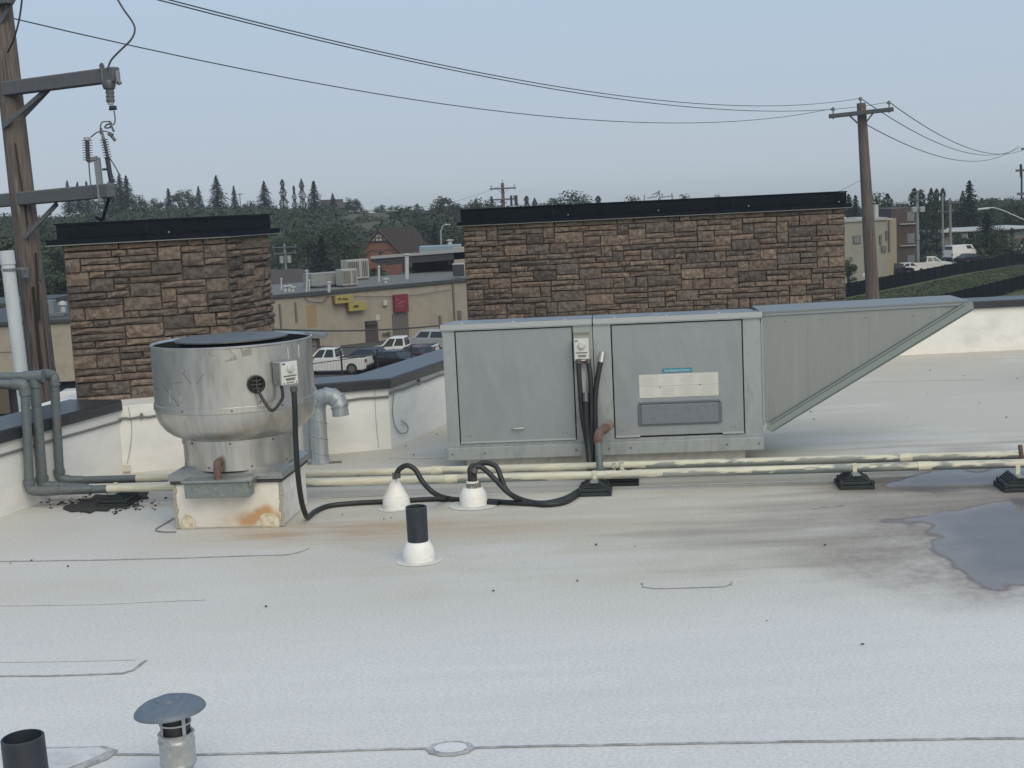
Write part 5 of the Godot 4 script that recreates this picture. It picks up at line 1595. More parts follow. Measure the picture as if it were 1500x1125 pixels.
	tube(st, [at(160, 177, 12.12), at(167, 193, 12.12)], 0.010, 8); tube(st, [at(160, 195, 12.12), at(169, 206, 12.12)], 0.014, 8)
	tube(st, curve([at(164, 181, 12.12), at(156, 183, 12.12), at(154, 187, 12.12), at(160, 187, 12.12), at(163, 184, 12.12)], 4), 0.008, 6)
	box(st, at(162, 197, 12.12), Vector3(0.045, 0.035, 0.04), 0.006, Basis(Vector3.BACK, -0.6))
	obj("hot_line_clamp", st, steel, root, true)
	# two surge arresters with ribbed bodies
	st = S(); sheds(st, at(129, 236, 12.15), at(127.5, 204, 12.15), 9, 0.018, 0.047)
	obj("surge_arrester", st, poly, root, true)
	st = S(); tube(st, [at(127.7, 206, 12.15), at(127.4, 201, 12.15)], 0.030, 12)
	obj("arrester_cap", st, flat("pale_ring", C(0.33, 0.36, 0.38), 0.5), root, true)
	st = S(); sheds(st, at(158, 232, 12.1), at(152, 203, 12.1), 8, 0.014, 0.038); tube(st, [at(151.5, 204, 12.1), at(148.5, 187, 12.1)], 0.016, 8, 0.006)
	obj("surge_arrester", st, poly, root, true)
	st = S(); beam(st, at(128, 236, 12.15), at(143, 231, 12.15), 0.05, 0.035, 0.004); beam(st, at(142, 231, 12.15), at(149, 296, 12.12), 0.03, 0.055, 0.004, Vector3.RIGHT)
	obj("arrester_bracket", st, flat("bracket_steel", C(0.20, 0.225, 0.25), 0.5, 0.4), root, true)
	st = S(); tube(st, [at(157, 231, 12.1), at(163, 266, 12.1)], 0.022, 8); box(st, at(155, 248, 12.1), Vector3(0.06, 0.02, 0.03), 0.004)
	obj("cable_terminator", st, porc, root, true)
	st = S(); tube(st, [at(160, 288, 12.1), at(150, 322, 12.3)], 0.016, 8); tube(st, [at(138, 316, 12.2), at(148, 322, 12.3)], 0.018, 8)
	obj("cable_tail", st, porc, root, true)
	# the white plastic riser strapped to it
	var pv := thing("cable_riser", "white plastic cable riser pipe strapped to the wooden pole at the left edge", "pipe", at(42, 640, 12.6))
	st = S(); var v0 := at(46, 670, 12.6); var v1 := at(9.5, 368, 12.6)
	v0 += (v0 - v1).normalized() * 3.5
	tube(st, [v0, v1], 0.062, 18); tube(st, [v1 - (v1 - v0).normalized() * 0.12, v1 + (v1 - v0).normalized() * 0.006], 0.068, 18)
	obj("riser", st, mottled("white_plastic", [C(0.52, 0.57, 0.62), C(0.60, 0.64, 0.68)], Vector3(2, 0.4, 2), 0.45), pv, true)
	st = S(); var sp := at(14, 395, 12.6)
	tube(st, [sp - (v1 - v0).normalized() * 0.012, sp + (v1 - v0).normalized() * 0.012], 0.067, 18); box(st, at(27, 394, 12.65), Vector3(0.13, 0.022, 0.05), 0.003); box(st, at(37, 400, 12.78), Vector3(0.06, 0.10, 0.03), 0.004)
	for q in [[37, 395], [37, 405]]: tube(st, [at(q[0], q[1], 12.765), at(q[0], q[1], 12.75)], 0.010, 8)
	obj("strap_bracket", st, flat("bracket_steel", C(0.20, 0.225, 0.25), 0.5, 0.4), pv, true)
	# drop wires from the unseen top
	var drops := [["drop_wire", "curled service wire dropping to the end of the upper left crossarm", [[165, -14, 12.3], [180, 12, 12.25], [194, 32, 12.2], [197.5, 44, 12.15], [192, 58, 12.1], [176, 74, 12.1], [163, 88, 12.1], [157, 103, 12.1]]], ["drop_wire", "short wire curving in to the pole at the top left corner", [[33, -12, 12.5], [31, 10, 12.55], [27, 34, 12.6], [20, 58, 12.7], [11, 77, 12.85]]], ["drop_wire", "dark cables hanging down the right side of the wooden pole above the cap", [[72, 522, 12.85], [79, 535, 12.8], [81, 550, 12.8], [80, 575, 12.9]]]]
	for d in drops:
		st = S(); var q := []
		for p in d[2]: q.append(at(p[0], p[1], p[2]))
		tube(st, curve(q, 6), 0.0085, 7)
		lone(d[0], st, flat("line_dark", C(0.05, 0.055, 0.065), 0.6), d[1], "wire", "wires on the left pole")

func crossarm_pole(called: String, label: String, foot: Vector3, height: float, r: float, turn: float, arms: Array, group: String, braces := true, m: Material = null) -> Node3D:
	# arms: [height, half length, offset]; built about its own foot
	var root := thing(called, label, "utility pole", foot, turn, group)
	var wood: Material = m if m else wood_mat()
	var arm := grey_wood()
	var st := S()
	tube(st, [Vector3.ZERO, Vector3(0, height * 0.5, 0), Vector3(0, height, 0)], r * 1.25, 14, r * 0.82)
	obj("shaft", st, wood, root)
	for a in arms:
		st = S(); box(st, Vector3(a[2], a[0], r + 0.06), Vector3(a[1] * 2, 0.12, 0.10), 0.01)
		obj("crossarm", st, arm, root)
		if braces:
			for s in [-1.0, 1.0]:
				st = S(); beam(st, Vector3(a[2] + s * a[1] * 0.42, a[0] - 0.05, r + 0.05), Vector3(s * 0.05, a[0] - 0.42, r + 0.02), 0.03, 0.03)
				obj("brace", st, arm, root)
		for s in [-1.0, 1.0]:
			insulator(root, Vector3(a[2] + s * a[1] * 0.88, a[0] + 0.06, r + 0.06), 0.07)
	return root

func insulator(root: Node3D, p: Vector3, r: float) -> void:
	var st := S()
	lathe(st, [Vector2(0.018, -0.25), Vector2(0.02, 0.0), Vector2(0.016, 0.09), Vector2(r * 0.55, 0.10), Vector2(r, 0.115), Vector2(r * 1.05, 0.14), Vector2(r * 0.55, 0.165), Vector2(r * 0.45, 0.19), Vector2(r * 0.6, 0.215), Vector2(0, 0.23)], 14, Transform3D(Basis.IDENTITY, p))
	obj("insulator", st, flat("pale_porcelain", C(0.24, 0.29, 0.33), 0.3), root)

func build_right_pole_and_lines() -> void:
	var line_m := flat("line_dark", C(0.05, 0.055, 0.065), 0.6)
	# the pole behind the intake hood
	var foot := at(1279, 445, 34.0); var top := at(1261.5, 151, 34.0)
	var wood := wood_mat()
	var root := thing("utility_pole", "tall wooden utility pole with single crossarm, rising behind the intake hood", "utility pole", Vector3(foot.x, GROUND, foot.z), 0.0, "utility poles")
	var st := S()
	var dn := (foot - top).normalized()
	tube(st, [top, foot, foot + dn * (foot.y - GROUND)], 0.11, 16, 0.235)
	obj("shaft", st, wood, root, true)
	st = S(); beam(st, at(1214.5, 170.5, 33.75), at(1308.5, 160.0, 33.75), 0.10, 0.105, 0.01)
	obj("crossarm", st, flat("dark_arm", C(0.07, 0.085, 0.10), 0.8), root, true)
	for b in [[1243, 168, 1258, 182], [1281, 163, 1268, 180]]:
		st = S(); beam(st, at(b[0], b[1], 33.74), at(b[2], b[3], 33.78), 0.02, 0.035)
		obj("brace", st, flat("dark_arm", C(0.07, 0.085, 0.10), 0.8), root, true)
	var pins := [at(1220.5, 165, 33.75), at(1302.5, 155.5, 33.75), at(1260.8, 150, 33.95)]
	for k in 3:
		st = S(); var p: Vector3 = pins[k]
		lathe(st, [Vector2(0.018, -0.16 if k < 2 else -0.1), Vector2(0.02, 0.0), Vector2(0.02, 0.05), Vector2(0.045, 0.055), Vector2(0.062, 0.065), Vector2(0.06, 0.085), Vector2(0.03, 0.095), Vector2(0.04, 0.125), Vector2(0.0, 0.135)], 14, Transform3D(Basis.IDENTITY, p))
		obj("insulator", st, flat("pale_porcelain", C(0.24, 0.29, 0.33), 0.3), root, true)
	var e1: Vector3 = pins[0] + Vector3.UP * 0.1; var e2: Vector3 = pins[1] + Vector3.UP * 0.1; var e3: Vector3 = pins[2] + Vector3.UP * 0.1
	var far_p := at(1545, 300, 75.0)
	var f := [at(1560, 216, 75.0), at(1520, 209, 75.0), at(1510, 214, 75.0)]
	var spans := [["lowest power line, from the left edge to the left end of the right pole's crossarm", Vector3(-5.209, 4.0, -13), e1, 0.686], ["upper of the paired power lines, ending on top of the right pole", Vector3(-3.486, 4.0, -12.6), e3, 0.543], ["lower of the paired power lines, ending at the crossarm's right pin", Vector3(-3.646, 4.0, -12.3), e2, 0.594],
		["power line leaving the right pole's top towards the right edge", e3, at(1496, 215, 75.0), 0.85], ["power line leaving the crossarm's right pin towards the right edge", e2, at(1520, 207, 75.0), 0.95], ["lowest power line leaving the right pole below its crossarm", at(1270, 183, 34.0), at(1492, 214, 75.0), 0.85]]
	for s in spans:
		st = S(); wire(st, s[1], s[2], s[3], 0.0065 if s[2].z > -40 else 0.011, 30)
		lone("power_line", st, line_m, s[0], "power line", "power lines across the sky")
	# the pole at the right edge, its shaft outside the picture
	var p3 := Vector3(far_p.x + 0.2, GROUND, -75)
	root = crossarm_pole("utility_pole", "utility pole cut by the right edge, three crossarms reaching in", p3, 11.5, 0.16, 0.25, [[at(1490, 219, 75.0).y - GROUND, 2.35, -0.1], [at(1490, 250, 75.0).y - GROUND, 2.7, -0.1]], "utility poles", false)
	st = S(); var h3 := at(1490, 284, 75.0).y - GROUND
	box(st, Vector3(-0.1, h3, 0.22), Vector3(5.2, 0.14, 0.12), 0.01); obj("crossarm", st, grey_wood(), root)
	st = S(); tube(st, [Vector3(-2.45, h3 + 1.0, 0.22), Vector3(-2.45, h3 - 0.3, 0.22)], 0.05, 8); tube(st, [Vector3(-2.5, at(1486, 244, 75.0).y - GROUND + 0.1, 0.22), Vector3(-2.47, at(1486, 260, 75.0).y - GROUND, 0.22)], 0.07, 8)
	obj("hanging_fuse", st, flat("dark_glaze", C(0.035, 0.042, 0.055), 0.3), root)
	# the pole whose top stands over the long pier
	var pm := at(737, 290, 110.0)
	root = crossarm_pole("utility_pole", "utility pole top with two crossarms rising over the long stone pier", Vector3(pm.x, GROUND, -110), at(737, 268, 110.0).y - GROUND, 0.15, 0.1, [[at(737, 276, 110.0).y - GROUND, 1.05, 0], [at(737, 292, 110.0).y - GROUND, 1.05, -0.1]], "utility poles")
	for x in [-0.95, 0.62, 1.0]:
		st = S(); tube(st, [Vector3(x, at(737, 302, 110.0).y - GROUND, 0.25), Vector3(x, at(737, 287, 110.0).y - GROUND, 0.25)], 0.09 if x < 0.8 else 0.13, 10)
		obj("fuse_switch", st, flat("dark_glaze", C(0.035, 0.042, 0.055), 0.3), root)
	insulator(root, Vector3(0, at(737, 268, 110.0).y - GROUND, 0), 0.06)
	# the pole in front of the hillside trees
	var pl := at(418, 380, 165.0)
	root = crossarm_pole("utility_pole", "grey utility pole with two crossarms and transformers before the dark hillside trees", Vector3(pl.x, GROUND, -165), at(418, 357, 165.0).y - GROUND, 0.16, 0.05, [[at(418, 362, 165.0).y - GROUND, 1.5, 0], [at(418, 371, 165.0).y - GROUND, 1.4, 0]], "utility poles", false, flat("pole_grey", C(0.19, 0.21, 0.22), 0.8))
	for x in [-0.42, 0.48]:
		st = S(); var ty := at(418, 385, 165.0).y - GROUND
		tube(st, [Vector3(x, ty, 0.35), Vector3(x, ty + 0.85, 0.35)], 0.25, 12)
		obj("transformer", st, flat("transformer_grey", C(0.26, 0.29, 0.30), 0.5), root)
	# poles on the right: one with two transformers, two plain ones
	var pr := at(1344, 330, 185.0)
	root = crossarm_pole("utility_pole", "utility pole carrying two pale transformers beside the beige building on the right", Vector3(pr.x, GROUND, -185), at(1341, 279, 185.0).y - GROUND, 0.2, 0.0, [[at(1341, 281, 185.0).y - GROUND, 0.9, 0], [at(1341, 293, 185.0).y - GROUND, 1.35, 0.0]], "utility poles", false, flat("pole_grey", C(0.19, 0.21, 0.22), 0.8))
	for x in [-0.38, 0.42]:
		st = S(); var ty := at(1341, 311, 185.0).y - GROUND
		box(st, Vector3(x * 1.3, ty + 0.35, 0.3), Vector3(0.72, 0.78, 0.5), 0.1)
		obj("transformer", st, flat("transformer_grey", C(0.26, 0.29, 0.30), 0.5), root)
	st = S(); box(st, Vector3(0, at(1344, 348, 185.0).y - GROUND, 0.2), Vector3(0.4, 0.7, 0.3), 0.03)
	obj("meter_box", st, flat("pole_grey", C(0.19, 0.21, 0.22), 0.8), root)
	for q in [[1381, 285, 205.0, "thin pale utility pole, left one of two before the right-hand poplars", 0.14], [1392, 290, 205.0, "brownish utility pole, right one of two before the right-hand poplars", 0.2]]:
		var pp := at(q[0], 340, q[2])
		root = crossarm_pole("utility_pole", q[3], Vector3(pp.x, GROUND, -q[2]), at(q[0], q[1], q[2]).y - GROUND, q[4], 0.2, [[at(q[0], 297 if q[0] > 1385 else 310, q[2]).y - GROUND, 1.3, 0.7 if q[0] > 1385 else 0.4]], "utility poles", false, flat("pole_tan", C(0.20, 0.18, 0.165), 0.85) if q[4] > 0.15 else flat("pole_grey", C(0.19, 0.21, 0.22), 0.8))
	# cobra-head lamp reaching in from the right edge
	var lr := at(1530, 330, 62.0)
	root = thing("street_lamp", "cobra-head street lamp reaching in from the right edge", "street lamp", Vector3(lr.x, GROUND, -62), 0.0, "street lamps")
	var lampm := flat("lamp_grey", C(0.34, 0.37, 0.38), 0.45, 0.4)
	st = S(); tube(st, [Vector3(lr.x, GROUND, -62), at(1530, 334, 62.0)], 0.10, 12, 0.06); obj("mast", st, lampm, root, true)
	st = S(); tube(st, curve([at(1530, 334, 62.0), at(1500, 322, 62.0), at(1475, 311, 62.0), at(1458, 305, 62.0), at(1450, 304.5, 62.0)], 5), 0.038, 8, 0.03); obj("arm", st, lampm, root, true)
	st = S(); box(st, at(1441, 306, 62.0), Vector3(0.56, 0.10, 0.22), 0.04, Basis(Vector3.BACK, 0.07)); obj("lamp_head", st, flat("lamp_head_pale", C(0.42, 0.46, 0.47), 0.4), root, true)
	# curved lamp before the wooded hillside
	lr = at(646, 370, 170.0)
	root = thing("street_lamp", "thin street lamp with a curved arm before the wooded slope, left of the long pier", "street lamp", Vector3(lr.x, GROUND, -170), 0.0, "street lamps")
	st = S(); tube(st, curve([Vector3(lr.x, GROUND, -170), at(646, 350, 170.0), at(647, 336, 170.0), at(650, 330, 170.0), at(655, 328.5, 170.0)], 5), 0.10, 8, 0.07); obj("mast", st, lampm, root, true)
	st = S(); box(st, at(656, 329, 170.0), Vector3(0.6, 0.13, 0.3), 0.04); obj("lamp_head", st, flat("lamp_head_pale", C(0.42, 0.46, 0.47), 0.4), root, true)
	# distant cables crossing the gap between the piers
	var cb := [["thick black service cable crossing low in front of the beige store", [380, 481], [660, 475], 30.0, 0.10, 0.020], ["thin black cable crossing just above the parked trucks", [400, 503], [575, 507], 30.0, 0.05, 0.012], ["faint wire rising to the right over the wooded hill", [598, 304], [735, 271], 137.0, 0.5, 0.014], ["faint wire beside the right-hand pole, over the long pier's end", [1150, 300], [1264, 262], 110.0, 0.4, 0.016]]
	for c in cb:
		st = S(); wire(st, at(c[1][0], c[1][1], c[3]), at(c[2][0], c[2][1], c[3] + 3.0), c[4], c[5], 20)
		lone("service_cable", st, line_m, c[0], "cable")

# ---------------------------------------------------------------- vehicles
func patch(f: Array, s0: float, s1: float, t0: float, t1: float, lift: float) -> Array:
	# f: four corners, low-start, low-end, high-end, high-start
	var n: Vector3 = (f[1] - f[0]).cross(f[3] - f[0]).normalized()
	var q := func(s: float, t: float) -> Vector3: return (f[0].lerp(f[1], s)).lerp(f[3].lerp(f[2], s), t) + n * lift
	return [q.call(s0, t0), q.call(s1, t0), q.call(s1, t1), q.call(s0, t1)]

func car(label: String, category: String, kind: String, pos: Vector3, turn: float, paint: Material, group: String) -> Node3D:
	var root := thing({"pickup": "pickup_truck", "van": "van"}.get(kind, "parked_car"), label, category, pos, turn, group)
	var L := 4.6; var W := 1.80; var belt := 0.95; var H := 1.46; var cab := [-1.75, 1.05, -1.05, 0.25]; var hood := 0.92; var wr := 0.33
	if kind == "pickup": L = 5.6; W = 1.96; belt = 1.18; H = 1.90; cab = [-0.55, 1.45, -0.42, 0.75]; hood = 1.12; wr = 0.41
	elif kind == "suv": L = 4.7; W = 1.88; belt = 1.06; H = 1.70; cab = [-2.2, 1.05, -1.95, 0.40]; hood = 1.02; wr = 0.37
	elif kind == "van": L = 5.6; W = 2.05; belt = 1.25; H = 2.35; cab = [-2.75, 2.2, -2.6, 1.4]; hood = 1.2; wr = 0.38
	var h := L / 2
	var st := S()
	var prof := [Vector2(-h, 0.42), Vector2(-h - 0.02, 0.75), Vector2(-h + 0.04, belt - 0.03), Vector2(-h + 0.14, belt), Vector2(cab[1], belt), Vector2(h - 0.55, hood), Vector2(h - 0.14, hood - 0.10), Vector2(h, hood - 0.32), Vector2(h, 0.40), Vector2(h - 0.25, 0.28), Vector2(-h + 0.25, 0.30)]
	var wx := h - 0.95
	prism(st, prof, W - 0.16, Transform3D(Basis.IDENTITY, Vector3(0, 0, -W / 2 + 0.08)))
	prism(st, prof.map(func(p): return Vector2(p.x * 0.985, lerpf(0.62, p.y, 0.86))), W, Transform3D(Basis.IDENTITY, Vector3(0, 0, -W / 2)))
	obj("body", st, paint, root)
	# the cabin
	var w0 := W / 2 - 0.07; var w1 := W / 2 - 0.24
	var lo := [Vector3(cab[0], belt - 0.01, w0), Vector3(cab[1], belt - 0.01, w0), Vector3(cab[1], belt - 0.01, -w0), Vector3(cab[0], belt - 0.01, -w0)]
	var hi := [Vector3(cab[2], H - 0.05, w1), Vector3(cab[3], H - 0.05, w1), Vector3(cab[3], H - 0.05, -w1), Vector3(cab[2], H - 0.05, -w1)]
	var tp := [Vector3(cab[2] + 0.12, H, w1 - 0.12), Vector3(cab[3] - 0.15, H - 0.01, w1 - 0.12), Vector3(cab[3] - 0.15, H - 0.01, -w1 + 0.12), Vector3(cab[2] + 0.12, H, -w1 + 0.12)]
	st = S()
	var mid := Vector3((cab[0] + cab[1]) / 2, 0, 0)
	for i in 4:
		var i2 := (i + 1) % 4
		var o: Vector3 = (lo[i] + lo[i2]) / 2 - mid; o.y = 0
		face(st, [lo[i], lo[i2], hi[i2], hi[i]], o)
		face(st, [hi[i], hi[i2], tp[i2], tp[i]], o.normalized() + Vector3.UP)
	face(st, tp, Vector3.UP)
	var cb := obj("cabin", st, paint, root)
	var gl := flat("car_glass", C(0.02, 0.026, 0.03), 0.08)
	var sides := [[lo[0], lo[1], hi[1], hi[0]], [lo[1], lo[2], hi[2], hi[1]], [lo[2], lo[3], hi[3], hi[2]], [lo[3], lo[0], hi[0], hi[3]]]
	for i in 4:
		var panes := [[0.06, 0.94]]
		if i % 2 == 0: panes = [[0.07, 0.46], [0.53, 0.90]] if kind != "van" else [[0.68, 0.90]]
		if i == 2 and kind != "van": panes = [[0.10, 0.47], [0.54, 0.93]]
		elif i == 2: panes = [[0.10, 0.32]]
		for p in panes:
			st = S()
			var q := patch(sides[i], p[0], p[1], 0.12 if kind != "van" else 0.45, 0.92, 0.008)
			face(st, q, ((sides[i][0] + sides[i][1]) / 2 - mid) * Vector3(1, 0, 1))
			obj("window", st, gl, cb)
	for x in [wx, -wx + (0.1 if kind == "pickup" else 0.0)]:
		for s in [-1.0, 1.0]:
			st = S()
			tube(st, [Vector3(x, wr, s * (W / 2 - 0.22)), Vector3(x, wr, s * (W / 2 + 0.012))], wr, 16)
			var wh := obj("wheel", st, flat("tyre_black", C(0.014, 0.015, 0.016), 0.9), root)
			st = S(); tube(st, [Vector3(x, wr, s * (W / 2)), Vector3(x, wr, s * (W / 2 + 0.022))], wr * 0.6, 12)
			obj("rim", st, flat("rim_grey", C(0.20, 0.21, 0.215), 0.4, 0.6), wh)
	for s in [-1.0, 1.0]:
		st = S(); box(st, Vector3(h - 0.02, hood - 0.30, s * (W / 2 - 0.28)), Vector3(0.08, 0.16, 0.36), 0.02)
		obj("headlight", st, flat("lamp_clear", C(0.45, 0.47, 0.48), 0.15), root)
		st = S(); box(st, Vector3(-h + 0.02, belt - 0.22, s * (W / 2 - 0.16)), Vector3(0.09, 0.26, 0.20), 0.02)
		obj("tail_light", st, flat("lamp_red", C(0.20, 0.015, 0.015), 0.25), root)
		st = S(); box(st, Vector3(cab[1] - 0.35, belt + 0.08, s * (W / 2 + 0.06)), Vector3(0.10, 0.14, 0.20), 0.03)
		obj("mirror", st, paint if kind != "pickup" else flat("trim_black", C(0.02, 0.021, 0.022), 0.6), root)
	st = S(); box(st, Vector3(-h - 0.01, 0.52, 0), Vector3(0.10, 0.18, W - 0.2), 0.03)
	obj("bumper", st, flat("trim_black", C(0.02, 0.021, 0.022), 0.6), root)
	if kind == "pickup":
		st = S(); box(st, Vector3((-h + cab[0]) / 2 + 0.02, belt + 0.002, 0), Vector3(cab[0] + h - 0.22, 0.012, W - 0.28), 0)
		obj("bed_shade", st, flat("bed_dark", C(0.03, 0.032, 0.034), 0.9), root)  # flat dark sheet painting in the shade of an open bed
	return root

# ---------------------------------------------------------------- the beige store, its cars and what stands behind
func wall_box(st: SurfaceTool, u0: float, v0: float, u1: float, v1: float, a: Vector3, b: Vector3, proud: float, bv := 0.0) -> Vector3:
	var p := onto(u0, (v0 + v1) / 2, a, b); var q := onto(u1, (v0 + v1) / 2, a, b)
	var t := onto((u0 + u1) / 2, v0, a, b); var s := onto((u0 + u1) / 2, v1, a, b)
	var d := (b - a); d.y = 0; d = d.normalized()
	var n := d.cross(Vector3.UP)
	if n.z < 0: n = -n
	var c := Vector3((p.x + q.x) / 2, (t.y + s.y) / 2, (p.z + q.z) / 2)
	box(st, c + n * proud / 2, Vector3((q - p).length(), t.y - s.y, proud), bv, Basis(d, Vector3.UP, n))
	return c

func build_store_and_cars() -> void:
	var a := at(404, 435, 115.0); var b := at(681, 410, 127.0)
	b.y = a.y
	var d := (b - a).normalized(); var back := Vector3(-d.z, 0, d.x)
	if back.z > 0: back = -back
	var e0 := a - d * 14.0; var e1 := b + d * 20.0
	var top := a.y
	var beige := mottled("store_stucco", [C(0.25, 0.225, 0.18), C(0.31, 0.285, 0.235), C(0.29, 0.265, 0.218), C(0.265, 0.243, 0.203)], Vector3(0.10, 0.05, 0.10), 0.9)
	var root := thing("beige_store", "long low beige store with coloured signs and a cluttered flat roof, between the two piers", "building", a.lerp(b, 0.5) * Vector3(1, 0, 1) + Vector3(0, GROUND, 0))
	var st := S()
	sheet(st, [e0, e1, e1 + back * 16, e0 + back * 16], GROUND, top - GROUND)
	obj("wall", st, beige, root, true)
	st = S()
	sheet(st, [e0 - back * 0.1, e1 - back * 0.1, e1 + back * 16, e0 + back * 16], top + 0.003, 0.16)
	var roof := obj("roof", st, mottled("gravel_roof", [C(0.085, 0.09, 0.09), C(0.13, 0.135, 0.135), C(0.17, 0.17, 0.165)], Vector3(0.15, 0.15, 0.6), 0.95), root, true)
	st = S(); beam(st, e0 - back * 0.13 + Vector3(0, 0.02, 0), e1 - back * 0.13 + Vector3(0, 0.02, 0), 0.12, 0.34, 0.02)
	obj("roof_edge", st, flat("dark_flashing", C(0.045, 0.05, 0.055), 0.7), roof, true)
	# stain, doors, shutter, plates, downpipes on the front
	var rust := flat("ochre_stain", C(0.27, 0.205, 0.115), 0.9)
	st = S(); wall_box(st, 449, 447, 464, 480, a, b, 0.006); obj("ochre_stain", st, rust, root, true)
	st = S(); wall_box(st, 536, 472, 554, 530, a, b, 0.10); var dr := obj("door", st, flat("brown_door", C(0.055, 0.048, 0.05), 0.7), root, true)
	st = S(); wall_box(st, 534.5, 470, 549, 476, a, b, 0.35); obj("door_hood", st, flat("dark_hood", C(0.035, 0.035, 0.04), 0.7), dr, true)
	st = S(); wall_box(st, 575, 459, 598, 500, a, b, 0.08); obj("shutter", st, flat("grey_brown_shutter", C(0.105, 0.098, 0.09), 0.8), root, true)
	st = S(); wall_box(st, 550, 461, 556, 469, a, b, 0.05); obj("wall_plate", st, flat("white_plate", C(0.42, 0.42, 0.40), 0.6), root, true)
	st = S(); wall_box(st, 559.5, 440, 565.5, 448, a, b, 0.30, 0.05); obj("wall_lamp", st, flat("white_plate", C(0.42, 0.42, 0.40), 0.6), root, true)
	for g in [[410, 445, 412, 500], [432, 443, 434, 472], [663, 415, 665, 470], [670, 455, 675, 468], [643, 462, 646, 490]]:
		st = S(); wall_box(st, g[0], g[1], g[2], g[3], a, b, 0.12); obj("downpipe", st, flat("grey_downpipe", C(0.12, 0.115, 0.105), 0.7), root, true)
	for g in [[560, 488, 566, 492], [567, 486, 571, 493], [622, 484, 628, 492]]:
		st = S(); wall_box(st, g[0], g[1], g[2], g[3], a, b, 0.12); obj("graffiti", st, flat("dark_paint_mark", C(0.08, 0.075, 0.07), 0.9), root, true)
	# lit-box signs: yellow pair with orange ends, red panel
	var yl := flat("yellow_sign", C(0.30, 0.26, 0.085), 0.5); var orr := flat("orange_sign_side", C(0.26, 0.10, 0.02), 0.6)
	var n := -back
	var sg := [["upper yellow box sign on the beige store, partly over the other", 489.5, 432.5, 516, 444, [[0.30, 0.18, 0.10], [0.52, 0.12, 0.16], [0.68, 0.18, 0.08]]], ["lower yellow box sign on the beige store with a dark emblem", 509.5, 442.5, 535.5, 455, [[0.46, 0.30, 0.22], [0.46, 0.22, 0.34], [0.46, 0.12, 0.44]]]]
	for g in sg:
		var sr := thing("shop_sign", g[0], "sign", onto((g[1] + g[3]) / 2, (g[2] + g[4]) / 2, a, b), 0.0, "yellow box signs")
		st = S(); wall_box(st, g[1], g[2], g[3], g[4], a + n * 0.45, b + n * 0.45, 0.22, 0.02); obj("sign_box", st, yl, sr, true)
		st = S(); wall_box(st, g[1] - 2.8, g[2] + 0.4, g[1] - 0.2, g[4] + 0.6, a + n * 0.06, b + n * 0.06, 0.6); obj("sign_end", st, orr, sr, true)
		for m in g[5]:
			st = S()
			var uc: float = lerpf(g[1], g[3], m[0]); var hw: float = (g[3] - g[1]) * m[1] / 2
			var vc: float = lerpf(g[2], g[4], 0.62 - m[2] * 0.4 if g[5][0][1] > 0.25 else 0.48)
			wall_box(st, uc - hw, vc - 1.4, uc + hw, vc + 1.4, a + n * 0.67, b + n * 0.67, 0.02)
			obj("sign_print", st, flat("sign_print_dark", C(0.09, 0.06, 0.02), 0.7), sr, true)
	var rs := thing("shop_sign", "red box sign on the beige store above a grey shutter", "sign", onto(585, 445, a, b))
	st = S(); wall_box(st, 575.5, 431, 596, 457, a + n * 0.1, b + n * 0.1, 0.28, 0.03); obj("sign_box", st, flat("red_sign", C(0.155, 0.02, 0.036), 0.5), rs, true)
	for m in [[579, 448, 592, 449], [580, 438, 584, 440], [586, 441, 592, 443], [582, 444, 588, 445.4]]:
		st = S(); wall_box(st, m[0], m[1], m[2], m[3], a + n * 0.38, b + n * 0.38, 0.02); obj("sign_print", st, flat("sign_print_rose", C(0.30, 0.10, 0.11), 0.7), rs, true)
	# cables slung along the wall
	st = S(); tube(st, curve([onto(446, 436, a + n * 0.2, b + n * 0.2), onto(452, 441, a + n * 0.2, b + n * 0.2), onto(464, 443, a + n * 0.2, b + n * 0.2), onto(474, 442, a + n * 0.2, b + n * 0.2), onto(481, 434, a + n * 0.2, b + n * 0.2)], 5), 0.035, 6)
	tube(st, curve([onto(440, 433, a + n * 0.2, b + n * 0.2), onto(520, 434, a + n * 0.2, b + n * 0.2), onto(600, 433, a + n * 0.2, b + n * 0.2), onto(660, 424, a + n * 0.2, b + n * 0.2)], 6), 0.025, 6)
	lone("slung_cable", st, flat("line_dark", C(0.05, 0.055, 0.065), 0.6), "dark cables slung along the beige store's front under its roof edge", "cable")
	# things on its flat roof
	var metal := mottled("roof_unit_pale", [C(0.20, 0.215, 0.22), C(0.26, 0.275, 0.28)], Vector3.ONE * 0.4, 0.6, 0.1)
	var pale := flat("pale_vent", C(0.40, 0.42, 0.42), 0.5)
	var ry := top + 0.163
	var q := at(478, 425, 124.0); q.y = ry
	var un := thing("roof_unit", "long low pale grey duct box on the beige store's roof, left end", "roof unit", q, atan2(-d.z, d.x))
	st = S(); box(st, Vector3(-0.2, 0.75, 0), Vector3(3.4, 1.15, 1.6), 0.04); obj("casing", st, metal, un)
	st = S(); for x in [-1.5, 1.1]: box(st, Vector3(x, 0.09, 0), Vector3(0.2, 0.18, 1.4), 0)
	obj("curb_rail", st, flat("dark_flashing", C(0.045, 0.05, 0.055), 0.7), un)
	for w in [[509, 123.0, 1.45, "pale louvred cooling unit in front, on the beige store's roof", 1.2], [522, 134.0, 1.9, "larger louvred cooling unit behind, on the beige store's roof", 2.1]]:
		q = at(w[0], 425, w[1]); q.y = ry
		un = thing("cooling_unit", w[3], "roof unit", q, atan2(-d.z, d.x), "louvred units on the store's roof")
		var ww: float = w[4] * 1.0 + 0.4; var hh: float = w[2]
		st = S(); box(st, Vector3(0, hh / 2 + 0.12, 0), Vector3(ww, hh, 1.2), 0.04); obj("casing", st, flat("unit_cream", C(0.32, 0.32, 0.295), 0.6), un)
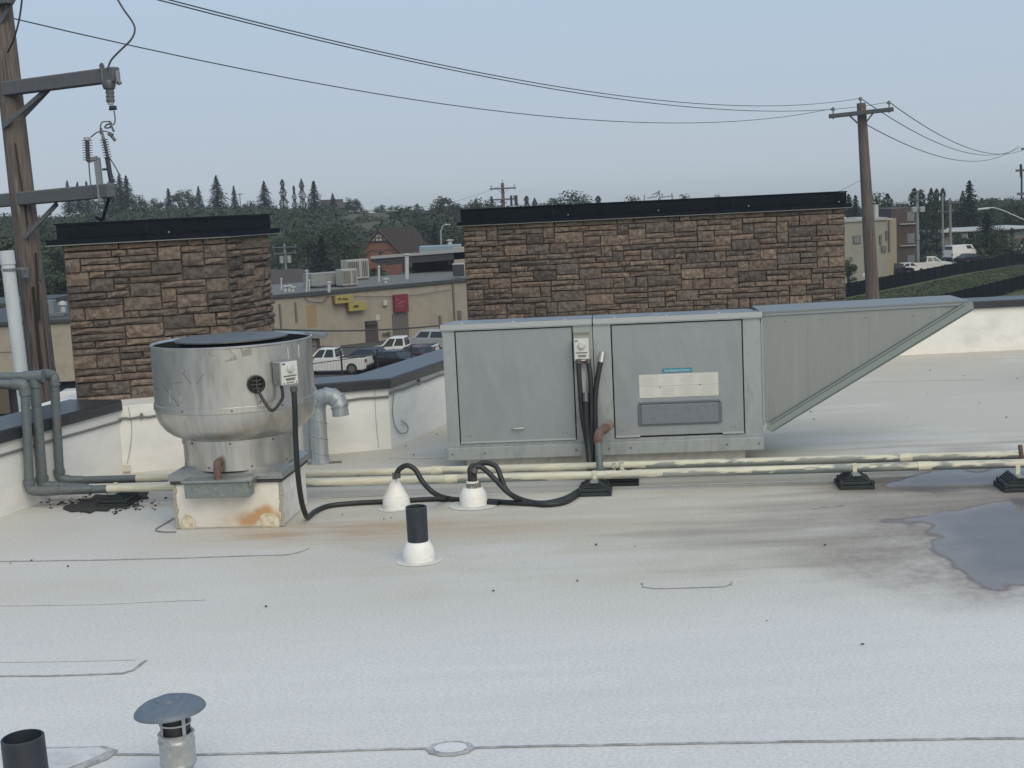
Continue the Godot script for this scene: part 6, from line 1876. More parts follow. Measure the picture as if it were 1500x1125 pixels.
		for pn in [[-0.22, 0.52], [0.30, 0.26]]:
			st = S(); box(st, Vector3(pn[0] * ww, hh / 2 + 0.12, 0.602), Vector3(pn[1] * ww, hh * 0.78, 0.02), 0); var gr := obj("grille", st, flat("grille_dark", C(0.075, 0.08, 0.085), 0.8), un)
			var ns := 5 if pn[1] > 0.4 else 3
			for k in ns:
				st = S(); box(st, Vector3(pn[0] * ww + (k - (ns - 1) / 2.0) * pn[1] * ww / ns, hh / 2 + 0.12, 0.62), Vector3(0.05, hh * 0.78, 0.03), 0); obj("slat", st, flat("unit_cream", C(0.32, 0.32, 0.295), 0.6), gr)
		st = S(); box(st, Vector3(0, 0.06, 0), Vector3(ww * 0.9, 0.12, 1.1), 0); obj("curb_rail", st, flat("dark_flashing", C(0.045, 0.05, 0.055), 0.7), un)
	var vents := [[449, 429, 397, 117.5, 0.09, "tall thin leaning white vent pipe on the beige store's roof"], [453, 424, 411, 119.0, 0.07, "short white vent pipe beside the tall leaning one on the store's roof"], [482, 428, 414, 116.5, 0.13, "pale twin-capped vent at the front edge of the beige store's roof"], [418, 429, 420, 119.0, 0.16, "first small white mushroom vent by the left pier, on the store's roof"], [424, 429, 419, 119.0, 0.16, "second small white mushroom vent, middle of three on the store's roof"], [429, 429, 421, 119.0, 0.16, "third small white mushroom vent, right of three on the store's roof"], [412, 424, 409, 122.0, 0.07, "thin grey vent pipe beside the left pier, on the store's roof"], [555, 411, 391, 128.0, 0.10, "thin white post standing on the store's roof left of the canopy"], [565, 413, 409, 126.0, 0.2, "tiny white vent dome on the store's roof"], [596, 413, 373, 131.0, 0.20, "white round column in front of the dark canopy"], [659, 388, 352, 150.0, 0.25, "white mushroom vent on the canopy roof beside the long pier"]]
	for v in vents:
		var p0 := at(v[0], v[1], v[3]); var p1 := at(v[0], v[2], v[3])
		p0.y = minf(p0.y, ry) if v[0] < 650 else p0.y
		var vt := thing("roof_vent", v[5], "vent", p0, 0.0, "vents on the beige store's roof")
		st = S(); tube(st, [p0, p1 + Vector3(0.06 if v[0] == 449 else 0.0, 0, 0)], v[4], 10); obj("pipe", st, pale, vt, true)
		st = S(); lathe(st, [Vector2(v[4], -0.05), Vector2(v[4] * 1.7, -0.03), Vector2(v[4] * 1.7, 0.05), Vector2(0, 0.12)], 12, Transform3D(Basis.IDENTITY, p1)); obj("cap", st, pale, vt, true)
	q = at(672, 405, 128.0); q.y = ry
	un = thing("cooling_unit", "small dark cooling unit on the store's roof beside the long pier", "roof unit", q)
	st = S(); box(st, Vector3(0, 0.75, 0), Vector3(1.05, 1.1, 1.0), 0.04); obj("casing", st, flat("dark_unit", C(0.03, 0.035, 0.045), 0.6), un)
	st = S(); box(st, Vector3(0, 1.34, 0), Vector3(1.1, 0.08, 1.05), 0.02); obj("lid", st, pale, un)
	# the canopy building behind: flat dark roof, dark open front
	var ca := at(543, 376, 142.0); var cb := at(684, 361, 142.0)
	var cn := thing("canopy_building", "flat dark canopy with white fascia behind the beige store, beside the long pier", "building", Vector3((ca.x + cb.x) / 2, GROUND, -146))
	st = S(); var cy := ca.y
	prism(st, [Vector2(ca.x, cy - 0.55), Vector2(ca.x + 1.6, cy - 0.95), Vector2(cb.x + 4, cy - 0.95 + 0.4), Vector2(cb.x + 4, cy + 0.15), Vector2(ca.x, cy - 0.28)], -8.0, Transform3D(Basis.IDENTITY, Vector3(0, 0, -142)))
	obj("roof", st, flat("canopy_dark", C(0.028, 0.032, 0.038), 0.8), cn, true)
	st = S(); beam(st, Vector3(ca.x, cy - 0.10, -141.9), Vector3(cb.x + 4, cy + 0.30, -141.9), 0.12, 0.30, 0.02)
	obj("fascia", st, flat("pale_fascia", C(0.27, 0.285, 0.29), 0.6), cn, true)
	st = S(); box(st, Vector3((ca.x + cb.x) / 2 + 3.2, (cy + GROUND) / 2, -150.2), Vector3(cb.x - ca.x - 1.0, cy - GROUND, 0.4), 0)
	obj("back_wall", st, flat("maroon_dark_wall", C(0.028, 0.02, 0.028), 0.9), cn, true)
	st = S(); box(st, Vector3(at(673, 385, 141.0).x + 1.2, (cy + 0.5 + GROUND) / 2, -143.5), Vector3(3.6, cy + 0.5 - GROUND, 3.0), 0)
	obj("side_wall", st, beige, cn, true)
	st = S(); box(st, at(645, 361, 150.0) + Vector3(0, -0.25, 0), Vector3(4.6, 0.8, 1.5), 0.1)
	obj("blue_gutter", st, flat("pale_blue_sheet", C(0.20, 0.28, 0.34), 0.5), cn, true)
	# parked vehicles between our roof and the store
	var white := flat("car_white", C(0.60, 0.615, 0.62), 0.3); var navy := flat("car_navy", C(0.014, 0.018, 0.028), 0.25); var black := flat("car_black", C(0.011, 0.012, 0.014), 0.25); var maroon := flat("car_maroon", C(0.07, 0.02, 0.025), 0.3); var silver := flat("car_silver", C(0.34, 0.35, 0.36), 0.3)
	var grp := "vehicles parked beside the beige store"
	var y0 := GROUND + 0.024
	var cars := [["white pickup truck nearest the parapet, half hidden by the fan's drum", "pickup truck", "pickup", 479, 98.0, 2.92, white], ["white pickup truck with clear side windows, farther back beside the store", "pickup truck", "pickup", 581, 104.0, 2.98, white], ["dark navy car parked right behind the nearest pickup's tailgate", "car", "sedan", 530, 101.0, 2.5, navy], ["black car under the second white pickup, nearest the grey coping", "car", "sedan", 563, 98.5, 2.5, black], ["dark maroon car, rightmost in the row against the coping", "car", "sedan", 600, 101.0, 2.4, maroon], ["silver car with dark windows beyond the second pickup's tail", "car", "suv", 622, 111.0, 2.6, silver], ["dark car at the row's far right end beside the air unit's top", "car", "suv", 638, 111.0, 2.5, black]]
	for c in cars:
		var p := at(c[3], 400, c[4])
		car(c[0], c[1], c[2], Vector3(p.x, y0, p.z), c[5], c[6], grp)
	# iron fence in front of them
	var fa := at(446, 545, 91.0); var fb := at(640, 505, 99.0)
	var fence := thing("iron_fence", "black iron fence with thin pickets in front of the parked trucks", "fence", Vector3((fa.x + fb.x) / 2, GROUND, (fa.z + fb.z) / 2))
	var fd := (Vector3(fb.x, 0, fb.z) - Vector3(fa.x, 0, fa.z)); var fl := fd.length(); fd = fd.normalized()
	var fm := flat("fence_black", C(0.012, 0.013, 0.015), 0.6)
	var ft := 1.75
	for hgt in [0.2, ft - 0.25]:
		st = S(); beam(st, Vector3(fa.x, GROUND + hgt, fa.z), Vector3(fb.x, GROUND + hgt, fb.z), 0.05, 0.05); obj("rail", st, fm, fence, true)
	var k := 0.0
	while k < fl:
		st = S(); var c := Vector3(fa.x, GROUND, fa.z) + fd * k
		box(st, c + Vector3(0, ft / 2 + 0.08, 0), Vector3(0.12, ft + 0.16, 0.12), 0.01); obj("post", st, fm, fence, true)
		k += 3.1
	st = S(); k = 0.0
	while k < fl:
		box(st, Vector3(fa.x, GROUND + ft / 2 - 0.1, fa.z) + fd * k, Vector3(0.012, ft - 0.25, 0.012), 0); k += 0.24
	var pk := obj("picket", st, fm, fence, true); pk.set_meta("kind", "stuff")
	# the small roof corner to the right of the fan's rim
	var sh := at(464, 490, 113.0)
	var shed := thing("small_shed", "corner of a small pale shed roof right of the fan's rim", "shed", Vector3(sh.x - 1.2, GROUND, -114))
	st = S(); prism(st, [Vector2(-2.5, 0), Vector2(1.55, -0.22), Vector2(1.45, 0.02), Vector2(0.2, 0.36), Vector2(-2.5, 0.5)], -3.0, Transform3D(Basis.IDENTITY, Vector3(sh.x - 0.8, sh.y - 0.05, -112.0))); obj("roof", st, flat("shed_roof", C(0.17, 0.195, 0.195), 0.6), shed, true)
	st = S(); box(st, Vector3(sh.x - 1.4, (sh.y + GROUND) / 2 - 0.12, -113.5), Vector3(2.8, sh.y - GROUND - 0.2, 2.2), 0); obj("wall", st, flat("shed_wall", C(0.17, 0.16, 0.14), 0.8), shed, true)
	# brick house with the half-timbered gable
	var hp := at(554.5, 338, 220.0)
	var hs := thing("brick_house", "red brick house with half-timbered gable peak and brown roof, behind the store", "house", Vector3(hp.x, GROUND, -224))
	var eave := at(554, 374, 220.0).y
	var hw := 3.4
	var brick := mottled("red_brick", [C(0.135, 0.058, 0.042), C(0.175, 0.078, 0.055), C(0.155, 0.068, 0.05)], Vector3.ONE * 0.5, 0.9)
	st = S(); prism(st, [Vector2(hp.x - hw, GROUND), Vector2(hp.x + hw, GROUND), Vector2(hp.x + hw, eave), Vector2(hp.x, hp.y - 0.2), Vector2(hp.x - hw, eave)], -9.0, Transform3D(Basis.IDENTITY, Vector3(0, 0, -220))); obj("wall", st, brick, hs, true)
	var shingle := mottled("brown_shingle", [C(0.052, 0.042, 0.042), C(0.072, 0.06, 0.058)], Vector3.ONE * 0.4, 0.9)
	for s in [-1.0, 1.0]:
		st = S()
		var ex: float = hp.x + s * (hw + 0.5); var ey: float = eave - 0.55
		prism(st, [Vector2(hp.x, hp.y), Vector2(ex, ey), Vector2(ex, ey + 0.22), Vector2(hp.x, hp.y + 0.25)], -9.8, Transform3D(Basis.IDENTITY, Vector3(0, 0, -219.5))); obj("roof", st, shingle, hs, true)
	# the main roof runs off to the right behind the gable
	st = S(); prism(st, [Vector2(hp.x + 0.2, hp.y + 0.5), Vector2(hp.x + 5.4, hp.y + 0.4), Vector2(hp.x + 9.4, eave - 1.4), Vector2(hp.x + 1.0, eave - 1.6)], -1.0, Transform3D(Basis(Vector3.RIGHT, -0.5), Vector3(0, 0, 0)) * Transform3D(Basis(Vector3.RIGHT, 0.5), Vector3.ZERO) * Transform3D(Basis.IDENTITY, Vector3(0, 0, -221.5))); obj("main_roof", st, shingle, hs, true)
	var plaster := flat("gable_plaster", C(0.36, 0.35, 0.31), 0.8); var beamm := flat("gable_timber", C(0.03, 0.026, 0.025), 0.8)
	var gy := at(554, 354, 219.0).y
	var gw := (hp.y - 0.25 - gy) * hw / (hp.y - eave)
	st = S(); prism(st, [Vector2(hp.x - gw, gy), Vector2(hp.x + gw, gy), Vector2(hp.x, hp.y - 0.35)], 0.06, Transform3D(Basis.IDENTITY, Vector3(0, 0, -219.98))); var gp := obj("gable_panel", st, plaster, hs, true)
	for bm in [[-1.0, 0.0, 1.0, 0.0, 0.25], [-0.55, 0.45, 0.55, 0.45, 0.12], [0.0, 0.0, 0.0, 1.0, 0.12], [-0.45, 0.0, -0.45, 0.5, 0.12], [0.45, 0.0, 0.45, 0.5, 0.12], [-0.75, 0.0, -0.3, 0.45, 0.10], [0.75, 0.0, 0.3, 0.45, 0.10]]:
		st = S(); var gh: float = hp.y - 0.35 - gy
		beam(st, Vector3(hp.x + bm[0] * gw, gy + bm[1] * gh, -219.86), Vector3(hp.x + bm[2] * gw, gy + bm[3] * gh, -219.86), 0.08, bm[4], 0.0, Vector3.BACK.cross(Vector3(bm[2] - bm[0], bm[3] - bm[1], 0))); obj("timber", st, beamm, gp, true)
	# curly lamp brackets in front of its wall
	var lp := thing("ornate_lamp", "ornate dark double-armed lamp in front of the red brick gable", "lamp", at(556, 400, 200.0) * Vector3(1, 0, 1) + Vector3(0, GROUND, 0))
	st = S(); var lb := at(557, 366, 200.0); tube(st, [Vector3(lb.x, GROUND, lb.z), lb], 0.12, 8); obj("mast", st, fm, lp, true)
	for s in [-1.0, 1.0]:
		st = S(); tube(st, curve([lb + Vector3(0, -0.6, 0), lb + Vector3(s * 1.0, 0.0, 0), lb + Vector3(s * 2.0, -0.5, 0), lb + Vector3(s * 2.3, -1.2, 0)], 5), 0.10, 6); tube(st, [lb + Vector3(s * 2.3, -0.9, 0), lb + Vector3(s * 2.3, -1.7, 0)], 0.12, 8, 0.38); obj("lamp_arm", st, fm, lp, true)
	# dark hipped roof left of the store
	var hr := at(425, 396, 158.0)
	var dh := thing("dark_roofed_house", "low house with dark brown hipped roof just right of the left pier", "house", Vector3(hr.x - 1, GROUND, -162))
	st = S()
	var r0 := Vector3(hr.x - 7, hr.y - 2.3, -157); var r1 := Vector3(hr.x + 4.6, hr.y - 2.3, -157); var g0 := Vector3(hr.x - 3, hr.y, -162); var g1 := Vector3(hr.x + 0.6, hr.y, -162)
	face(st, [r0, r1, g1, g0], Vector3(0, 1, 1)); face(st, [r1, r1 + Vector3(0, 0, -10), g1], Vector3(1, 1, 0)); face(st, [r0, r0 + Vector3(0, 0, -10), g0], Vector3(-1, 1, 0)); face(st, [r0 + Vector3(0, 0, -10), r1 + Vector3(0, 0, -10), g1, g0], Vector3(0, 1, -1))
	obj("roof", st, shingle, dh, true)
	st = S(); box(st, Vector3(hr.x - 1.2, (hr.y - 2.3 + GROUND) / 2, -162), Vector3(10.6, hr.y - 2.3 - GROUND, 9), 0); obj("wall", st, flat("shed_wall", C(0.17, 0.16, 0.14), 0.8), dh, true)

func build_far_left() -> void:
	var tan := mottled("tan_block_wall", [C(0.29, 0.27, 0.215), C(0.34, 0.315, 0.25), C(0.32, 0.295, 0.235)], Vector3.ONE * 0.12, 0.9)
	var a := at(-60, 478, 78.0); var b := at(140, 470, 78.0)
	var root := thing("tan_building", "tan building behind the wooden pole at the left edge, with dark flat roof edge", "building", Vector3((a.x + b.x) / 2, GROUND, -82))
	var top := at(70, 474, 78.0).y
	var low := at(90, 559, 78.0).y
	var st := S(); box(st, Vector3(at(10, 520, 78).x, (top + low) / 2, -86), Vector3(at(103, 520, 78).x - at(-90, 520, 78).x, top - low, 16), 0); st = S()
	box(st, Vector3((at(-120, 520, 78).x + at(110, 520, 78).x) / 2, (top + low) / 2, -86), Vector3(at(110, 520, 78).x - at(-120, 520, 78).x, top - low, 16), 0)
	obj("wall", st, tan, root, true)
	st = S(); box(st, Vector3((at(-120, 520, 78).x + at(110, 520, 78).x) / 2, (low + GROUND) / 2, -86.4), Vector3(at(110, 520, 78).x - at(-120, 520, 78).x, low - GROUND - 0.004, 15.4), 0)
	obj("base_wall", st, flat("dark_base_wall", C(0.035, 0.042, 0.05), 0.9), root, true)
	st = S(); box(st, Vector3((at(-120, 520, 78).x + at(112, 520, 78).x) / 2, top + 0.12, -86), Vector3(at(112, 520, 78).x - at(-120, 520, 78).x, 0.24, 16.4), 0.03)
	obj("roof_edge", st, flat("dark_flashing", C(0.045, 0.05, 0.055), 0.7), root, true)
	for y in [516]:
		st = S(); wall_box(st, -40, y - 0.5, 44, y + 0.5, Vector3(-40, 0, -77.99), Vector3(-20, 0, -77.99), 0.02); obj("wall_joint", st, flat("joint_brown", C(0.18, 0.16, 0.12), 0.9), root, true)
	st = S(); wall_box(st, 38, 480, 40.5, 556, Vector3(-40, 0, -77.99), Vector3(-20, 0, -77.99), 0.08); obj("downpipe", st, flat("joint_brown", C(0.18, 0.16, 0.12), 0.9), root, true)
	st = S(); wall_box(st, -10, 568, 14, 606, Vector3(-40, 0, -78.19), Vector3(-20, 0, -78.19), 0.06); obj("door", st, flat("brown_shutter", C(0.10, 0.085, 0.07), 0.8), root, true)
	# a taller tan block behind it at the very edge
	var t2 := at(-10, 453, 92.0)
	st = S(); box(st, Vector3(t2.x - 2.2, (t2.y + GROUND) / 2, -98), Vector3(8.6, t2.y - GROUND, 8), 0)
	var tb := thing("tan_building", "taller tan block at the left edge under a dark roof line, behind the pole", "building", Vector3(t2.x - 2.2, GROUND, -98))
	obj("wall", st, tan, tb, true)
	st = S(); box(st, Vector3(t2.x - 2.2, t2.y + 0.14, -98), Vector3(9.0, 0.28, 8.4), 0.02); obj("roof_edge", st, mats["dark_flashing"], tb, true)
	# roof unit and vent on it
	var q := at(76, 469, 80.5); q.y = top + 0.24
	var un := thing("roof_unit", "grey boxy unit on the tan building's roof, between pole and stone pier", "roof unit", q)
	st = S(); box(st, Vector3(-0.05, 0.5, 0), Vector3(0.62, 0.92, 0.7), 0.03); obj("casing", st, flat("unit_blue_grey", C(0.16, 0.19, 0.21), 0.6), un)
	st = S(); box(st, Vector3(-0.12, 0.52, 0.36), Vector3(0.22, 0.5, 0.02), 0); obj("grille", st, flat("grille_dark", C(0.075, 0.08, 0.085), 0.8), un)
	st = S(); box(st, Vector3(0.25, 0.10, 0.1), Vector3(1.3, 0.2, 1.0), 0.02); obj("curb_rail", st, flat("curb_grey", C(0.12, 0.13, 0.14), 0.7), un)
	q = at(93, 462, 82.0); q.y = top + 0.24
	var vt := thing("roof_vent", "small white domed vent on the tan building's roof beside the stone pier", "vent", q)
	st = S(); lathe(st, [Vector2(0.16, 0.0), Vector2(0.16, 0.5), Vector2(0.26, 0.55), Vector2(0.22, 0.72), Vector2(0.0, 0.82)], 14); obj("hood", st, flat("pale_vent", C(0.40, 0.42, 0.42), 0.5), vt)
	# glimpses of white vehicles below
	var white := flat("car_white", C(0.60, 0.615, 0.62), 0.3)
	var p := at(95, 560, 70.0)
	car("white van roof just showing over the left cap beside the stone pier", "van", "van", Vector3(p.x + 0.4, GROUND + 0.024, -76.2), 0.1, white, "vehicles below the tan building")
	p = at(-4, 600, 62.0)
	car("white car at the left edge just over the dark cap", "car", "suv", Vector3(p.x - 0.5, GROUND + 0.024, -63.5), 0.2, white, "vehicles below the tan building")

func build_far_right() -> void:
	# two-storey building
	var a := at(1215, 330, 165.0); var b := at(1299, 322, 168.0); var c := at(1313, 322, 178.0)
	var top := at(1255, 325, 165.0).y
	var grey := mottled("grey_green_stucco", [C(0.225, 0.225, 0.20), C(0.265, 0.262, 0.232), C(0.245, 0.245, 0.215)], Vector3.ONE * 0.1, 0.9)
	var root := thing("two_storey_building", "pale two-storey building behind the wooden pole on the right, one square window", "building", Vector3((a.x + b.x) / 2, GROUND, -172))
	var st := S(); sheet(st, [a, b, b + Vector3(1.0, 0, -12), a + Vector3(1.0, 0, -12)], GROUND, top - GROUND); obj("wall", st, grey, root, true)
	st = S(); sheet(st, [b + Vector3(0.02, 0, -0.4), c, c + Vector3(0.5, 0, -10), b + Vector3(0.6, 0, -11)], GROUND, top - GROUND - 0.1); obj("yellow_side_wall", st, mottled("ochre_stucco", [C(0.29, 0.255, 0.17), C(0.33, 0.29, 0.195)], Vector3.ONE * 0.1, 0.9), root, true)
	st = S(); sheet(st, [a + Vector3(0, 0, 0.2), b + Vector3(0.1, 0, 0.2), b + Vector3(1, 0, -12), a + Vector3(1, 0, -12)], top + 0.003, 0.28); obj("roof", st, flat("pale_roof_edge", C(0.31, 0.32, 0.31), 0.7), root, true)
	st = S(); wall_box(st, 1249, 345, 1260.5, 357, a, b, 0.12); var wn := obj("window", st, flat("window_frame_grey", C(0.12, 0.125, 0.12), 0.7), root, true)
	st = S(); wall_box(st, 1250.5, 346.3, 1259, 355.8, a, b, 0.15); obj("pane", st, flat("far_glass", C(0.16, 0.175, 0.18), 0.15), wn, true)
	for g in [[1288, 344, 1290.5, 358], [1297, 338, 1299, 352], [1290.5, 360, 1297, 369], [1300.5, 322, 1303, 370]]:
		st = S(); wall_box(st, g[0], g[1], g[2], g[3], a, b, 0.18); obj("downpipe", st, flat("grey_downpipe", C(0.12, 0.115, 0.105), 0.7), root, true)
	for g in [[1233, 318, 1238, 326, 0.42], [1239, 320, 1252, 327, 0.16], [1280, 300, 1285, 312, 0.40]]:
		var rv := at((g[0] + g[2]) / 2.0, g[3], 170.0)
		var ru := thing("roof_unit", ["low white box on the pale building's roof beside the stone pier", "darker low unit on the pale building's roof left of the pole", "upright white box beyond the pale building, right of the wooden pole"][0 if g[0] == 1233 else (1 if g[0] == 1239 else 2)], "roof unit", Vector3(rv.x, top + 0.28, rv.z))
		st = S(); box(st, Vector3(0, (at(g[0], g[1], 170.0).y - top - 0.28) / 2, 0), Vector3((g[2] - g[0]) / 11.8, at(g[0], g[1], 170.0).y - top - 0.28, 1.2), 0.03); obj("casing", st, flat("roof_box_%d" % int(g[4] * 100), C(g[4], g[4] * 1.03, g[4]), 0.7), ru)
	# brick block behind
	var ba := at(1312, 300, 190.0)
	root = thing("brick_block", "dull red brick block of several storeys behind the pale building", "building", Vector3(ba.x + 1.5, GROUND, -196))
	var bh := at(1320, 305, 190.0).y
	st = S(); box(st, Vector3(ba.x + 1.3, (bh + GROUND) / 2, -196), Vector3(3.6, bh - GROUND, 11), 0); obj("wall", st, mottled("dull_red_brick", [C(0.062, 0.048, 0.046), C(0.085, 0.064, 0.060)], Vector3.ONE * 0.3, 0.9), root, true)
	for k in 3:
		st = S(); box(st, Vector3(ba.x + 1.9, bh - 2.2 - k * 3.0, -190.4), Vector3(2.6, 0.16, 0.5), 0); obj("balcony", st, flat("pale_balcony", C(0.27, 0.28, 0.28), 0.7), root, true)
	for k in 3:
		st = S(); box(st, Vector3(ba.x + 2.2, bh - 1.2 - k * 3.0, -190.48), Vector3(1.0, 1.3, 0.08), 0); obj("window", st, flat("far_glass", C(0.16, 0.175, 0.18), 0.15), root, true)
	# long low white-roofed building
	var la := at(1376, 330, 225.0); var lb := at(1520, 330, 225.0)
	root = thing("long_white_building", "long low building with pale flat roof behind the dark tree on the right", "building", Vector3((la.x + lb.x) / 2, GROUND, -232))
	var lt := at(1440, 338, 225.0).y
	st = S(); box(st, Vector3((la.x + lb.x) / 2, (lt + GROUND) / 2, -232), Vector3(lb.x - la.x, lt - GROUND, 14), 0); obj("wall", st, flat("long_wall", C(0.20, 0.21, 0.205), 0.8), root, true)
	st = S(); box(st, Vector3((la.x + lb.x) / 2, lt + 0.14, -231.5), Vector3(lb.x - la.x + 0.6, 0.30, 15.6), 0.05); obj("roof_edge", st, flat("long_edge", C(0.40, 0.43, 0.43), 0.6), root, true)
	st = S(); wall_box(st, 1407, 341, 1425, 350, Vector3(la.x, 0, -224.98), Vector3(lb.x, 0, -224.98), 0.3); obj("white_panel", st, flat("white_panel", C(0.46, 0.48, 0.48), 0.6), root, true)
	st = S(); wall_box(st, 1482, 348, 1512, 354, Vector3(la.x, 0, -224.98), Vector3(lb.x, 0, -224.98), 0.2); obj("brick_band", st, flat("brick_band", C(0.15, 0.09, 0.07), 0.8), root, true)
	# black fences of upright panels
	for fdef in [["far black panel fence along the parking lot, beyond the grass strip", [[1205, 448], [1241, 435.5], [1327, 418], [1399, 403], [1482, 389], [1530, 382]], 1.50, GROUND], ["near black panel fence this side of the grass strip, under the right edge's trees", [[1290, 478], [1356, 462], [1428, 444], [1500, 424], [1560, 411]], 1.55, GROUND]]:
		var pts := []
		for p in fdef[1]: pts.append(level(p[0], p[1], GROUND))
		var fence := thing("panel_fence", fdef[0], "fence", pts[2], 0.0, "black panel fences")
		var fm := flat("fence_panel_black", C(0.005, 0.007, 0.010), 0.9)
		var fm2 := flat("fence_panel_dark", C(0.007, 0.009, 0.013), 0.9)
		fm.metallic_specular = 0.2; fm2.metallic_specular = 0.2
		for i in pts.size() - 1:
			var L: float = (pts[i + 1] - pts[i]).length()
			var n := maxi(2, int(L / 2.4))
			for k in n:
				var p0: Vector3 = pts[i].lerp(pts[i + 1], float(k) / n); var p1: Vector3 = pts[i].lerp(pts[i + 1], float(k + 1) / n)
				st = S(); beam(st, p0 + Vector3(0, fdef[2] / 2, 0), p1 + Vector3(0, fdef[2] / 2, 0), 0.05, fdef[2] - 0.02); obj("panel", st, fm if (k + i) % 3 else fm2, fence, true)
				st = S(); box(st, p0 + Vector3(0, fdef[2] / 2 + 0.03, 0), Vector3(0.12, fdef[2] + 0.06, 0.12), 0.01); obj("post", st, fm, fence, true)
	# ballast strip on the verge
	st = S(); var bp := []
	for p in [[1330, 450], [1356, 441], [1428, 423], [1500, 405], [1560, 393], [1565, 396], [1500, 409], [1428, 428], [1356, 447], [1335, 455]]: bp.append(level(p[0], p[1], GROUND))
	sheet(st, bp, GROUND + 0.03, 0.06)
	struct("gravel_strip", st, mottled("ballast", [C(0.12, 0.12, 0.11), C(0.17, 0.165, 0.155), C(0.15, 0.15, 0.14)], Vector3.ONE * 0.6, 0.95), "pale gravel strip along the grass beside the near black fence", "gravel")
	# cars beyond the fence
	var white := flat("car_white", C(0.60, 0.615, 0.62), 0.3)
	var grp := "vehicles parked beyond the black fence"
	var navy := flat("car_navy", C(0.014, 0.018, 0.028), 0.25)
	for cdef in [["dark blue car beyond the fence just right of the wooden pole", "car", "suv", 1311, 176.0, 0.35, navy], ["white car roof behind the dark blue car beyond the fence", "car", "suv", 1296, 184.0, 0.3, white], ["white car beyond the fence between the dark car and the pickup", "car", "sedan", 1331, 180.0, 0.4, white], ["white pickup truck beyond the fence, right of the transformer pole", "pickup truck", "pickup", 1362, 184.0, -0.15, white], ["white domed van beyond the fence at the foot of the brown pole", "van", "van", 1408, 205.0, 0.5, white], ["dark low car beside the white domed van", "car", "sedan", 1421, 196.0, 0.5, navy], ["first pale car near the right edge under the dark tree", "car", "sedan", 1483, 214.0, 0.3, white], ["second pale car at the right edge under the dark tree", "car", "sedan", 1500, 214.0, 0.5, white]]:
		var p := at(cdef[3], 390, cdef[4])
		car(cdef[0], cdef[1], cdef[2], Vector3(p.x, GROUND + 0.024, p.z), cdef[5], cdef[6], grp)
	# small fence and signboard in the lot
	var sg := at(1267, 404, 158.0)
	st = S(); box(st, Vector3(sg.x, sg.y, sg.z), Vector3(0.55, 0.62, 0.4), 0.15)
	box(st, Vector3(sg.x, (sg.y + GROUND) / 2 - 0.15, sg.z), Vector3(0.3, sg.y - GROUND - 0.3, 0.3), 0.05)
	lone("utility_cabinet", st, white, "small white rounded cabinet at the pale building's foot, left of the pole", "cabinet")

# ---------------------------------------------------------------- hill, houses on it, trees
func leaf(st: SurfaceTool, c: Vector3, size: float, n: Vector3, col: Color) -> void:
	var x := n.cross(Vector3(rng.randf() - 0.5, rng.randf() - 0.5, rng.randf() - 0.5)).normalized() * size
	var y := n.cross(x).normalized() * size * 0.7
	st.set_color(col)
	st.add_vertex(c - x); st.add_vertex(c + y); st.add_vertex(c + x)
	st.add_vertex(c - x); st.add_vertex(c + x); st.add_vertex(c - y)

func rdir() -> Vector3:
	return Vector3(rng.randfn(), rng.randfn(), rng.randfn()).normalized()

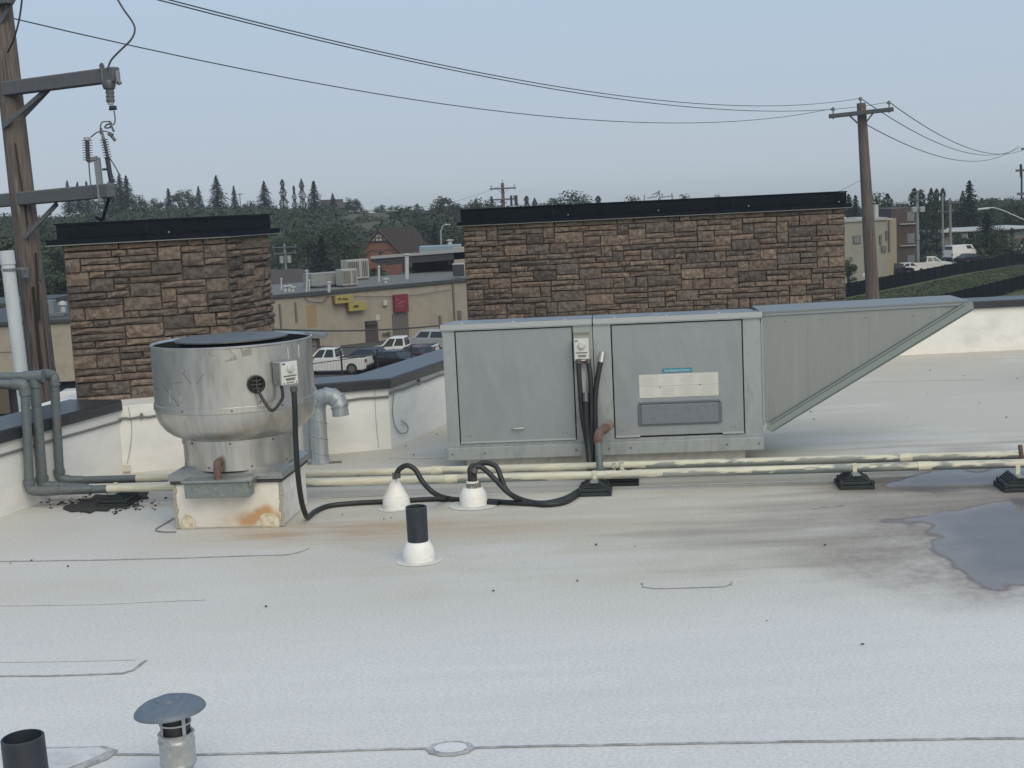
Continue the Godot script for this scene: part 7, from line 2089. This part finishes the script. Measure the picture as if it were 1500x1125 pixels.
func tree_proto(kind: String, sd: int) -> Array:
	# [crown mesh, trunk mesh] of a tree one metre high
	rng.seed = sd
	var st := S(); st.set_smooth_group(-1)
	var tr := S()
	if kind == "spruce":
		tube(tr, [Vector3.ZERO, Vector3(0, 0.97, 0)], 0.022, 7, 0.003)
		var y := 0.07
		while y < 0.99:
			var R := 0.31 * pow(1.0 - y, 0.85) * rng.randf_range(0.72, 1.15) + 0.006
			var nb := int(lerpf(22, 7, y))
			for b in nb:
				var an := rng.randf() * TAU
				var rr := R * rng.randf_range(0.6, 1.12)
				for s in 6:
					var t := (s + 0.8) / 6.0
					var c := Vector3(cos(an) * rr * t, y - 0.10 * rr * t * 3.2 * t + rng.randf_range(-0.008, 0.008) + 0.012 * (1.0 - t), sin(an) * rr * t)
					var g := rng.randf_range(0.7, 1.25)
					leaf(st, c, rng.randf_range(0.012, 0.022) * (1.25 - 0.5 * y), (Vector3.UP + rdir() * 0.7).normalized(), C(0.023 * g, 0.038 * g, 0.025 * g))
			y += 0.019
	elif kind == "poplar":
		tube(tr, [Vector3.ZERO, Vector3(0, 0.9, 0)], 0.02, 7, 0.004)
		for i in 1500:
			var y := rng.randf_range(0.06, 1.0)
			var R := 0.088 * pow(sin(PI * pow(clampf(y * 0.97 + 0.02, 0, 1), 0.8)), 0.6) * (0.85 + 0.3 * sin(y * 29 + sd))
			var an := rng.randf() * TAU
			var c := Vector3(cos(an), 0, sin(an)) * R * sqrt(rng.randf_range(0.25, 1.0)) + Vector3(0, y, 0)
			var g := rng.randf_range(0.7, 1.3)
			leaf(st, c, rng.randf_range(0.009, 0.017), rdir(), C(0.028 * g, 0.042 * g, 0.026 * g))
	else:
		var airy := kind == "airy"
		tube(tr, [Vector3.ZERO, Vector3(0.01, 0.32, 0.0), Vector3(0.0, 0.62, 0.02)], 0.030, 8, 0.010)
		var lobes := []
		var nl := 15 if not airy else 17
		for i in nl:
			var an := rng.randf() * TAU; var e := rng.randf_range(0.0, 1.0)
			var ro := rng.randf_range(0.10, 0.30) * (1.0 - 0.55 * e)
			lobes.append([Vector3(cos(an) * ro, lerpf(0.30 if not airy else 0.36, 0.88, e), sin(an) * ro), rng.randf_range(0.085, 0.16) * (1.0 if not airy else 0.72)])
		for l in lobes:
			tube(tr, [Vector3(0.005, 0.30, 0), (l[0] as Vector3) * Vector3(0.6, 0.9, 0.6), l[0]], 0.012, 5, 0.003)
			var tone := rng.randf_range(0.8, 1.2)
			for i in (130 if not airy else 95):
				var dv := rdir()
				var c: Vector3 = l[0] + dv * l[1] * pow(rng.randf(), 0.45) * Vector3(1.15, 0.85, 1.15)
				var g := tone * rng.randf_range(0.72, 1.28)
				leaf(st, c, rng.randf_range(0.012, 0.024), (dv + rdir() * 0.8 + Vector3.UP * 0.4).normalized(), C(0.032 * g, 0.049 * g, 0.022 * g) if not airy else C(0.042 * g, 0.056 * g, 0.030 * g))
	st.generate_normals(); tr.generate_normals()
	return [st.commit(), tr.commit()]

var protos := {}
func tree(called: String, label: String, kind: String, u: float, v_top: float, d: float, h: float, wide: float, group: String, foot_y = null) -> Node3D:
	# stands so that its tip lies on the sight line through (u, v_top) at distance d
	var tip := at(u, v_top, d)
	var foot := Vector3(tip.x, tip.y - h, tip.z)
	if foot_y != null: foot.y = foot_y; h = tip.y - foot_y
	var variant := absi(label.hash()) % 3
	var key := kind + str(variant)
	if not protos.has(key): protos[key] = tree_proto(kind, 300 + variant * 17 + kind.length() * 5)
	var root := thing(called, label, "tree", foot, float(absi(label.hash()) % 628) / 100.0, group)
	var lm := vcol("foliage", 0.85); lm.cull_mode = BaseMaterial3D.CULL_DISABLED
	lm.backlight_enabled = true; lm.backlight = Color(0.05, 0.07, 0.04)
	for k in 2:
		var mi := MeshInstance3D.new()
		mi.name = ["crown", "trunk"][k]
		mi.mesh = protos[key][k]
		mi.material_override = lm if k == 0 else flat("bark", C(0.055, 0.047, 0.04), 0.95)
		mi.scale = Vector3(h * wide, h, h * wide)
		root.add_child(mi, true)
	return root

func build_hill() -> void:
	# the wooded slope: bushes past counting
	rng.seed = 77
	var st := S()
	for i in 130:
		var dv := rdir(); dv.y = absf(dv.y)
		var g := rng.randf_range(0.88, 1.12)
		leaf(st, dv * pow(rng.randf(), 0.4) * Vector3(1, 0.9, 1), rng.randf_range(0.10, 0.19), (dv + rdir() * 0.7).normalized(), Color(g, g, g))
	st.generate_normals()
	var clump := st.commit()
	var mm := MultiMesh.new()
	mm.transform_format = MultiMesh.TRANSFORM_3D
	mm.use_colors = true
	mm.mesh = clump
	var xf := []
	var tries := 0
	while xf.size() < 5200 and tries < 60000:
		tries += 1
		var z := -rng.randf_range(205, 398)
		var u := rng.randf_range(-120, 1620)
		var x := (u - 745.0) / 2000.0 * -z
		var y := terrain(x, z)
		# open grass bank, and thinner growth on the right
		if u > 500 and u < 640 and z < -322 and rng.randf() < 0.86: continue
		if u > 690 and rng.randf() < 0.5: continue
		var s := rng.randf_range(1.0, 2.1) if not (u < 500 and z < -335) else rng.randf_range(1.1, 2.5)
		if rng.randf() < 0.07 and z > -345: s *= 2.1
		var g := rng.randf_range(0.7, 1.3)
		var pick := rng.randf()
		var base := C(0.030, 0.046, 0.022) if pick < 0.6 else (C(0.024, 0.039, 0.024) if pick < 0.85 else C(0.054, 0.058, 0.030))
		xf.append([Transform3D(Basis(Vector3.UP, rng.randf() * TAU).scaled(Vector3(s * 1.2, s * rng.randf_range(0.8, 1.5), s * 1.2)), Vector3(x, y - 0.2, z)), base * g])
	mm.instance_count = xf.size()
	for i in xf.size():
		mm.set_instance_transform(i, xf[i][0])
		mm.set_instance_color(i, xf[i][1])
	var mi := MultiMeshInstance3D.new()
	mi.name = "undergrowth"
	mi.multimesh = mm
	var lm := StandardMaterial3D.new(); lm.resource_name = "bush_leaves"; lm.vertex_color_use_as_albedo = true; lm.roughness = 0.85; lm.cull_mode = BaseMaterial3D.CULL_DISABLED
	mi.material_override = lm
	meta(mi, "dense dark bushes and undergrowth covering the hillside", "bushes", "", "stuff")
	add_child(mi)
	# rough tufts on the verge between the black fences
	var gm := MultiMesh.new()
	gm.transform_format = MultiMesh.TRANSFORM_3D; gm.use_colors = true; gm.mesh = clump; gm.instance_count = 2600
	for i in 2600:
		var u := rng.randf_range(1195, 1530)
		var q := level(u, lerpf(440.0, 385.0, clampf((u - 1240) / 270.0, 0, 1)) + 1.0 + 38.0 * pow(rng.randf(), 1.3), GROUND)
		var sg := rng.randf_range(0.25, 0.8)
		gm.set_instance_transform(i, Transform3D(Basis(Vector3.UP, rng.randf() * TAU).scaled(Vector3(sg * 1.6, sg * 0.35, sg)), q))
		gm.set_instance_color(i, (C(0.045, 0.066, 0.022) if rng.randf() < 0.6 else (C(0.09, 0.092, 0.04) if rng.randf() < 0.6 else C(0.03, 0.045, 0.018))) * rng.randf_range(0.75, 1.25))
	var gi := MultiMeshInstance3D.new()
	gi.name = "verge_tufts"; gi.multimesh = gm; gi.material_override = lm
	meta(gi, "rough grass tufts on the verge between the two black fences", "grass", "", "stuff")
	add_child(gi)
	# pale guard rail along the crest, dirt path down the bank
	st = S(); beam(st, at(511, 309.5, 388.0), at(548, 308.5, 388.0), 0.4, 0.55, 0.05); beam(st, at(548, 308.5, 388.0), at(600, 308.5, 388.0), 0.3, 0.40, 0.05)
	lone("guard_rail", st, flat("rail_pale", C(0.38, 0.40, 0.40), 0.6), "pale guard rail along the top of the bare grass bank", "guard rail")
	# houses on the crest
	var hs := [[205, 318, 386.0, 13.0, 3.0, C(0.24, 0.26, 0.27), "long grey roofed house on the hill left, above the left pier's cap"], [428, 309, 392.0, 6.0, 3.2, C(0.11, 0.075, 0.065), "reddish house among the poplars on the hill crest"], [486, 292, 398.0, 5.5, 3.0, C(0.075, 0.05, 0.05), "dark red house between the spruces on the hill crest"], [500, 296, 396.0, 4.0, 3.0, C(0.09, 0.075, 0.075), "small dull house right of the dark red one on the hill crest"]]
	for h in hs:
		var p := at(h[0], h[1], h[2]); var gy: float = p.y - h[4] - 2.5
		var root := thing("hill_house", h[6], "house", Vector3(p.x, gy, p.z), 0.1, "houses on the hill")
		var w: float = h[3]
		st = S(); box(st, Vector3(0, h[4] / 2 + 0.5, -3), Vector3(w, h[4] + 1.0, 5.5), 0); obj("wall", st, flat("hill_wall_%d" % int(h[0]), h[5] * 1.1, 0.9), root)
		st = S(); prism(st, [Vector2(-3.3, h[4] + 0.8), Vector2(3.3, h[4] + 0.8), Vector2(0, h[4] + 2.5)], w + 0.8, Transform3D(Basis(Vector3.BACK, Vector3.UP, Vector3.LEFT), Vector3(w / 2 + 0.4, 0, -3))); obj("roof", st, flat("hill_roof_%d" % int(h[0]), h[5] * (0.95 if h[0] == 205 else 0.6), 0.9), root)
		for k in 2:
			st = S(); box(st, Vector3((k - 0.5) * w * 0.5, h[4] * 0.62, -0.22), Vector3(0.9, 1.1, 0.06), 0); obj("window", st, flat("far_glass", C(0.16, 0.175, 0.18), 0.15), root)
	for b in [[291, 315, 2.2, 1.6, "white box van on the hill road above the left pier's cap"], [299, 312.5, 1.6, 1.8, "small white tank beside the white box on the hill road"]]:
		var p := at(b[0], b[1], 380.0)
		st = S(); box(st, p, Vector3(b[2], b[3], 2.0), 0.2); box(st, p - Vector3(0, b[3] / 2 + 0.8, 0), Vector3(b[2] * 0.8, 1.7, 1.6), 0.1)
		lone("white_box", st, flat("car_white", C(0.60, 0.615, 0.62), 0.3), b[4], "white box")
	# thin poles on the crest
	for q in [[351, 283, 400.0, "thin lamp pole on the hill crest left of the pointed spruce"], [451, 287, 395.0, "thin pole with short crossbar before the hill's broad spruce"], [265, 294, 392.0, "thin pale pole among the crest trees over the left pier"]]:
		var t := at(q[0], q[1], q[2])
		st = S(); tube(st, [t, t - Vector3(0, 7.5, 0)], 0.14, 6); tube(st, [t - Vector3(0.9, 0.4, 0), t + Vector3(0.9, -0.2, 0)], 0.12, 6)
		lone("thin_pole", st, flat("pole_grey", C(0.19, 0.21, 0.22), 0.8), q[3], "pole", "thin poles on the hill crest")

func build_trees() -> void:
	var G := "trees on the hill crest"
	var list := [
		# crest, left to right
		["spruce", 98, 264, 400, 10, 1.0, "small spruce tip just right of the near pole, over the lower crossarm"],
		["spruce", 113, 266, 400, 9, 1.1, "second small spruce right of the near pole over the lower crossarm"],
		["spruce", 126, 265, 405, 10, 1.2, "blunt spruce behind the lower crossarm's middle"],
		["spruce", 163, 254, 380, 15, 1.3, "ragged dark spruce behind the cable terminator on the near pole"],
		["spruce", 174, 253, 380, 14, 1.1, "tall ragged spruce right of the near pole's lower crossarm"],
		["spruce", 184, 257, 382, 14, 1.2, "ragged spruce whose right side slopes down to bushes"],
		["round", 202, 283, 372, 9, 1.2, "rounded tree below the ragged spruces' right side"],
		["round", 150, 285, 365, 10, 1.3, "dark rounded tree behind the end of the lower crossarm"],
		["round", 228, 288, 395, 8, 1.2, "low rounded tree on the crest left of a small dark spruce"],
		["spruce", 246, 276, 400, 10, 1.4, "small dark spruce over the left pier's cap"],
		["airy", 262, 276, 400, 9, 1.1, "thin leafless-looking tree beside the small dark spruce"],
		["round", 276, 275, 396, 11, 1.0, "leafy tree left of the tallest crest spruce"],
		["spruce", 290, 272, 404, 9, 1.0, "narrow spruce tip close left of the tallest crest spruce"],
		["spruce", 316, 257, 386, 15, 1.35, "tallest broad spruce on the crest above the left pier's cap"],
		["spruce", 342, 272, 396, 11, 0.9, "slim pointed spruce right of the tallest one"],
		["spruce", 386, 265, 390, 13, 1.35, "broad pyramidal spruce above the right end of the left pier's cap"],
		["round", 366, 292, 386, 8, 1.2, "low rounded tree between the slim and the pyramidal spruce"],
		["poplar", 413, 263, 390, 13, 1.2, "left columnar poplar on the crest"],
		["poplar", 430, 272, 394, 11, 0.9, "short reddish columnar poplar between two taller ones"],
		["poplar", 441, 262, 390, 13, 1.05, "right columnar poplar on the crest, close to a broad spruce"],
		["spruce", 459, 265, 386, 14, 1.4, "broad spruce right of the three columnar poplars"],
		["spruce", 487, 283, 392, 10, 1.2, "dark spruce in front of the dark red hill house"],
		["round", 512, 287, 390, 9, 0.7, "narrow leafy tree, left of a pair beyond the red hill house"],
		["round", 521, 287, 388, 10, 0.75, "narrow leafy tree, right of a pair beyond the red hill house"],
		["round", 472, 297, 380, 8, 1.3, "low rounded tree below the broad crest spruce"],
		["airy", 558, 297, 400, 8, 1.4, "airy light tree beyond the guard rail on the bank"],
		["airy", 574, 299, 400, 7, 1.3, "second airy light tree right of the guard rail"],
		["round", 594, 298, 360, 11, 1.3, "rounded dark tree at the right of the open grass bank"],
		["round", 612, 299, 355, 11, 1.3, "rounded dark tree left of the tall airy one"],
		["airy", 652, 280, 330, 17, 1.2, "tall airy tree left of the long pier's cap"],
		["airy", 668, 282, 332, 16, 1.1, "tall airy tree touching the long pier's left end"],
		["airy", 694, 286, 335, 14, 1.2, "airy tree showing over the left end of the long pier's cap"],
		["airy", 712, 288, 340, 13, 1.0, "thin airy tree left of the pole over the long pier"],
		["poplar", 771, 287, 340, 10, 1.6, "small pointed tree right of the pole over the long pier"],
		["poplar", 783, 290, 340, 9, 1.4, "second small pointed tree right of the pole over the long pier"],
		["round", 832, 276, 320, 14, 1.5, "big rounded tree above the middle of the long pier's cap"],
		["round", 858, 282, 322, 12, 1.3, "lower right half of the rounded clump above the long pier"],
		["poplar", 876, 287, 330, 9, 2.0, "stubby tree at the right of the rounded clump over the long pier"],
		["round", 923, 284, 330, 11, 1.3, "small rounded tree tip right of the clump over the long pier"],
		["round", 1000, 282, 330, 9, 1.1, "rounded tree tip beside the roof frame over the long pier"],
		["round", 1050, 282, 330, 9, 0.7, "small lone tree tip over the right half of the long pier"],
	]
	for t in list: tree({"spruce": "spruce_tree", "poplar": "poplar_tree"}.get(t[0], "leafy_tree"), t[6], t[0], t[1], t[2], t[3], t[4], t[5], G)
	# nearer trees on the slope and the flat
	G = "large dark trees behind the store"
	list = [["round", 455, 335, 215, 1.3, "large dark tree behind the store, left of the brick house"], ["round", 490, 322, 225, 1.2, "largest dark tree behind the store, crown reaching the grass bank"], ["round", 430, 330, 240, 1.2, "dark tree behind the hipped roof beside the left pier"], ["round", 515, 345, 205, 1.1, "dark tree touching the brick house's left side"], ["spruce", 470, 345, 200, 2.0, "dark conifer low in front of the large trees behind the store"], ["round", 622, 312, 260, 1.3, "dark rounded tree right of the brick house's roof"], ["round", 655, 318, 250, 1.3, "dark tree behind the curved street lamp"], ["round", 600, 322, 280, 1.3, "dark tree rising behind the brick house's roof ridge"], ["spruce", 636, 330, 240, 1.6, "dark conifer behind the white canopy column"], ["round", 680, 310, 260, 1.3, "dark tree hidden partly by the long pier's left edge"],
		["round", 20, 335, 150, 1.3, "dark tree behind the white riser at the left edge"], ["round", 66, 385, 120, 1.2, "dark tree between the wooden pole and the stone pier"], ["round", -30, 350, 140, 1.3, "dark tree cut by the left edge behind the tan block"], ["round", 100, 330, 200, 1.4, "dark tree just behind the left pier's upper left corner"], ["round", 50, 315, 230, 1.3, "dark tree behind the near pole below its lower crossarm"], ["round", 405, 345, 260, 1.3, "dark tree directly right of the left pier's cap"]]
	for t in list: tree("leafy_tree" if t[0] == "round" else "spruce_tree", t[5], t[0], t[1], t[2], t[3], 10, t[4], G, GROUND - 0.1 if t[3] < 236 else terrain(at(t[1], t[2], t[3]).x, -t[3]) - 0.2)
	G = "trees on the right behind the parked cars"
	list = [["spruce", 1243, 284, 262, 1.4, "dark tree close right of the long pier's cap"], ["spruce", 1253, 286, 262, 1.3, "dark pointed tree left of the wooden pole"], ["round", 1284, 278, 262, 1.2, "rounded tree right behind the wooden pole"], ["poplar", 1300, 284, 262, 2.0, "dark tree right of the wooden pole, above the pale building"], ["round", 1318, 291, 265, 1.3, "low dark tree above the dull red brick block"],
		["poplar", 1339, 276, 235, 1.7, "blocky dark poplar behind the transformer pole"], ["poplar", 1349, 278, 236, 1.6, "second blocky poplar right behind the transformer pole"], ["poplar", 1364, 276, 232, 1.25, "tall poplar right of the transformer pole"], ["poplar", 1372, 277, 232, 1.1, "tall slim poplar left of the thin pale pole"], ["poplar", 1381, 276, 232, 1.1, "tall slim poplar behind the thin pale pole"], ["poplar", 1357, 300, 222, 1.8, "lower dark poplar behind the white pickup"], ["poplar", 1372, 305, 222, 1.8, "lower broad poplar left of the two plain poles"],
		["spruce", 1420, 264, 245, 1.3, "tallest pointed conifer on the right, before the long white building"], ["poplar", 1410, 280, 245, 1.0, "thin tree at the tall conifer's left side"], ["round", 1402, 290, 250, 1.2, "rounded tree between the brown pole and the tall conifer"], ["round", 1448, 289, 260, 1.5, "rounded green tree right of the tall conifer"], ["round", 1475, 293, 265, 1.4, "low tree mass left of the right-edge pole"], ["round", 1496, 290, 262, 1.4, "low tree mass at the right edge"],
		["spruce", 1446, 312, 208, 2.3, "broad dark conifer before the long white building"], ["round", 1462, 330, 205, 1.4, "dark rounded tree over the pale cars on the right"], ["round", 1430, 342, 206, 1.3, "low dark tree behind the white domed van"], ["round", 1404, 338, 216, 1.3, "low dark tree behind the brown pole's foot"], ["round", 1242, 375, 150, 0.9, "dark bush by the long pier's right edge, before the pale building"]]
	for t in list: tree({"spruce": "spruce_tree", "poplar": "poplar_tree"}.get(t[0], "leafy_tree"), t[5], t[0], t[1], t[2], t[3], 10, t[4], G, GROUND - 0.1 if t[3] < 240 else terrain(at(t[1], t[2], t[3]).x, -t[3]) - 0.2)
	# roof frame with aerials peeping over the long pier
	var p := at(965, 292, 100.0)
	var root := thing("roof_frame", "pale frame with aerials peeping over the middle of the long pier", "frame", p - Vector3(0, 8.5, 0))
	var m := flat("frame_pale", C(0.24, 0.27, 0.29), 0.6)
	for l in [[948, 290, 962, 288], [962, 288, 966, 279], [955, 286, 966, 280], [966, 279, 966, 297], [966, 289, 986, 287], [944, 285, 944, 294], [984, 283, 985, 292], [970, 283, 970, 290]]:
		var st := S(); tube(st, [at(l[0], l[1], 100.0), at(l[2], l[3], 100.0)], 0.05, 6); obj("rod", st, m, root, true)
	var st3 := S(); tube(st3, [at(966, 290, 100.0), at(966, 290, 100.0) - Vector3(0, 11.0, 0)], 0.1, 8); obj("mast", st3, m, root, true)
